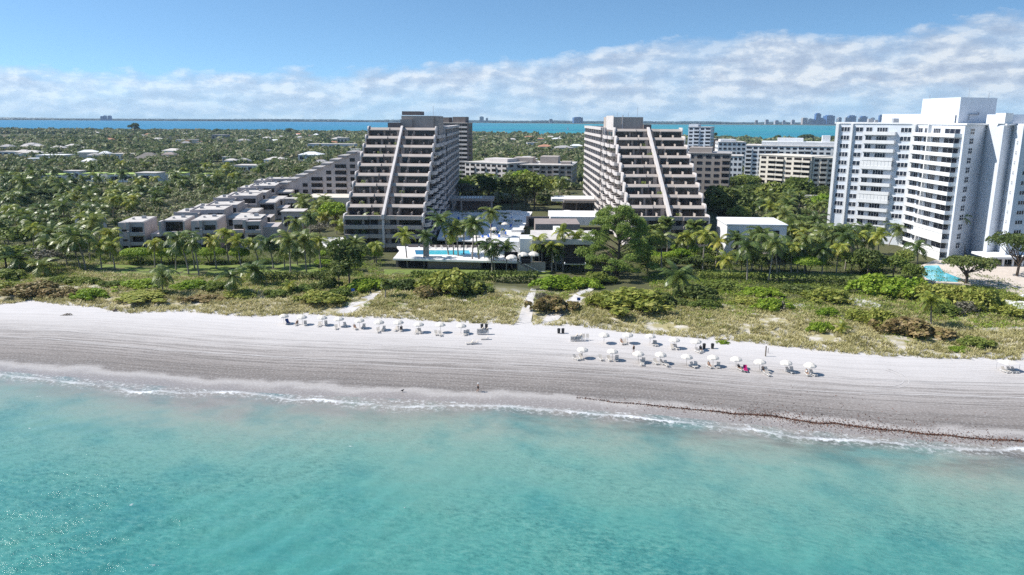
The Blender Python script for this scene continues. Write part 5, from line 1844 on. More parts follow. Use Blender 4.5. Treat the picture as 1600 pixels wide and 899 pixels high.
# the nearest belt left of y=430 is already planted tree by tree
ok &= ~((yy_ < 430) & (xx_ > -130) & (xx_ < 105))
xe, ye = r.uniform(205, 520, 420), r.uniform(262, 620, 420)
ke = np.array([free(a_, b_, 3.0) for a_, b_ in zip(xe, ye)])
xx_ = np.concatenate((xx_, xe[ke])); yy_ = np.concatenate((yy_, ye[ke])); rr2 = np.concatenate((rr2, r.uniform(3.6, 6, ke.sum()))); nl = np.concatenate((nl, np.full(ke.sum(), 170))); ok = np.concatenate((ok, np.ones(ke.sum(), bool)))
xx_, yy_, rr2, nl = xx_[ok], yy_[ok], rr2[ok], nl[ok]
for lv in np.unique(nl):
    q = np.where(nl == lv)[0]
    n = len(q)
    tall = (5.0 + 4.5 * r.random(n) + 2.5 * (r.random(n) < .07)) * np.where(yy_[q] < 600, .62, 1.0)
    k = np.repeat(np.arange(n), lv)
    d = r.normal(size=(n * lv, 3)); d[:, 2] = np.abs(d[:, 2])
    d /= np.linalg.norm(d, axis=1)[:, None]
    bumpy = 0.72 + .36 * r.random(n * lv)
    c = np.stack([xx_[q][k], yy_[q][k], 2.0 + tall[k] * .45], -1) + d * np.stack([rr2[q][k], rr2[q][k], tall[k] * .62], -1) * bumpy[:, None]
    nrm = d * .9 + r.normal(size=d.shape) * .5
    nrm /= np.linalg.norm(nrm, axis=1)[:, None]
    t_ = np.cross(nrm, r.normal(size=d.shape)); t_ /= np.linalg.norm(t_, axis=1)[:, None]
    b_ = np.cross(nrm, t_)
    s = (rr2[q][k] * {170: .21, 90: .27, 46: .40, 22: .62}[int(lv)] * (.6 + .8 * r.random(n * lv)))[:, None]
    v = np.stack([c - t_ * s * .7, c - b_ * s * .5, c + t_ * s * .7, c + b_ * s * .5], 1).reshape(-1, 3)
    vs_.append(v); fs_.append(np.arange(len(v)).reshape(-1, 4) + cnt); cnt += len(v)
tag(link('far_woods', np_mesh('far_woods', np.concatenate(vs_), np.concatenate(fs_), M['far'])), kind='stuff')

# palms standing out of the suburb: star-shaped heads on thin stems
n = 520
yy2 = np.sqrt(r.uniform(440 ** 2, 1100 ** 2, n)); xx2 = r.uniform(-.70, -.16, n) * yy2
k_ = r.random(n) < .22
xx2 = np.where(k_, r.uniform(-.07, .30, n) * yy2, xx2)
ok = np.array([free(a_, b_, 1.0) for a_, b_ in zip(xx2, yy2)])
xx2, yy2 = xx2[ok], yy2[ok]
hp = r.uniform(7, 12.5, len(xx2))
vs_, fs_, cnt = [], [], 0
for x_, y_, h_ in zip(xx2, yy2, hp):
    vs_.append(np.array([(x_ - .2, y_, 1.5), (x_ + .2, y_, 1.5), (x_ + .14, y_, h_), (x_ - .14, y_, h_)]))
    for q in range(13):
        a_ = q * 2.4 + r.random(); e0 = 1.0 - 1.5 * (q + .5) / 13; L_ = 3.6 + 1.4 * r.random()
        ca, sa = math.cos(a_), math.sin(a_)
        p0 = np.array((x_, y_, h_)); p1 = p0 + L_ * .55 * np.array((ca * math.cos(e0), sa * math.cos(e0), math.sin(e0))); e1 = e0 - .75
        p2 = p1 + L_ * .5 * np.array((ca * math.cos(e1), sa * math.cos(e1), math.sin(e1)))
        w_ = np.array((-sa, ca, -.25)) * .62
        vs_ += [np.array([p0, p1 - w_, p1 + w_ * .1, p1]), np.array([p0, p1, p1 + w_ * (1, 1, -1), p1 + w_ * .5]), np.array([p1 - w_, p2, p1 + w_ * .1, p1]), np.array([p1, p2, p1 + w_ * (1, 1, -1), p1])]
v = np.concatenate(vs_)
tag(link('far_palms', np_mesh('far_palms', v, np.arange(len(v)).reshape(-1, 4), M['palm'])), kind='stuff')

# taller clumps along the bay
for i, (px, py, w_, h_) in enumerate(((220, 207, 18, 16), (455, 211, 14, 10), (345, 206, 10, 9), (990 + 260, 224, 28, 13), (1205, 222, 12, 10), (1290, 224, 14, 11), (1110, 222, 7, 14))):
    x, y = S(px, py, 2.2)
    y = min(y, 2100)
    x = (px - 800) / F * y
    tree('tall dark tree by the bay, ' + ('the widest above the left suburb', 'above the long blue-white building', 'above the far grey building', 'over the right end of the cream block',
          'over the middle of the long white block', 'beside the white slab tower', 'spindly, by the slim blue tower')[i], x, y, 2.0, h_ / F * y, w_ / F * y / 2, 'd')

# ------------------------------------------------------------------ mainland across the bay
vs_, fs_, cnt = [], [], 0
n = 5200
x = r.uniform(-8600, 8600, n); y = 8450 + 500 * r.random(n) ** 2
hgt = 9 + 9 * vnoise(x / 420, x * 0 + 3, 2) + 5 * r.random(n)
for k_ in range(3):
    c = np.stack([x + r.normal(0, 14, n), y + r.normal(0, 5, n), 1 + hgt * (.35 + .3 * k_)], -1)
    s = 20 + 14 * r.random(n)
    v = np.stack([c + np.stack([-s, s * .2, -hgt * .35], -1), c + np.stack([s * .2, -s * .4, -hgt * .3], -1), c + np.stack([s, s * .2, hgt * .12], -1), c + np.stack([-s * .3, s * .4, hgt * .4], -1)], 1).reshape(-1, 3)
    vs_.append(v); fs_.append(np.arange(len(v)).reshape(-1, 4) + cnt); cnt += len(v)
tag(link('mainland_woods', np_mesh('mainland_woods', np.concatenate(vs_), np.concatenate(fs_), M['shore'])), kind='stuff')

M['tower_a'] = plain('distant_haze_blue', (.05, .13, .32), .4, .4, .25, .05)  # haze over the far towers is tinted into this blue base colour
M['tower_b'] = plain('distant_pale_concrete', (.42, .44, .48), .8, .2, .2, .05)
M['tower_c'] = plain('distant_tan_concrete', (.40, .35, .31), .8, .2, .2, .05)
SKYL = [(1246, 8, 8, 'tower_c'), (1254, 5, 7, 'tower_b'), (1258, 6, 6, 'tower_a'), (1266, 8, 15, 'tower_a'), (1272, 5, 8, 'tower_a'), (1285, 14, 12, 'tower_a'), (1299, 6, 9, 'tower_b'), (1310, 6, 9, 'tower_b'),
        (1318, 11, 12, 'tower_a'), (1330, 4, 9, 'tower_b'), (1336, 10, 11, 'tower_a'), (1349, 6, 9, 'tower_b'), (1362, 6, 13, 'tower_a'), (1367, 4, 10, 'tower_b'), (1373, 5, 11, 'tower_a'),
        (1228, 5, 5, 'tower_b'), (1214, 4, 4, 'tower_b'), (1203, 6, 4, 'tower_b'), (1188, 5, 5, 'tower_b'), (1172, 4, 4, 'tower_c'),
        (900, 14, 7, 'tower_a'), (752, 6, 7, 'tower_b'), (760, 3, 5, 'tower_b'), (858, 5, 4, 'tower_b'), (177, 5, 5, 'tower_a'), (184, 5, 5, 'tower_a'), (172, 4, 4, 'tower_a')]
WHERE = {900: 'wide blue block on the far shore, left of the right terraced tower', 752: 'taller pale tower on the far shore, right of the left terraced tower',
         760: 'lower pale tower on the far shore, right of the left terraced tower', 858: 'low pale building on the far shore between the terraced towers',
         177: 'middle one of the three faint blue blocks on the far shore at the left', 184: 'right one of the three faint blue blocks on the far shore at the left', 172: 'left one of the three faint blue blocks on the far shore at the left',
         1266: 'tallest dark blue skyscraper of the far skyline', 1285: 'broad dark blue slab of the far skyline, right of the tallest'}
srt = sorted([s for s in SKYL if s[0] not in WHERE])
for px, w_, h_, mt in SKYL:
    Y = 8200
    base = S(px, 192, 1)
    x = (px - 800) / F * Y
    w, h = w_ / F * Y, h_ / F * Y + 18
    lab = WHERE.get(px) or '%s skyscraper of the far skyline, %s of the unlisted ones counted from the left' % ({'tower_a': 'blue', 'tower_b': 'pale', 'tower_c': 'tan'}[mt], ORD[[s[0] for s in srt].index(px)])
    if px not in WHERE:
        lab = lab.replace(' of the unlisted ones counted from the left', ' from the left among the skyline blocks')
    t = thing('skyscraper', lab, 'skyscraper', (x, Y, 0), random.uniform(-.3, .3), 'far skyline across the bay')
    m = MB().box(-w / 2, w / 2, 0, w * .7, 0, h * .92).box(-w * .32, w * .30, w * .1, w * .6, h * .92, h)
    m.build('body', M[mt], t)
    m = MB()
    for k in range(4):
        m.box(-w * .5 + w * (k + .15) / 4, -w * .5 + w * (k + .6) / 4, -1.2, -.2, 8, h * .9)
    m.build('window_band', M['glass2'], t)

# sailing boat on the bay
x, y = S(887, 203, 0)
t = thing('sailing_boat', 'white sailing boat on the bay left of the right terraced tower', 'sailing boat', (x, y, 0))
MB().prism([(-5, -1.2), (3, -1.5), (6.5, 0), (3, 1.5), (-5, 1.2)], -.4, 1.2).build('hull', M['whitecloth'], t)
MB().tube([(0.5, 0, 1), (.5, 0, 15)], .12, 6).build('mast', M['steel'], t)
MB().xprism([(0, 0), (0, 0.1), (.1, .1), (.1, 0)], -4.5, .4).build('boom', M['steel'], t)
s_ = MB(); s_.face([(.3, .05, 2), (-4.6, .5, 2.2), (.3, .05, 14.5)]); s_.face([(.8, .05, 14), (.8, .05, 2), (6.2, -.3, 1.6)])
s_.build('sail', M['whitecloth'], t)
# ------------------------------------------------------------------ lawns and sandy paths
def draped(name, poly_px, mat, lift=.03, step=1.5, kind='structure'):
    poly = [G(*p)[:2] for p in poly_px]
    m = MB()
    if len(poly) == 4 and kind == 'strip':
        pass
    n = 14
    (ax, ay), (bx, by), (cx_, cy_), (dx, dy) = poly
    k = 5
    idx = {}
    for i in range(n + 1):
        for j in range(k + 1):
            u, v = i / n, j / k
            x = (ax * (1 - u) + bx * u) * (1 - v) + (dx * (1 - u) + cx_ * u) * v
            y = (ay * (1 - u) + by * u) * (1 - v) + (dy * (1 - u) + cy_ * u) * v
            idx[i, j] = len(m.v); m.v.append((x, y, g(x, y) + lift))
    for i in range(n):
        for j in range(k):
            m.f.append((idx[i, j], idx[i + 1, j], idx[i + 1, j + 1], idx[i, j + 1])); m.m.append(0)
    return tag(m.build(name, mat), kind='structure')


def lawn_mat():
    m, nt, b = nodes('mown_lawn')
    c = mix(nt, (.11, .17, .022), (.19, .23, .045), noise(nt, .25, 5))
    c = mix(nt, c, (.07, .10, .02), ramp(nt, [(.5, 0.0), (.75, .8)], noise(nt, 1.2, 4)).outputs[0])
    nt.links.new(c, b.inputs['Base Color'])
    b.inputs['Roughness'].default_value = .9
    bump(nt, b, noise(nt, 6, 3), .6, .1)
    return m


M['lawn'] = lawn_mat()
M['sandpath'] = plaster('trodden_sand', (.60, .565, .54), dirt=.8, scale=.5, streak=False, bmp=.4)
draped('lawn', [(140, 428), (400, 430), (396, 414), (150, 414)], M['lawn'])
draped('lawn', [(400, 430), (505, 428), (490, 412), (396, 414)], M['lawn'])
draped('lawn', [(1100, 431), (1420, 441), (1410, 430), (1100, 421)], M['lawn'])
draped('lawn', [(600, 433), (860, 433), (860, 422), (600, 421)], M['lawn'])
KEEP = [[G(*p)[:2] for p in q] for q in ([(146, 427), (400, 429), (396, 413), (150, 413)], [(400, 429), (505, 427), (490, 411), (396, 413)], [(1110, 430), (1420, 440), (1410, 430), (1110, 422)], [(600, 432), (860, 432), (860, 423), (600, 422)])]
draped('path', [(806, 508), (830, 504), (838, 452), (830, 451)], M['sandpath'])
draped('path', [(838, 506), (872, 500), (912, 466), (898, 460)], M['sandpath'])
draped('path', [(520, 490), (552, 488), (600, 456), (592, 455)], M['sandpath'])
draped('path', [(905, 462), (940, 448), (938, 444), (900, 458)], M['sandpath'])
draped('path', [(1315, 470), (1372, 484), (1380, 474), (1322, 458)], M['sandpath'])
draped('path', [(1232, 492), (1272, 490), (1275, 478), (1240, 474)], M['sandpath'])
PATHS = [[G(*p)[:2] for p in q] for q in ([(803, 512), (832, 508), (840, 450), (828, 449)], [(836, 510), (875, 503), (915, 466), (896, 458)], [(518, 493), (554, 490), (603, 455), (590, 454)],
                                          [(905, 465), (942, 450), (938, 444), (898, 457)])]

# ------------------------------------------------------------------ bushes of the dune
BUSH = {}
for key, mat_, sz in (('d', 'leafd', .15), ('m', 'leafm', .15), ('l', 'leafl', .13), ('o', 'leafo', .17), ('b', 'leafb', .18), ('g', 'leafg', .10)):
    BUSH[key] = []
    for i in range(3):
        rr = np.random.default_rng(700 + i + ord(key))
        lob = [(0, 0, .30, .55, .55, .50)]
        for _ in range(17):
            a_ = rr.random() * 6.283; q = .25 + .75 * rr.random(); s = (.34 - .20 * q) * (.7 + .7 * rr.random())
            lob.append((math.cos(a_) * q, math.sin(a_) * q, .10 + .42 * rr.random() * (1.15 - q * .6), s, s, s * 1.3))
        v, f = leaf_cloud(lob, 2600 if key != 'g' else 1500, sz * .66, rr, .35, .55, 1.2 if key in 'ob' else 1.6)
        v[:, 2] = np.maximum(v[:, 2], 0.0)
        BUSH[key].append(np_mesh('bush', v, f, M[mat_]))


def bush(label, px, py, wpx, hpx, key='m', group=None, name='bush', depth=.85):
    wpx *= 1.16; hpx *= random.uniform(.82, 1.12)
    if px < 500:
        hpx *= .74
        key = {'d': 'm'}.get(key, key)
    x, y, z = G(px, py)
    D = y / math.cos(PITCH)
    w = wpx / F * D
    h = max(.5, (V(px, py - hpx, y)[1] - z)) * .92
    o = link(name, random.choice(BUSH[key]), None, (x, y, z - .1), 0)
    o.rotation_euler.z = random.choice((0, math.pi)) + random.uniform(-.4, .4)
    o.scale = (w / 2, w / 2 * depth, h)
    return tag(o, label, 'bush', group)


BUSHES = [
    (700, 458, 96, 44, 'o', 'largest rounded olive sea grape mound before the pool terrace'),
    (676, 463, 52, 26, 'b', 'rusty pink sea grape bush at the front of the largest mound'),
    (732, 462, 62, 34, 'd', 'dark grey-green bush at the right of the largest sea grape mound'),
    (638, 452, 46, 24, 'd', 'dark round bush left of the largest sea grape mound'),
    (610, 448, 34, 18, 'l', 'pale green low bush right of the sandy path by the pool terrace'),
    (572, 452, 66, 26, 'l', 'bright green bush spread below the large dark round tree'),
    (534, 462, 44, 18, 'm', 'low green bush by the blue sign'),
    (510, 452, 40, 22, 'd', 'dark bush left of the large dark round tree'),
    (474, 456, 54, 22, 'd', 'dark green bush below the right end of the bright lawn'),
    (500, 470, 80, 18, 'o', 'wide brownish-green bush on the dune left of the blue sign'),
    (436, 462, 46, 20, 'm', 'green bush between two dune palms below the bright lawn'),
    (376, 462, 60, 16, 'o', 'low brown-green bush under the spreading grey palm'),
    (338, 452, 52, 20, 'm', 'leafy green bush on the dune below the curtained townhouse'),
    (306, 450, 56, 22, 'l', 'bright green bush on the dune below the second townhouse'),
    (318, 468, 60, 14, 'b', 'rusty low bush on the dune below the curtained townhouse'),
    (276, 452, 34, 16, 'l', 'small lime bush right of the low stemmed palm'),
    (214, 448, 66, 20, 'l', 'wide bright green bush below the leftmost townhouse lawn'),
    (178, 446, 40, 16, 'm', 'green bush at the left end of the lawn'),
    (222, 466, 90, 16, 'o', 'wide olive-brown low bush on the dune below the leftmost townhouse'),
    (146, 462, 60, 22, 'l', 'yellow-green bush on the dune left of the leftmost townhouse'),
    (132, 444, 50, 20, 'd', 'dark bush beneath the slanting palms of the left grove'),
    (96, 442, 44, 22, 'd', 'dark bush between the dark palm and the slanting palms'),
    (48, 456, 82, 28, 'b', 'rust-coloured sea grape bush, large, at the far left'),
    (14, 454, 56, 28, 'o', 'golden-olive sea grape bush cut by the left picture edge'),
    (92, 462, 58, 18, 'b', 'brownish bush right of the large rust-coloured one at the far left'),
    (8, 436, 60, 26, 'm', 'green bush beneath the very broad palm at the far left'),
    (868, 450, 74, 26, 'l', 'vivid green clipped-looking bush right of the middle sandy path'),
    (908, 448, 60, 24, 'l', 'vivid green bush below the left side of the feathery pine'),
    (936, 442, 50, 26, 'm', 'green bush at the foot of the feathery pine'),
    (862, 484, 66, 32, 'b', 'orange-brown bush between the two sandy paths'),
    (846, 470, 30, 22, 'g', 'spiky grey-green bush at the head of the middle sandy path'),
    (988, 482, 132, 40, 'o', 'widest olive sea grape thicket below the feathery pine'),
    (946, 474, 54, 28, 'o', 'yellow-green sea grape bush at the left end of the widest thicket'),
    (1034, 478, 60, 30, 'd', 'dark bush at the right end of the widest thicket'),
    (1086, 468, 64, 30, 'd', 'dark shadowy bush right of the big stout dune palm'),
    (1100, 480, 46, 18, 'm', 'green bush in front of the dark shadowy one'),
    (1126, 452, 58, 20, 'm', 'green bush below the orange-tinged palm of the white villa'),
    (1186, 462, 62, 22, 'l', 'lime bush below the villa palms'),
    (1172, 476, 60, 14, 'o', 'low straw-green bush left of the round lime bush'),
    (1205, 484, 58, 30, 'l', 'round lime bush with a twiggy grey right side'),
    (1222, 484, 34, 22, 'g', 'grey twiggy bush joined to the round lime bush'),
    (1292, 470, 84, 28, 'o', 'brown-olive bush on the dune below the clipped tree'),
    (1252, 456, 60, 16, 'd', 'dark low bush under the hedge of the white villa'),
    (1294, 492, 36, 18, 'l', 'small glowing lime bush among dune grass, the upper one'),
    (1280, 517, 40, 20, 'l', 'small glowing lime bush among dune grass, the lower one'),
    (1362, 458, 72, 42, 'l', 'tall lime bush left of the swimming pool tree'),
    (1405, 462, 90, 44, 'l', 'broad lime-green bush below the turquoise swimming pool'),
    (1450, 470, 80, 38, 'o', 'yellow-olive bush behind the solitary leaning young palm'),
    (1494, 476, 90, 42, 'o', 'olive bush below the round dark tree of the patio'),
    (1532, 486, 70, 44, 'o', 'yellowish bush at the right end of the bush row below the patio'),
    (1510, 490, 56, 28, 'g', 'grey twiggy bush in front of the bush row below the patio'),
    (1480, 492, 50, 22, 'm', 'green bush right of the solitary leaning young palm'),
    (1422, 522, 92, 38, 'b', 'big rust-brown sea grape bush left of the solitary leaning young palm'),
    (1372, 508, 62, 32, 'o', 'olive-yellow sea grape bush left of the big rust-brown one'),
    (1340, 500, 50, 24, 'o', 'straw-olive bush left of the olive-yellow sea grape'),
    (1528, 540, 54, 18, 'm', 'low green bush in the dune grass at the right'),
    (1496, 548, 34, 12, 'l', 'low lime bush at the seaward edge of the grass at the right'),
    (1572, 494, 60, 22, 'o', 'olive bush by the white path at the right edge'),
    (1585, 470, 40, 14, 'o', 'yellow-olive low bush on the patio edge at the right'),
    (1130, 536, 20, 6, 'l', 'tiny green bush on the sand edge beside the dark bins'),
]
for px, py, w_, h_, k_, lab in BUSHES:
    bush(lab, px, py, w_, h_, k_)


def hedge(label, a, b_, hpx, dpx, key, seed):
    (x0, y0, z0), (x1, y1, z1) = G(*a), G(*b_)
    L = math.hypot(x1 - x0, y1 - y0)
    h = V(a[0], a[1] - hpx, y0)[1] - z0
    rr = np.random.default_rng(seed)
    n = int(L * 60)
    u = rr.random(n) * L; v_ = rr.random(n) * 3.0; w_ = rr.random(n) * h
    onface = rr.integers(0, 3, n)
    v_ = np.where(onface == 0, 0.1 * rr.random(n), v_); w_ = np.where(onface == 1, h * (.92 + .12 * rr.random(n)), w_)
    c = np.stack([u, v_, w_], -1) + rr.normal(0, .12, (n, 3))
    nrm = rr.normal(size=(n, 3)); nrm /= np.linalg.norm(nrm, axis=1)[:, None]
    t_ = np.cross(nrm, rr.normal(size=(n, 3))); t_ /= np.linalg.norm(t_, axis=1)[:, None]
    bb = np.cross(nrm, t_); s = (.28 + .2 * rr.random(n))[:, None]
    v = np.stack([c - t_ * s, c - bb * s * .6, c + t_ * s, c + bb * s * .6], 1).reshape(-1, 3)
    o = link('hedge', np_mesh('hedge', v, np.arange(n * 4).reshape(n, 4), M[key]), None, (x0, y0, z0), math.atan2(y1 - y0, x1 - x0))
    return tag(o, label, 'hedge')


hedge('long dark hedge between the pool terrace and the dune', (742, 443), (842, 443), 16, 8, 'leafd', 1)
hedge('dark hedge behind the largest sea grape mound', (640, 436), (742, 440), 10, 8, 'leafm', 2)
hedge('green hedge along the lawn before the white villa', (1092, 438), (1200, 440), 10, 8, 'leafm', 3)
hedge('dark hedge right of the villa palms', (1205, 442), (1340, 450), 13, 8, 'leafd', 4)
hedge('dark hedge on the seaward side of the townhouse lawn', (390, 440), (510, 440), 12, 8, 'leafd', 5)

# ------------------------------------------------------------------ ground cover nobody could count
r = np.random.default_rng(31)


def on_path(x, y):
    return any(inpoly(x, y, q) for q in PATHS) or any(inpoly(x, y, q) for q in KEEP)


def scatter_cover(n, lo, hi, xlim=(-205, 150), mask=None):
    x = r.uniform(*xlim, n)
    d = r.uniform(lo, hi, n)
    y = ydu(x) + d
    if mask is not None:
        k = mask(x, y, d)
        x, y, d = x[k], y[k], d[k]
    k = np.array([not on_path(a_, b_) for a_, b_ in zip(x, y)])
    k &= np.array([free(a_, b_) for a_, b_ in zip(x, y)])
    return x[k], y[k], d[k]


# straw-coloured grass tufts
gx_, gy_, gd = scatter_cover(32000, -2.0, 52, mask=lambda x, y, d: (vnoise(x / 7, y / 5, 41) * .7 + vnoise(x / 2.5, y / 2, 42) * .5 + np.clip((2.5 - d) / 12, 0, .35) * (d < 2.5)) > (.42 + .22 * np.clip((d - 18) / 30, 0, 1)))
n = len(gx_)
B = 9
k = np.repeat(np.arange(n), B)
ang = r.random(n * B) * 6.283
lean = .5 + 1.1 * r.random(n * B)
hh = (.32 + .55 * r.random(n))[k] * (.7 + .5 * r.random(n * B))
c = np.stack([gx_[k] + r.normal(0, .28, n * B), gy_[k] + r.normal(0, .28, n * B), gz(gx_, gy_)[k] - .05], -1)
dirx, diry = np.cos(ang), np.sin(ang)
sw = .085
tip = c + np.stack([dirx * hh * lean, diry * hh * lean, hh], -1)
sd_ = np.stack([-diry * sw, dirx * sw, np.zeros(n * B)], -1)
v = np.stack([c - sd_, c + sd_, tip + sd_ * .5, tip - sd_ * .5], 1).reshape(-1, 3)
tag(link('dune_grass', np_mesh('dune_grass', v, np.arange(len(v)).reshape(-1, 4), M['grass'])), kind='stuff')


def cover(name, n, lo, hi, thr, seed, mat, size, hgt, per=26, rad=1.1, xl=(-205, 150), inv=False):
    x, y, d = scatter_cover(n, lo, hi, xl, lambda x, y, d: vnoise(x / 11, y / 8, seed) > thr)
    m = len(x)
    k = np.repeat(np.arange(m), per)
    dv = r.normal(size=(m * per, 3)); dv[:, 2] = np.abs(dv[:, 2]); dv /= np.linalg.norm(dv, axis=1)[:, None]
    rs = (.6 + .8 * r.random(m))[k]
    c = np.stack([x[k], y[k], gz(x, y)[k] - .05], -1) + dv * np.stack([rs * rad, rs * rad, rs * hgt], -1) * (.8 + .25 * r.random(m * per))[:, None]
    nrm = dv * .5 + r.normal(size=dv.shape) * .5 + np.array((0, 0, .4)); nrm /= np.linalg.norm(nrm, axis=1)[:, None]
    t_ = np.cross(nrm, r.normal(size=dv.shape)); t_ /= np.linalg.norm(t_, axis=1)[:, None]
    b_ = np.cross(nrm, t_)
    s = (size * (.6 + .8 * r.random(m * per)))[:, None]
    v = np.stack([c - t_ * s, c - b_ * s * .6, c + t_ * s, c + b_ * s * .6], 1).reshape(-1, 3)
    tag(link(name, np_mesh(name, v, np.arange(len(v)).reshape(-1, 4), M[mat])), kind='stuff')


cover('beach_vine', 4200, 7, 50, .44, 51, 'vine', .15, .5)
cover('undergrowth', 3600, 27, 68, .26, 52, 'leafm', .18, 1.0, 32, 1.3)
cover('bright_undergrowth', 4200, 20, 68, .36, 57, 'leafl', .16, .9, 32, 1.2)
cover('brush', 3800, 14, 62, .40, 53, 'leafo', .17, .8, 28, 1.2)
cover('garden_undergrowth', 5200, 60, 125, .30, 54, 'leafm', .20, 1.2, 28, 1.5)

# line of seaweed washed up at the right
wp = [G(x, y) for x, y in ((900, 622), (1000, 631), (1080, 639), (1140, 645), (1200, 650), (1260, 658), (1330, 666), (1400, 673), (1500, 682), (1620, 691))]
wx = np.array([p[0] for p in wp]); wy = np.array([p[1] for p in wp])
n = 14000
x = r.uniform(wx[0], wx[-1], n)
width = np.interp(x, [wx[0], wx[3], wx[5], wx[7], wx[-1]], [.3, .8, 2.4, 2.0, .7])
keep = r.random(n) < np.interp(x, [wx[0], wx[2], wx[4], wx[6], wx[-1]], [.12, .4, 1, 1, .5])
x, width = x[keep], width[keep]
y = np.interp(x, wx, wy) + (vnoise(x / 3.2, x * 0, 61) - .5) * .7 + r.normal(0, 1, len(x)) ** 3 * width * .35 - .3
c = np.stack([x, y, gz(x, y) + .03 + .12 * r.random(len(x))], -1)
nrm = r.normal(size=c.shape) + (0, 0, 1.2); nrm /= np.linalg.norm(nrm, axis=1)[:, None]
t_ = np.cross(nrm, r.normal(size=c.shape)); t_ /= np.linalg.norm(t_, axis=1)[:, None]
b_ = np.cross(nrm, t_); s = (.05 + .11 * r.random(len(x)))[:, None]
v = np.stack([c - t_ * s, c - b_ * s * .6, c + t_ * s, c + b_ * s * .6], 1).reshape(-1, 3)
tag(link('seaweed', np_mesh('seaweed', v, np.arange(len(v)).reshape(-1, 4), M['weed'])), kind='stuff')

# ------------------------------------------------------------------ beach furniture
def umbrella_meshes():
    cn = MB()
    n = 8
    top = (0, 0, 2.45)
    for k in range(n):
        a0, a1 = 2 * math.pi * k / n, 2 * math.pi * (k + 1) / n
        for (r0_, z0_), (r1_, z1_) in zip(((0.02, 2.48), (.55, 2.34), (1.0, 2.08)), ((.55, 2.34), (1.0, 2.08), (1.22, 1.86))):
            cn.face([(r0_ * math.cos(a0), r0_ * math.sin(a0), z0_), (r1_ * math.cos(a0), r1_ * math.sin(a0), z1_), (r1_ * math.cos(a1), r1_ * math.sin(a1), z1_), (r0_ * math.cos(a1), r0_ * math.sin(a1), z0_)])
        cn.face([(1.22 * math.cos(a0), 1.22 * math.sin(a0), 1.86), (1.23 * math.cos(a0), 1.23 * math.sin(a0), 1.68), (1.23 * math.cos(a1), 1.23 * math.sin(a1), 1.68), (1.22 * math.cos(a1), 1.22 * math.sin(a1), 1.86)])
    p = MB().tube([(0, 0, -.3), (0, 0, 2.55)], .03, 6)
    rb = MB()
    for k in range(n):
        a = 2 * math.pi * k / n
        rb.tube([(0, 0, 1.95), (.85 * math.cos(a), .85 * math.sin(a), 2.14)], .012, 4)
    return cn.mesh('canopy', M['canvas']), p.mesh('pole', M['wood']), rb.mesh('ribs', M['steel'])


UM = umbrella_meshes()


def umbrella(label, x, y, z, sc=1.0, group='cream beach umbrellas'):
    t = thing('beach_umbrella', label, 'beach umbrella', (x, y, z), random.uniform(0, 6), group)
    link('canopy', UM[0], t, sc=sc); link('pole', UM[1], t, sc=sc); link('ribs', UM[2], t, sc=sc)
    t.rotation_euler.x = random.uniform(-.05, .05); t.rotation_euler.y = random.uniform(-.06, .06)
    return t


def lounger_meshes():
    f = MB()
    for y in (-.33, .33):
        f.box(-.95, 1.0, y - .03, y + .03, .30, .36)
    for x in (-.92, .3, .95):
        f.box(x, x + .05, -.30, .30, .305, .355)
    legs = []
    for x in (-.8, .75):
        for y in (-.33, .33):
            legs.append(MB().box(x - .03, x + .03, y - .028, y + .028, -.05, .30).mesh('leg', M['plastic']))
    s = MB()
    for k in range(9):
        s.box(-.88 + .13 * k, -.78 + .13 * k, -.30, .30, .362, .385)
    b = MB()
    for k in range(6):
        t0, t1 = k * .13, k * .13 + .11
        b.face([(.3 + t0 * .7, -.31, .40 + t0 * .75), (.3 + t1 * .7, -.31, .40 + t1 * .75), (.3 + t1 * .7, .31, .40 + t1 * .75), (.3 + t0 * .7, .31, .40 + t0 * .75)])
    for y in (-.34, .30):
        b.box(.28, .33, y, y + .04, .36, .42)
        b.tube([(.3, y + .02, .39), (.86, y + .02, 1.0)], .025, 4)
    return f.mesh('frame', M['plastic']), legs, s.mesh('seat', M['strap']), b.mesh('backrest', M['strap'])


LG = lounger_meshes()


def lounger(label, x, y, z, rz, group='beach loungers', cloth=None):
    t = thing('beach_lounger', label, 'lounger', (x, y, z), rz, group)
    link('frame', LG[0], t)
    for l_ in LG[1]:
        link('leg', l_, t)
    link('seat', LG[2], t); link('backrest', LG[3], t)
    if cloth:
        o = link('towel', towel_mesh(cloth), None, (x, y, z), rz)
        tag(o, {'blue': 'dark blue towel spread over the leftmost lounger', 'magenta': 'magenta towel hanging over a lounger in the front umbrella row'}[cloth], 'towel')
    return t


def towel_mesh(c):
    m = MB()
    m.box(-.9, .3, -.36, .36, .39, .42)
    m.xprism([(-.37, .42), (-.40, .42), (-.42, .08), (-.38, .08)], -.7, .25)
    m.face([(.3, -.36, .42), (.9, -.36, 1.06), (.9, .36, 1.06), (.3, .36, .42)])
    m.face([(.9, -.36, 1.065), (1.02, -.36, .5), (1.02, .36, .5), (.9, .36, 1.065)])
    return m.mesh('towel', M[c])


# people: one skinned body each, with clothes and hair
def skinned(name, pts, edges, rad, mat, parent=None, root=0, sub=1):
    me = bpy.data.meshes.new(name)
    me.from_pydata(pts, edges, [])
    me.materials.append(mat)
    o = link(name, me, parent)
    md = o.modifiers.new('skin', 'SKIN')
    md.use_smooth_shade = True
    layer = me.skin_vertices[0].data if me.skin_vertices else None
    if layer is None:
        bpy.context.view_layer.objects.active = o
        layer = me.skin_vertices[0].data
    for i, q in enumerate(rad):
        layer[i].radius = (q, q)
        layer[i].use_root = (i == root)
    s = o.modifiers.new('sub', 'SUBSURF')
    s.levels = s.render_levels = sub
    return o


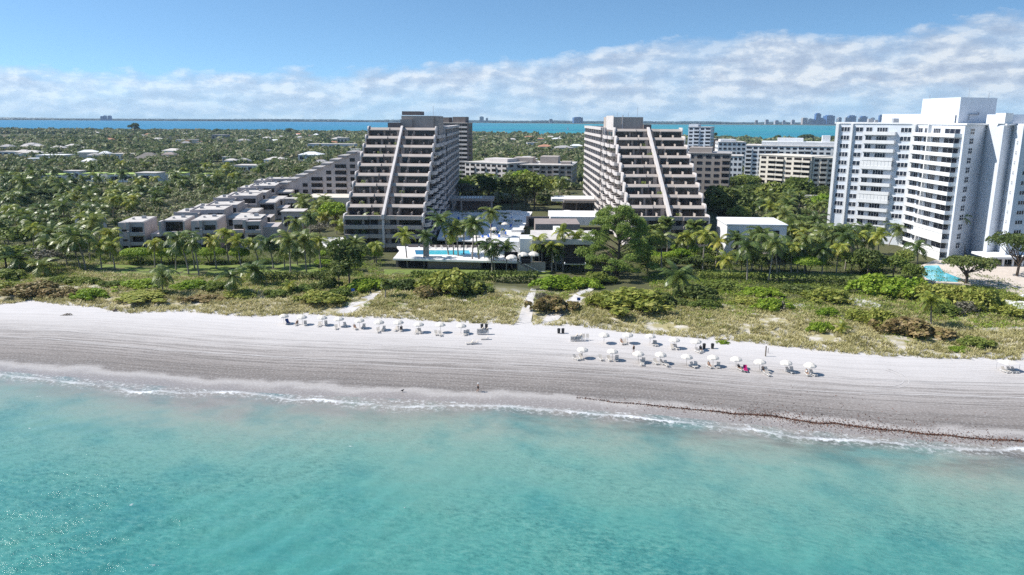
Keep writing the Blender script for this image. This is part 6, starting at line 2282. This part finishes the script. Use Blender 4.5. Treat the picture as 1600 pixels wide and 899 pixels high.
def person(label, x, y, z, rz, pose='sit', shirt=None, shorts='darkcloth', hat=None, group=None):
    t = thing('person', label, 'person', (x, y, z), rz, group)
    if pose == 'walk':
        J = dict(pel=(0, 0, .93), sp=(0, .01, 1.12), ch=(0, .0, 1.33), nk=(0, .01, 1.48), hd=(0, .03, 1.60), ht=(0, .03, 1.72),
                 hl=(-.1, 0, .9), kl=(-.1, .16, .50), fl=(-.1, -.02, .10), tl=(-.1, .14, .04), hr=(.1, 0, .9), kr=(.1, -.04, .48), fr=(.1, -.3, .12), tr=(.1, -.17, .03),
                 sl=(-.19, 0, 1.40), el=(-.25, -.12, 1.14), wl=(-.25, -.02, .90), sr=(.19, 0, 1.40), er=(.25, .10, 1.15), wr=(.25, .24, .96))
    elif pose == 'stand':
        J = dict(pel=(0, 0, .93), sp=(0, .01, 1.12), ch=(0, .0, 1.33), nk=(0, .01, 1.48), hd=(0, .03, 1.60), ht=(0, .03, 1.72),
                 hl=(-.1, 0, .9), kl=(-.12, .03, .50), fl=(-.13, -.02, .10), tl=(-.13, .14, .04), hr=(.1, 0, .9), kr=(.12, .03, .48), fr=(.13, -.02, .10), tr=(.13, .14, .04),
                 sl=(-.19, 0, 1.40), el=(-.25, -.04, 1.14), wl=(-.27, .04, .90), sr=(.19, 0, 1.40), er=(.25, -.04, 1.15), wr=(.27, .04, .90))
    else:   # reclining on a lounger, feet towards -x there: built here along +y = feet
        J = dict(pel=(0, -.35, .50), sp=(0, -.50, .63), ch=(0, -.64, .80), nk=(0, -.72, .92), hd=(0, -.76, 1.03), ht=(0, -.79, 1.14),
                 hl=(-.1, -.33, .49), kl=(-.11, .08, .62), fl=(-.1, .48, .46), tl=(-.1, .53, .58), hr=(.1, -.33, .49), kr=(.11, .10, .56), fr=(.1, .52, .46), tr=(.1, .57, .58),
                 sl=(-.19, -.66, .85), el=(-.29, -.52, .62), wl=(-.24, -.28, .56), sr=(.19, -.66, .85), er=(.29, -.52, .62), wr=(.24, -.28, .56))
    names = list(J)
    pts = [J[k] for k in names]
    E = [('pel', 'sp'), ('sp', 'ch'), ('ch', 'nk'), ('nk', 'hd'), ('hd', 'ht'), ('pel', 'hl'), ('hl', 'kl'), ('kl', 'fl'), ('fl', 'tl'), ('pel', 'hr'), ('hr', 'kr'), ('kr', 'fr'), ('fr', 'tr'),
         ('ch', 'sl'), ('sl', 'el'), ('el', 'wl'), ('ch', 'sr'), ('sr', 'er'), ('er', 'wr')]
    RD = dict(pel=.13, sp=.115, ch=.135, nk=.055, hd=.088, ht=.075, hl=.088, kl=.058, fl=.04, tl=.035, hr=.088, kr=.058, fr=.04, tr=.035, sl=.058, el=.042, wl=.03, sr=.058, er=.042, wr=.03)
    rad = [RD[k] for k in names]
    edges = [(names.index(a), names.index(b)) for a, b in E]
    # hands: palm and five fingers
    for wn, en in (('wl', 'el'), ('wr', 'er')):
        w_ = np.array(J[wn]); d = w_ - np.array(J[en]); d /= np.linalg.norm(d)
        s_ = np.cross(d, (0, 0, 1.0)); s_ = s_ / np.linalg.norm(s_) if np.linalg.norm(s_) > .1 else np.array((0, 1.0, 0))
        i = len(pts); pts.append(tuple(w_ + d * .08)); rad.append(.032); edges.append((names.index(wn), i))
        for q, ln in ((-1.5, .065), (-.5, .08), (.5, .085), (1.5, .072)):
            a = len(pts); pts.append(tuple(w_ + d * .11 + s_ * .018 * q)); rad.append(.011); edges.append((i, a))
            pts.append(tuple(w_ + d * (.11 + ln) + s_ * .022 * q - np.array((0, 0, .012)))); rad.append(.008); edges.append((a, a + 1))
        a = len(pts); pts.append(tuple(w_ + d * .06 - s_ * .055)); rad.append(.012); edges.append((i, a))
    skinned('body', pts, edges, rad, M['skin'], t)
    if shirt:
        k = ['pel', 'sp', 'ch', 'sl', 'sr', 'nk']
        q = [J[a] for a in k]; q[5] = tuple(np.array(J['ch']) * .5 + np.array(J['nk']) * .5)
        skinned('shirt', q, [(0, 1), (1, 2), (2, 3), (2, 4), (2, 5)], [.15, .135, .155, .08, .08, .075], M[shirt], t, 1)
    q = [J['pel'], J['hl'], tuple(np.array(J['hl']) * .45 + np.array(J['kl']) * .55), J['hr'], tuple(np.array(J['hr']) * .45 + np.array(J['kr']) * .55)]
    skinned('shorts', q, [(0, 1), (1, 2), (0, 3), (3, 4)], [.145, .11, .09, .11, .09], M[shorts], t)
    h_ = np.array(J['ht'])
    hm = MB()
    if hat:
        hm.lathe([(.0, .10), (.08, .09), (.10, .0), (.19, -.015), (.19, -.03), (.09, -.03)], 10)
        hm.build('hat', M[hat], t, tuple(h_ + np.array((0, -.01, .01))))
    else:
        hm.lathe([(0, .035), (.06, .025), (.095, -.03), (.098, -.10), (.07, -.13)], 10)
        hm.build('hair', M['hair'], t, tuple(h_ + np.array((0, -.02, .015))))
    # face: eyes, nose, mouth
    fc = MB()
    hd = np.array(J['hd'])
    for sx_1 in (-.032, .032):
        fc.box(hd[0] + sx_1 - .011, hd[0] + sx_1 + .011, hd[1] + .075, hd[1] + .09, hd[2] + .035, hd[2] + .05)
    fc.box(hd[0] - .022, hd[0] + .022, hd[1] + .072, hd[1] + .086, hd[2] - .045, hd[2] - .034)
    fc.build('face', M['hair'], t)
    MB().xprism([(hd[1] + .07, hd[2] + .03), (hd[1] + .105, hd[2] - .012), (hd[1] + .07, hd[2] - .015)], hd[0] - .014, hd[0] + .014).build('nose', M['skin'], t)
    return t


ROWS = {
    'left': [(443, 493), (472, 494), (503, 495), (530, 497), (562, 499.5), (592, 502), (623, 502), (654, 505.5), (688, 506), (720, 507.5)],
    'rear': [(944, 522), (981, 522), (1016, 524), (1054, 530), (1088, 532)],
    'front': [(910, 545), (957, 548), (998, 551), (1032, 552.5), (1073, 556), (1115, 557.5), (1151, 560), (1188, 564), (1229, 565.6), (1266, 569)],
}
ROWLAB = {'left': 'cream umbrella, %s from the left of the long row before the left dune', 'rear': 'cream umbrella, %s from the left of the short rear row at the right', 'front': 'cream umbrella, %s from the left of the long front row at the right'}
LOUNGE = {'left': [[(.9, .2)], [(-1.3, -.6), (.9, -.7)], [(-.5, -.9), (.9, .1)], [(-.3, -2.2), (1.5, -.2)], [(-.9, -.9), (.8, -.1)], [(.1, -1.9), (1.1, -.6)], [(-.6, -.6), (.6, -.8)], [(-.4, -1.0), (.4, -.6)], [(-.8, -1.9), (.2, -2.4)], [(1.0, -1.2), (1.6, -.6)]],
          'rear': [[], [(-1.3, -.6), (-.6, -.4)], [(.8, -.6), (1.2, -.9)], [(-.5, -.4), (.4, -.5)], [(.1, -1.8), (.9, -1.1)]],
          'front': [[(-1.3, -.9), (-.3, -.5)], [(-2.3, .1), (-.6, -.2), (.9, -.2)], [(.5, -1.6), (.9, -.5)], [(-.9, -.3), (.6, -.9), (1.0, -1.6)], [(1.2, -1.0), (1.8, -.7)], [(-.8, -.7), (.9, -.6)], [(.5, -1.2), (1.4, -1.6)], [(.6, -.9), (1.2, -1.0), (.8, -2.6)], [(.6, -.4), (1.2, -.2)], [(-.7, -.8), (.5, -.6)]]}
SITTERS = {('left', 1): (-1.3, -.6), ('left', 4): (-.9, -.9), ('left', 6): (.6, -.8), ('front', 5): (-.8, -.7), ('front', 7): (.6, -.9), ('rear', 1): (-1.3, -.6), ('rear', 4): (.9, -1.1), ('front', 6): (.5, -1.2), ('front', 9): (-.7, -.8)}
n_sit = 0
ctr = 0
for rn, lst in ROWS.items():
    for i, (px, py) in enumerate(lst):
        zc = 1.5
        for _ in range(3):
            x, y = S(px, py + .5, zc + 2.05)
            zc = g(x, y)
        umbrella(ROWLAB[rn] % ORD[i], x, y, zc)
        for j, (dx, dy) in enumerate(LOUNGE[rn][i]):
            lx, ly = x + dx, y + dy
            lz = g(lx, ly)
            rz = math.pi / 2 + random.uniform(-.35, .35) + (.5 if (i + j) % 4 == 0 else 0)
            nm = {'left': 'left row', 'rear': 'short rear row', 'front': 'right front row'}[rn]
            side_ = 'to the left' if dx < 0 else 'to the right'
            same = sorted(q_[0] for q_ in LOUNGE[rn][i] if (q_[0] < 0) == (dx < 0) and (q_[1] < -1.3) == (dy < -1.3))
            if len(same) > 1:
                side_ = ('%s outer one' if abs(dx) == max(abs(q_) for q_ in same) else '%s inner one') % side_.replace('to the', '').strip()
                side_ = 'to the ' + side_ 
            sea_ = 'seaward ' if dy < -1.3 else ''
            lounger('pale %slounger %s of the %s umbrella, %s' % (sea_, side_, ORD[i], nm), lx, ly, lz, rz, cloth='blue' if (rn, i) == ('left', 0) else ('magenta' if (rn, i, j) == ('front', 6, 1) else None))
            if SITTERS.get((rn, i)) == (dx, dy):
                cl = ('darkcloth', None, 'darkcloth', None, 'darkcloth', None, 'darkcloth', None, 'whitecloth')[n_sit % 9]
                person('person reclining under the %s umbrella of the %s' % (ORD[i], nm), lx + math.cos(rz) * .05, ly, lz - .02, rz + math.pi / 2, 'sit', cl)
                n_sit += 1
# wide pale canopy with loungers at the far right
x, y, z = G(1574, 580)
t = thing('sun_canopy', 'wide pale square canopy alone at the right edge of the beach', 'canopy', (x, y, z), .2)
m = MB()
m.face([(-1.6, -1.3, 1.75), (1.6, -1.3, 1.75), (0, 0, 2.35)]); m.face([(1.6, -1.3, 1.75), (1.6, 1.3, 1.75), (0, 0, 2.35)])
m.face([(1.6, 1.3, 1.75), (-1.6, 1.3, 1.75), (0, 0, 2.35)]); m.face([(-1.6, 1.3, 1.75), (-1.6, -1.3, 1.75), (0, 0, 2.35)])
m.build('canopy', M['canvas'], t)
for a_ in (-1.5, 1.5):
    for b_ in (-1.2, 1.2):
        MB().tube([(a_, b_, -.2), (a_, b_, 1.78)], .03, 5).build('pole', M['steel'], t)
for k, dx in enumerate((-1.0, .1, .9)):
    lounger('lounger under the wide pale canopy at the right edge, %s from the left' % ORD[k], x + dx, y - .8, z, math.pi / 2 + .2, 'loungers under the wide canopy')
# loungers out in the sun
for k, (px, py, a_) in enumerate(((734, 538, .3), (741, 538, .2), (757, 531, .1))):
    x, y, z = G(px, py)
    lounger(('pale lounger alone on open sand left of its twin, seaward of the stacked loungers', 'pale lounger alone on open sand right of its twin, seaward of the stacked loungers', 'pale lounger just in front of the stacked loungers')[k], x, y, z, a_, 'loungers on open sand')
# stacked loungers
def stack(label, px, py, n_):
    x, y, z = G(px, py)
    for k in range(n_):
        lounger('%s, %s from the bottom' % (label, ORD[k]), x, y, z + .26 * k, 0.05, 'stacked loungers')
stack('lounger in the tall stack by the left bins', 751, 523, 5)
stack('lounger in the lower stack by the left bins', 757, 523, 4)
stack('lounger in the left stack right of the right bins', 897, 533, 4)
stack('lounger in the right stack right of the right bins', 903, 533, 4)
for k, (px, py) in enumerate(((912, 532), (918, 532))):
    x, y, z = G(px, py)
    t = thing('beach_chair', 'upright pale beach chair, the %s one beside the stacked loungers at the right' % ('left', 'right')[k], 'beach chair', (x, y, z), math.pi / 2)
    link('frame', LG[0], t, sc=(.5, .9, 1)); link('backrest', LG[3], t, (-.35, 0, .1), sc=(.8, .9, 1.4))

# bins, posts, signs
def bin_(label, px, py, h=1.1):
    x, y, z = G(px, py)
    t = thing('litter_bin', label, 'litter bin', (x, y, z), 0, 'dark litter bins on the beach')
    MB().lathe([(0, 0), (.30, 0), (.36, h * .9), (.36, h * .93), (0, h * .93)], 12).build('drum', M['black'], t)
    MB().lathe([(.38, h * .93), (.38, h), (.2, h * 1.08), (0, h * 1.1)], 12).build('lid', M['black'], t)
for lab, px, py in (('dark litter bin behind the stacked loungers, the left of two', 753, 514), ('dark litter bin behind the stacked loungers, the right of two', 760, 514),
                    ('dark litter bin on open sand, left of the pair at the right', 873, 521), ('dark litter bin on open sand, right of the pair at the right', 879.5, 521),
                    ('dark litter bin beside the last umbrella of the rear row', 1100, 545), ('dark litter bin standing apart right of the rear row', 1113, 545)):
    bin_(lab, px, py)


def post(label, px, py, hpx, name='post', cat='post', r_=.06, mt='wood', head=None):
    x, y, z = G(px, py)
    h = V(px, py - hpx, y)[1] - z
    t = thing(name, label, cat, (x, y, z))
    MB().tube([(0, 0, -.3), (0, 0, h)], r_, 6).build('pole', M[mt], t)
    if head:
        MB().box(-.45, .45, -.09, -.05, h - .8, h).build('panel', M[head], t)
    return t
post('tall weathered post standing on the sand above the front umbrella row', 1196, 557, 16, r_=.14)
post('short thin post right of the tall weathered post', 1200, 552, 8)
post('blue notice board on a post in the dune left of the sandy path', 552, 464, 13, 'sign', 'sign', head='bluemetal')
post('blue notice board on a post at the right sandy path', 904, 478, 13, 'sign', 'sign', head='bluemetal')
# dark jumble of parked bicycles by the path
x, y, z = G(867, 494)
for k in range(6):
    t = thing('bicycle', 'dark bicycle in the jumble parked by the right sandy path', 'bicycle', (x - 3.2 + 1.15 * k, y + .3 * (k % 2), z), random.uniform(-.5, .5), 'bicycles parked by the path')
    for sx_1 in (-.52, .52):
        w_ = MB()
        w_.tube([(sx_1 + .34 * math.cos(q), 0, .35 + .34 * math.sin(q)) for q in [6.2832 * i / 12 for i in range(13)]], .035, 5, cap=False)
        w_.build('wheel', M['black'], t)
    MB().tube([(-.52, 0, .35), (-.15, 0, .85), (.4, 0, .85), (.52, 0, .35)], .03, 5).tube([(-.15, 0, .85), (.0, 0, .35), (.4, 0, .85)], .03, 5).build('frame', M['black'], t)
    MB().tube([(.42, -.28, 1.05), (.36, 0, 1.0), (.42, .28, 1.05)], .025, 5).tube([(.4, 0, .84), (.36, 0, 1.0)], .025, 5).build('handlebar', M['black'], t)
    MB().box(-.32, -.02, -.09, .09, .95, 1.02).tube([(-.15, 0, .84), (-.16, 0, .96)], .025, 5).build('saddle', M['black'], t)

# people on the sand
x, y, z = G(747, 613)
person('person in dark clothes and a pale hat walking along the wet sand', x, y, z, -1.5, 'walk', 'darkcloth', 'darkcloth', 'whitecloth')
x, y, z = G(542 + 448 - 0, 551)
person('person standing behind the third umbrella of the front row', x, y, z, 0.4, 'stand', 'darkcloth', 'darkcloth')
x, y, z = G(180, 487)
t = thing('driftwood_stump', 'small dark stump lying at the foot of the left dune', 'driftwood', (x, y, z))
MB().tube([(-.5, 0, .15), (.1, .1, .5), (.5, 0, .25)], [.3, .34, .15], 7).build('stump', M['bark'], t)
x, y, z = G(104, 493)
t = thing('driftwood', 'bleached driftwood branches lying on the sand at the left', 'driftwood', (x, y, z))
m = MB()
for k in range(7):
    a_ = random.uniform(-.5, .5)
    m.tube([(-1.3 + .2 * k, a_, .05), (-.2 + .25 * k, a_ * .4, .35 + .1 * (k % 3)), (.9 + .1 * k, -a_, .12)], [.05, .07, .03], 5)
m.build('branches', M['wood'], t, smooth=True)
x, y, z = G(452, 489)
t = thing('driftwood', 'bleached fallen trunk lying at the dune edge above the first umbrella', 'driftwood', (x, y, z))
MB().tube([(-1.8, -.4, .1), (.2, .1, .4), (2.2, .7, .3)], [.14, .12, .05], 6).tube([(-.6, -.1, .3), (.6, -.7, .5)], [.08, .03], 5).build('branches', M['wood'], t, smooth=True)
x, y, z = G(629, 613)
t = thing('sea_bird', 'small dark bird standing on the wet sand left of the walker', 'bird', (x, y, z))
skinned('body', [(0, 0, .33), (.12, 0, .38), (.22, 0, .50), (.27, 0, .56), (.36, 0, .55), (-.16, 0, .30), (-.34, 0, .26), (.02, .05, .18), (.02, .05, .02), (.02, -.05, .18), (.02, -.05, .02)],
        [(0, 1), (1, 2), (2, 3), (3, 4), (0, 5), (5, 6), (0, 7), (7, 8), (0, 9), (9, 10)], [.13, .12, .055, .065, .015, .10, .04, .03, .015, .03, .015], M['darkcloth'], t)
MB().tube([(-.05, .1, .38), (-.3, .08, .30)], [.05, .02], 5).tube([(-.05, -.1, .38), (-.3, -.08, .30)], [.05, .02], 5).build('wings', M['black'], t)

# umbrellas on the clubhouse terrace, loungers on the pool deck
for k, (px, py) in enumerate(((787, 397), (818, 400), (833, 399), (800, 404))):
    x, y = S(px, py, ZD + 2.2)
    umbrella('white terrace umbrella by the clubhouse, %s from the left' % ORD[(0, 2, 3, 1)[k]], x, y - 1.5, ZD + .002, 1.5, 'terrace umbrellas')
for k in range(9):
    x, y = S(671 + 9.5 * k, 387, ZD)
    lounger('white poolside lounger along the back edge of the blue pool', x, y - 1.4, ZD + .03, math.pi / 2, 'poolside loungers')
for k in range(5):
    x, y = S(750 + 11 * k, 399, ZD)
    lounger('white lounger on the bare white deck right of the blue pool', x, y, ZD + .03, .2, 'deck loungers')

# blue-cushioned sunbeds and white parasols on the shaded plaza
_cu = MB().box(-.92, .32, -.32, .32, .387, .47)
_cu.face([(.3, -.32, .46), (.9, -.32, 1.10), (.9, .32, 1.10), (.3, .32, .46)])
CUSH = _cu.mesh('cushion', M['blue2'])
_rr = random.Random(5)
for row_, py in enumerate((344, 350, 356, 362, 368, 372)):
    for k in range(9):
        px = 716 + 11.5 * k + _rr.uniform(-3, 3) - (8 if py > 355 else 0)
        if _rr.random() < .28 or px > 806 - (py - 344) * .35:
            continue
        x, y = S(px, py, ZP)
        t = lounger('blue-cushioned sunbed on the shaded white plaza', x, y, ZP + .055, math.pi / 2 + _rr.uniform(-.2, .2), 'sunbeds on the plaza')
        link('cushion', CUSH, t)
        t.scale = (1.25, 1.25, 1.1)
for k, (px, py) in enumerate(((716, 356), (734, 361), (752, 352), (771, 358), (789, 350), (722, 369), (745, 370), (800, 343))):
    x, y = S(px, py, ZP + 2.4)
    umbrella('pale parasol over the blue sunbeds of the shaded plaza', x, y, ZP + .002, 1.25, 'plaza parasols')

# turning tyre tracks pressed into the sand
def track(cx, cy, rx, ry, a0, a1, n=40, w=.11):
    m = MB()
    for off in (0, 1.0):
        prev = None
        for k in range(n + 1):
            a = a0 + (a1 - a0) * k / n
            p = []
            for s_ in (-w, w):
                x = cx + (rx + off + s_) * math.cos(a); y = cy + (ry + off * ry / rx + s_) * math.sin(a)
                p.append((x, y, g(x, y) + .035))
            if prev:
                m.face([prev[0], prev[1], p[1], p[0]])
            prev = p
    return m


M['track'] = plaster('pressed_sand', (.475, .45, .435), dirt=.85, scale=1.2, streak=False, bmp=.6)
for px, py, rx, ry, a0, a1 in ((1362, 588, 5.5, 5.5, -1.9, .7),):
    x, y, z = G(px, py)
    tag(track(x, y, rx, ry, a0, a1).build('tyre_track', M['track']), kind='structure')
m = MB()
for d0 in (17.5, 19.2, 26.0, 27.7):
    prev = None
    for x in np.arange(-150, 140, 2.0):
        y = float(ysh(x)) + d0 + 1.6 * math.sin(x / 31 + d0) + .7 * math.sin(x / 11)
        p = [(x, y - .13, g(x, y - .13) + .03), (x, y + .13, g(x, y + .13) + .03)]
        if prev:
            m.face([prev[0], p[0], p[1], prev[1]])
        prev = p
tag(m.build('tyre_tracks', M['track']), kind='structure')
# ------------------------------------------------------------------ air, sun, sky, camera
m = bpy.data.materials.new('sea_air')
m.use_nodes = True
nt = m.node_tree
nt.nodes.remove(nt.nodes['Principled BSDF'])
pv = nt.nodes.new('ShaderNodeVolumePrincipled')
pv.inputs['Color'].default_value = (0.55, 0.76, 1.0, 1)
pv.inputs['Density'].default_value = HAZE
nt.links.new(pv.outputs[0], nt.nodes['Material Output'].inputs['Volume'])
mb = MB().box(-9500, 9500, -900, 14300, -8, 190)
tag(mb.build('haze', m), kind='stuff')

SUN_EL, SUN_AZ = R(47), R(2)          # sun to the left of the view, a little beyond it
sd = np.array((-math.cos(SUN_EL) * math.cos(SUN_AZ), math.cos(SUN_EL) * math.sin(SUN_AZ), math.sin(SUN_EL)))
from mathutils import Vector, Matrix
L = bpy.data.lights.new('sun', 'SUN')
L.energy = 4.7
L.angle = R(0.53)
L.color = (1.0, 0.955, 0.89)
lo = bpy.data.objects.new('sun', L)
COL.objects.link(lo)
lo.rotation_euler = Vector(tuple(sd)).to_track_quat('Z', 'Y').to_euler()

wd = bpy.data.worlds.new('World')
scene.world = wd
wd.use_nodes = True
nt = wd.node_tree
bg = nt.nodes['Background']
tc = nt.nodes.new('ShaderNodeTexCoord')
sp = nt.nodes.new('ShaderNodeSeparateXYZ')
nt.links.new(tc.outputs['Generated'], sp.inputs[0])
zc = maths(nt, 'MAXIMUM', sp.outputs[2], 0.0)
# the clear upper air seen over the sea is bluer than the model's horizon: read the sky a little higher up
cb = nt.nodes.new('ShaderNodeCombineXYZ')
nt.links.new(sp.outputs[0], cb.inputs[0]); nt.links.new(sp.outputs[1], cb.inputs[1])
nt.links.new(maths(nt, 'MULTIPLY_ADD', zc, 2.2, 0.10), cb.inputs[2])
nv = nt.nodes.new('ShaderNodeVectorMath'); nv.operation = 'NORMALIZE'
nt.links.new(cb.outputs[0], nv.inputs[0])
sky = nt.nodes.new('ShaderNodeTexSky')
sky.sky_type = 'NISHITA'
sky.sun_disc = False
sky.sun_elevation = SUN_EL
sky.sun_rotation = math.atan2(sd[0], sd[1])
sky.air_density = 1.0
sky.dust_density = 0.4
sky.ozone_density = 2.5
nt.links.new(nv.outputs[0], sky.inputs[0])
# cloud bank: long and low, higher to the right
az = maths(nt, 'ARCTAN2', sp.outputs[0], sp.outputs[1])
el = maths(nt, 'ARCSINE', sp.outputs[2])
cv = nt.nodes.new('ShaderNodeCombineXYZ')
nt.links.new(maths(nt, 'MULTIPLY', az, 1.0), cv.inputs[0])
nt.links.new(maths(nt, 'MULTIPLY', el, 2.3), cv.inputs[1])
cv.inputs[2].default_value = 0.37
n_big = noise(nt, 6.5, 8, cv.outputs[0], 0.6)
n_fine = noise(nt, 24.0, 8, cv.outputs[0], 0.62)
cs = nt.nodes.new('ShaderNodeVectorMath'); cs.operation = 'ADD'
nt.links.new(cv.outputs[0], cs.inputs[0]); cs.inputs[1].default_value = (-0.010, 0.016, 0.0)
n_sh = noise(nt, 24.0, 5, cs.outputs[0], 0.6)
# height of the top of the bank (radians) grows with azimuth
top = ramp(nt, [(0.0, 0.049), (0.10, 0.051), (0.25, 0.055), (0.40, 0.062), (0.52, 0.075), (0.62, 0.091), (0.72, 0.106), (0.80, 0.098), (0.86, 0.098), (0.93, 0.112), (1.0, 0.112)],
           maths(nt, 'MULTIPLY_ADD', az, 0.8, 0.5)).outputs[0]
rel = maths(nt, 'DIVIDE', maths(nt, 'SUBTRACT', top, el), 0.026)
puff = maths(nt, 'ADD', maths(nt, 'MULTIPLY', n_big, 1.0), maths(nt, 'MULTIPLY', n_fine, 1.5))
e = maths(nt, 'ADD', rel, maths(nt, 'MULTIPLY_ADD', puff, 1.0, -1.2))
mask = ramp(nt, [(0.0, 0.0), (0.14, 0.5), (0.34, 0.88), (1.0, 1.0)], maths(nt, 'MULTIPLY', e, 0.55)).outputs[0]
thin = ramp(nt, [(0.34, 0.62), (0.54, 1.0)], n_big).outputs[0]
low = ramp(nt, [(0.0, 0.66), (0.022, 0.80), (0.045, 1.0)], el).outputs[0]
mask = maths(nt, 'MULTIPLY', maths(nt, 'MULTIPLY', mask, thin), maths(nt, 'MULTIPLY', low, 0.94))
# wisps above the bank
cw = nt.nodes.new('ShaderNodeCombineXYZ')
nt.links.new(az, cw.inputs[0]); nt.links.new(maths(nt, 'MULTIPLY', el, 6.0), cw.inputs[1])
wisp = ramp(nt, [(0.62, 0.0), (0.80, 0.5)], noise(nt, 5.5, 6, cw.outputs[0], 0.6)).outputs[0]
wisp = maths(nt, 'MULTIPLY', wisp, ramp(nt, [(0.30, 0.0), (0.45, 0.5), (0.8, 1.0)], maths(nt, 'MULTIPLY_ADD', az, 0.8, 0.5)).outputs[0])
mask = maths(nt, 'MAXIMUM', mask, wisp)
lit = maths(nt, 'ADD', maths(nt, 'SUBTRACT', n_fine, n_sh), 0.5)
cc = ramp(nt, [(0.36, (3.7, 4.4, 5.6)), (0.50, (4.9, 5.6, 6.6)), (0.62, (6.9, 7.3, 7.7))], lit).outputs[0]
side = ramp(nt, [(0.1, 1.08), (0.5, 1.0), (0.95, 0.92)], maths(nt, 'MULTIPLY_ADD', az, 0.8, 0.5)).outputs[0]
cc = mix(nt, cc, side, 1.0, 'MULTIPLY')
skyc = mix(nt, sky.outputs[0], (1.12, 1.40, 1.43), 1.0, 'MULTIPLY')
fin = mix(nt, skyc, cc, mask)
nt.links.new(fin, bg.inputs[0])
bg.inputs[1].default_value = SKY

cam = bpy.data.cameras.new('camera')
cam.sensor_width = 36
cam.lens = 36 * F / 1600
cam.clip_start = 0.5
cam.clip_end = 40000
co = bpy.data.objects.new('camera', cam)
COL.objects.link(co)
co.matrix_world = Matrix(((RT[0], UP[0], -FW[0], 0), (RT[1], UP[1], -FW[1], 0), (RT[2], UP[2], -FW[2], H), (0, 0, 0, 1)))
scene.camera = co
vs = scene.view_settings
vs.view_transform = 'Standard'
vs.look = 'None'
vs.exposure = EXPO
vs.gamma = 1
vs.use_curve_mapping = False
scene.cycles.max_bounces = 6
scene.cycles.diffuse_bounces = 3
scene.cycles.glossy_bounces = 2
scene.cycles.transmission_bounces = 2
scene.cycles.volume_bounces = 0
scene.cycles.use_denoising = False
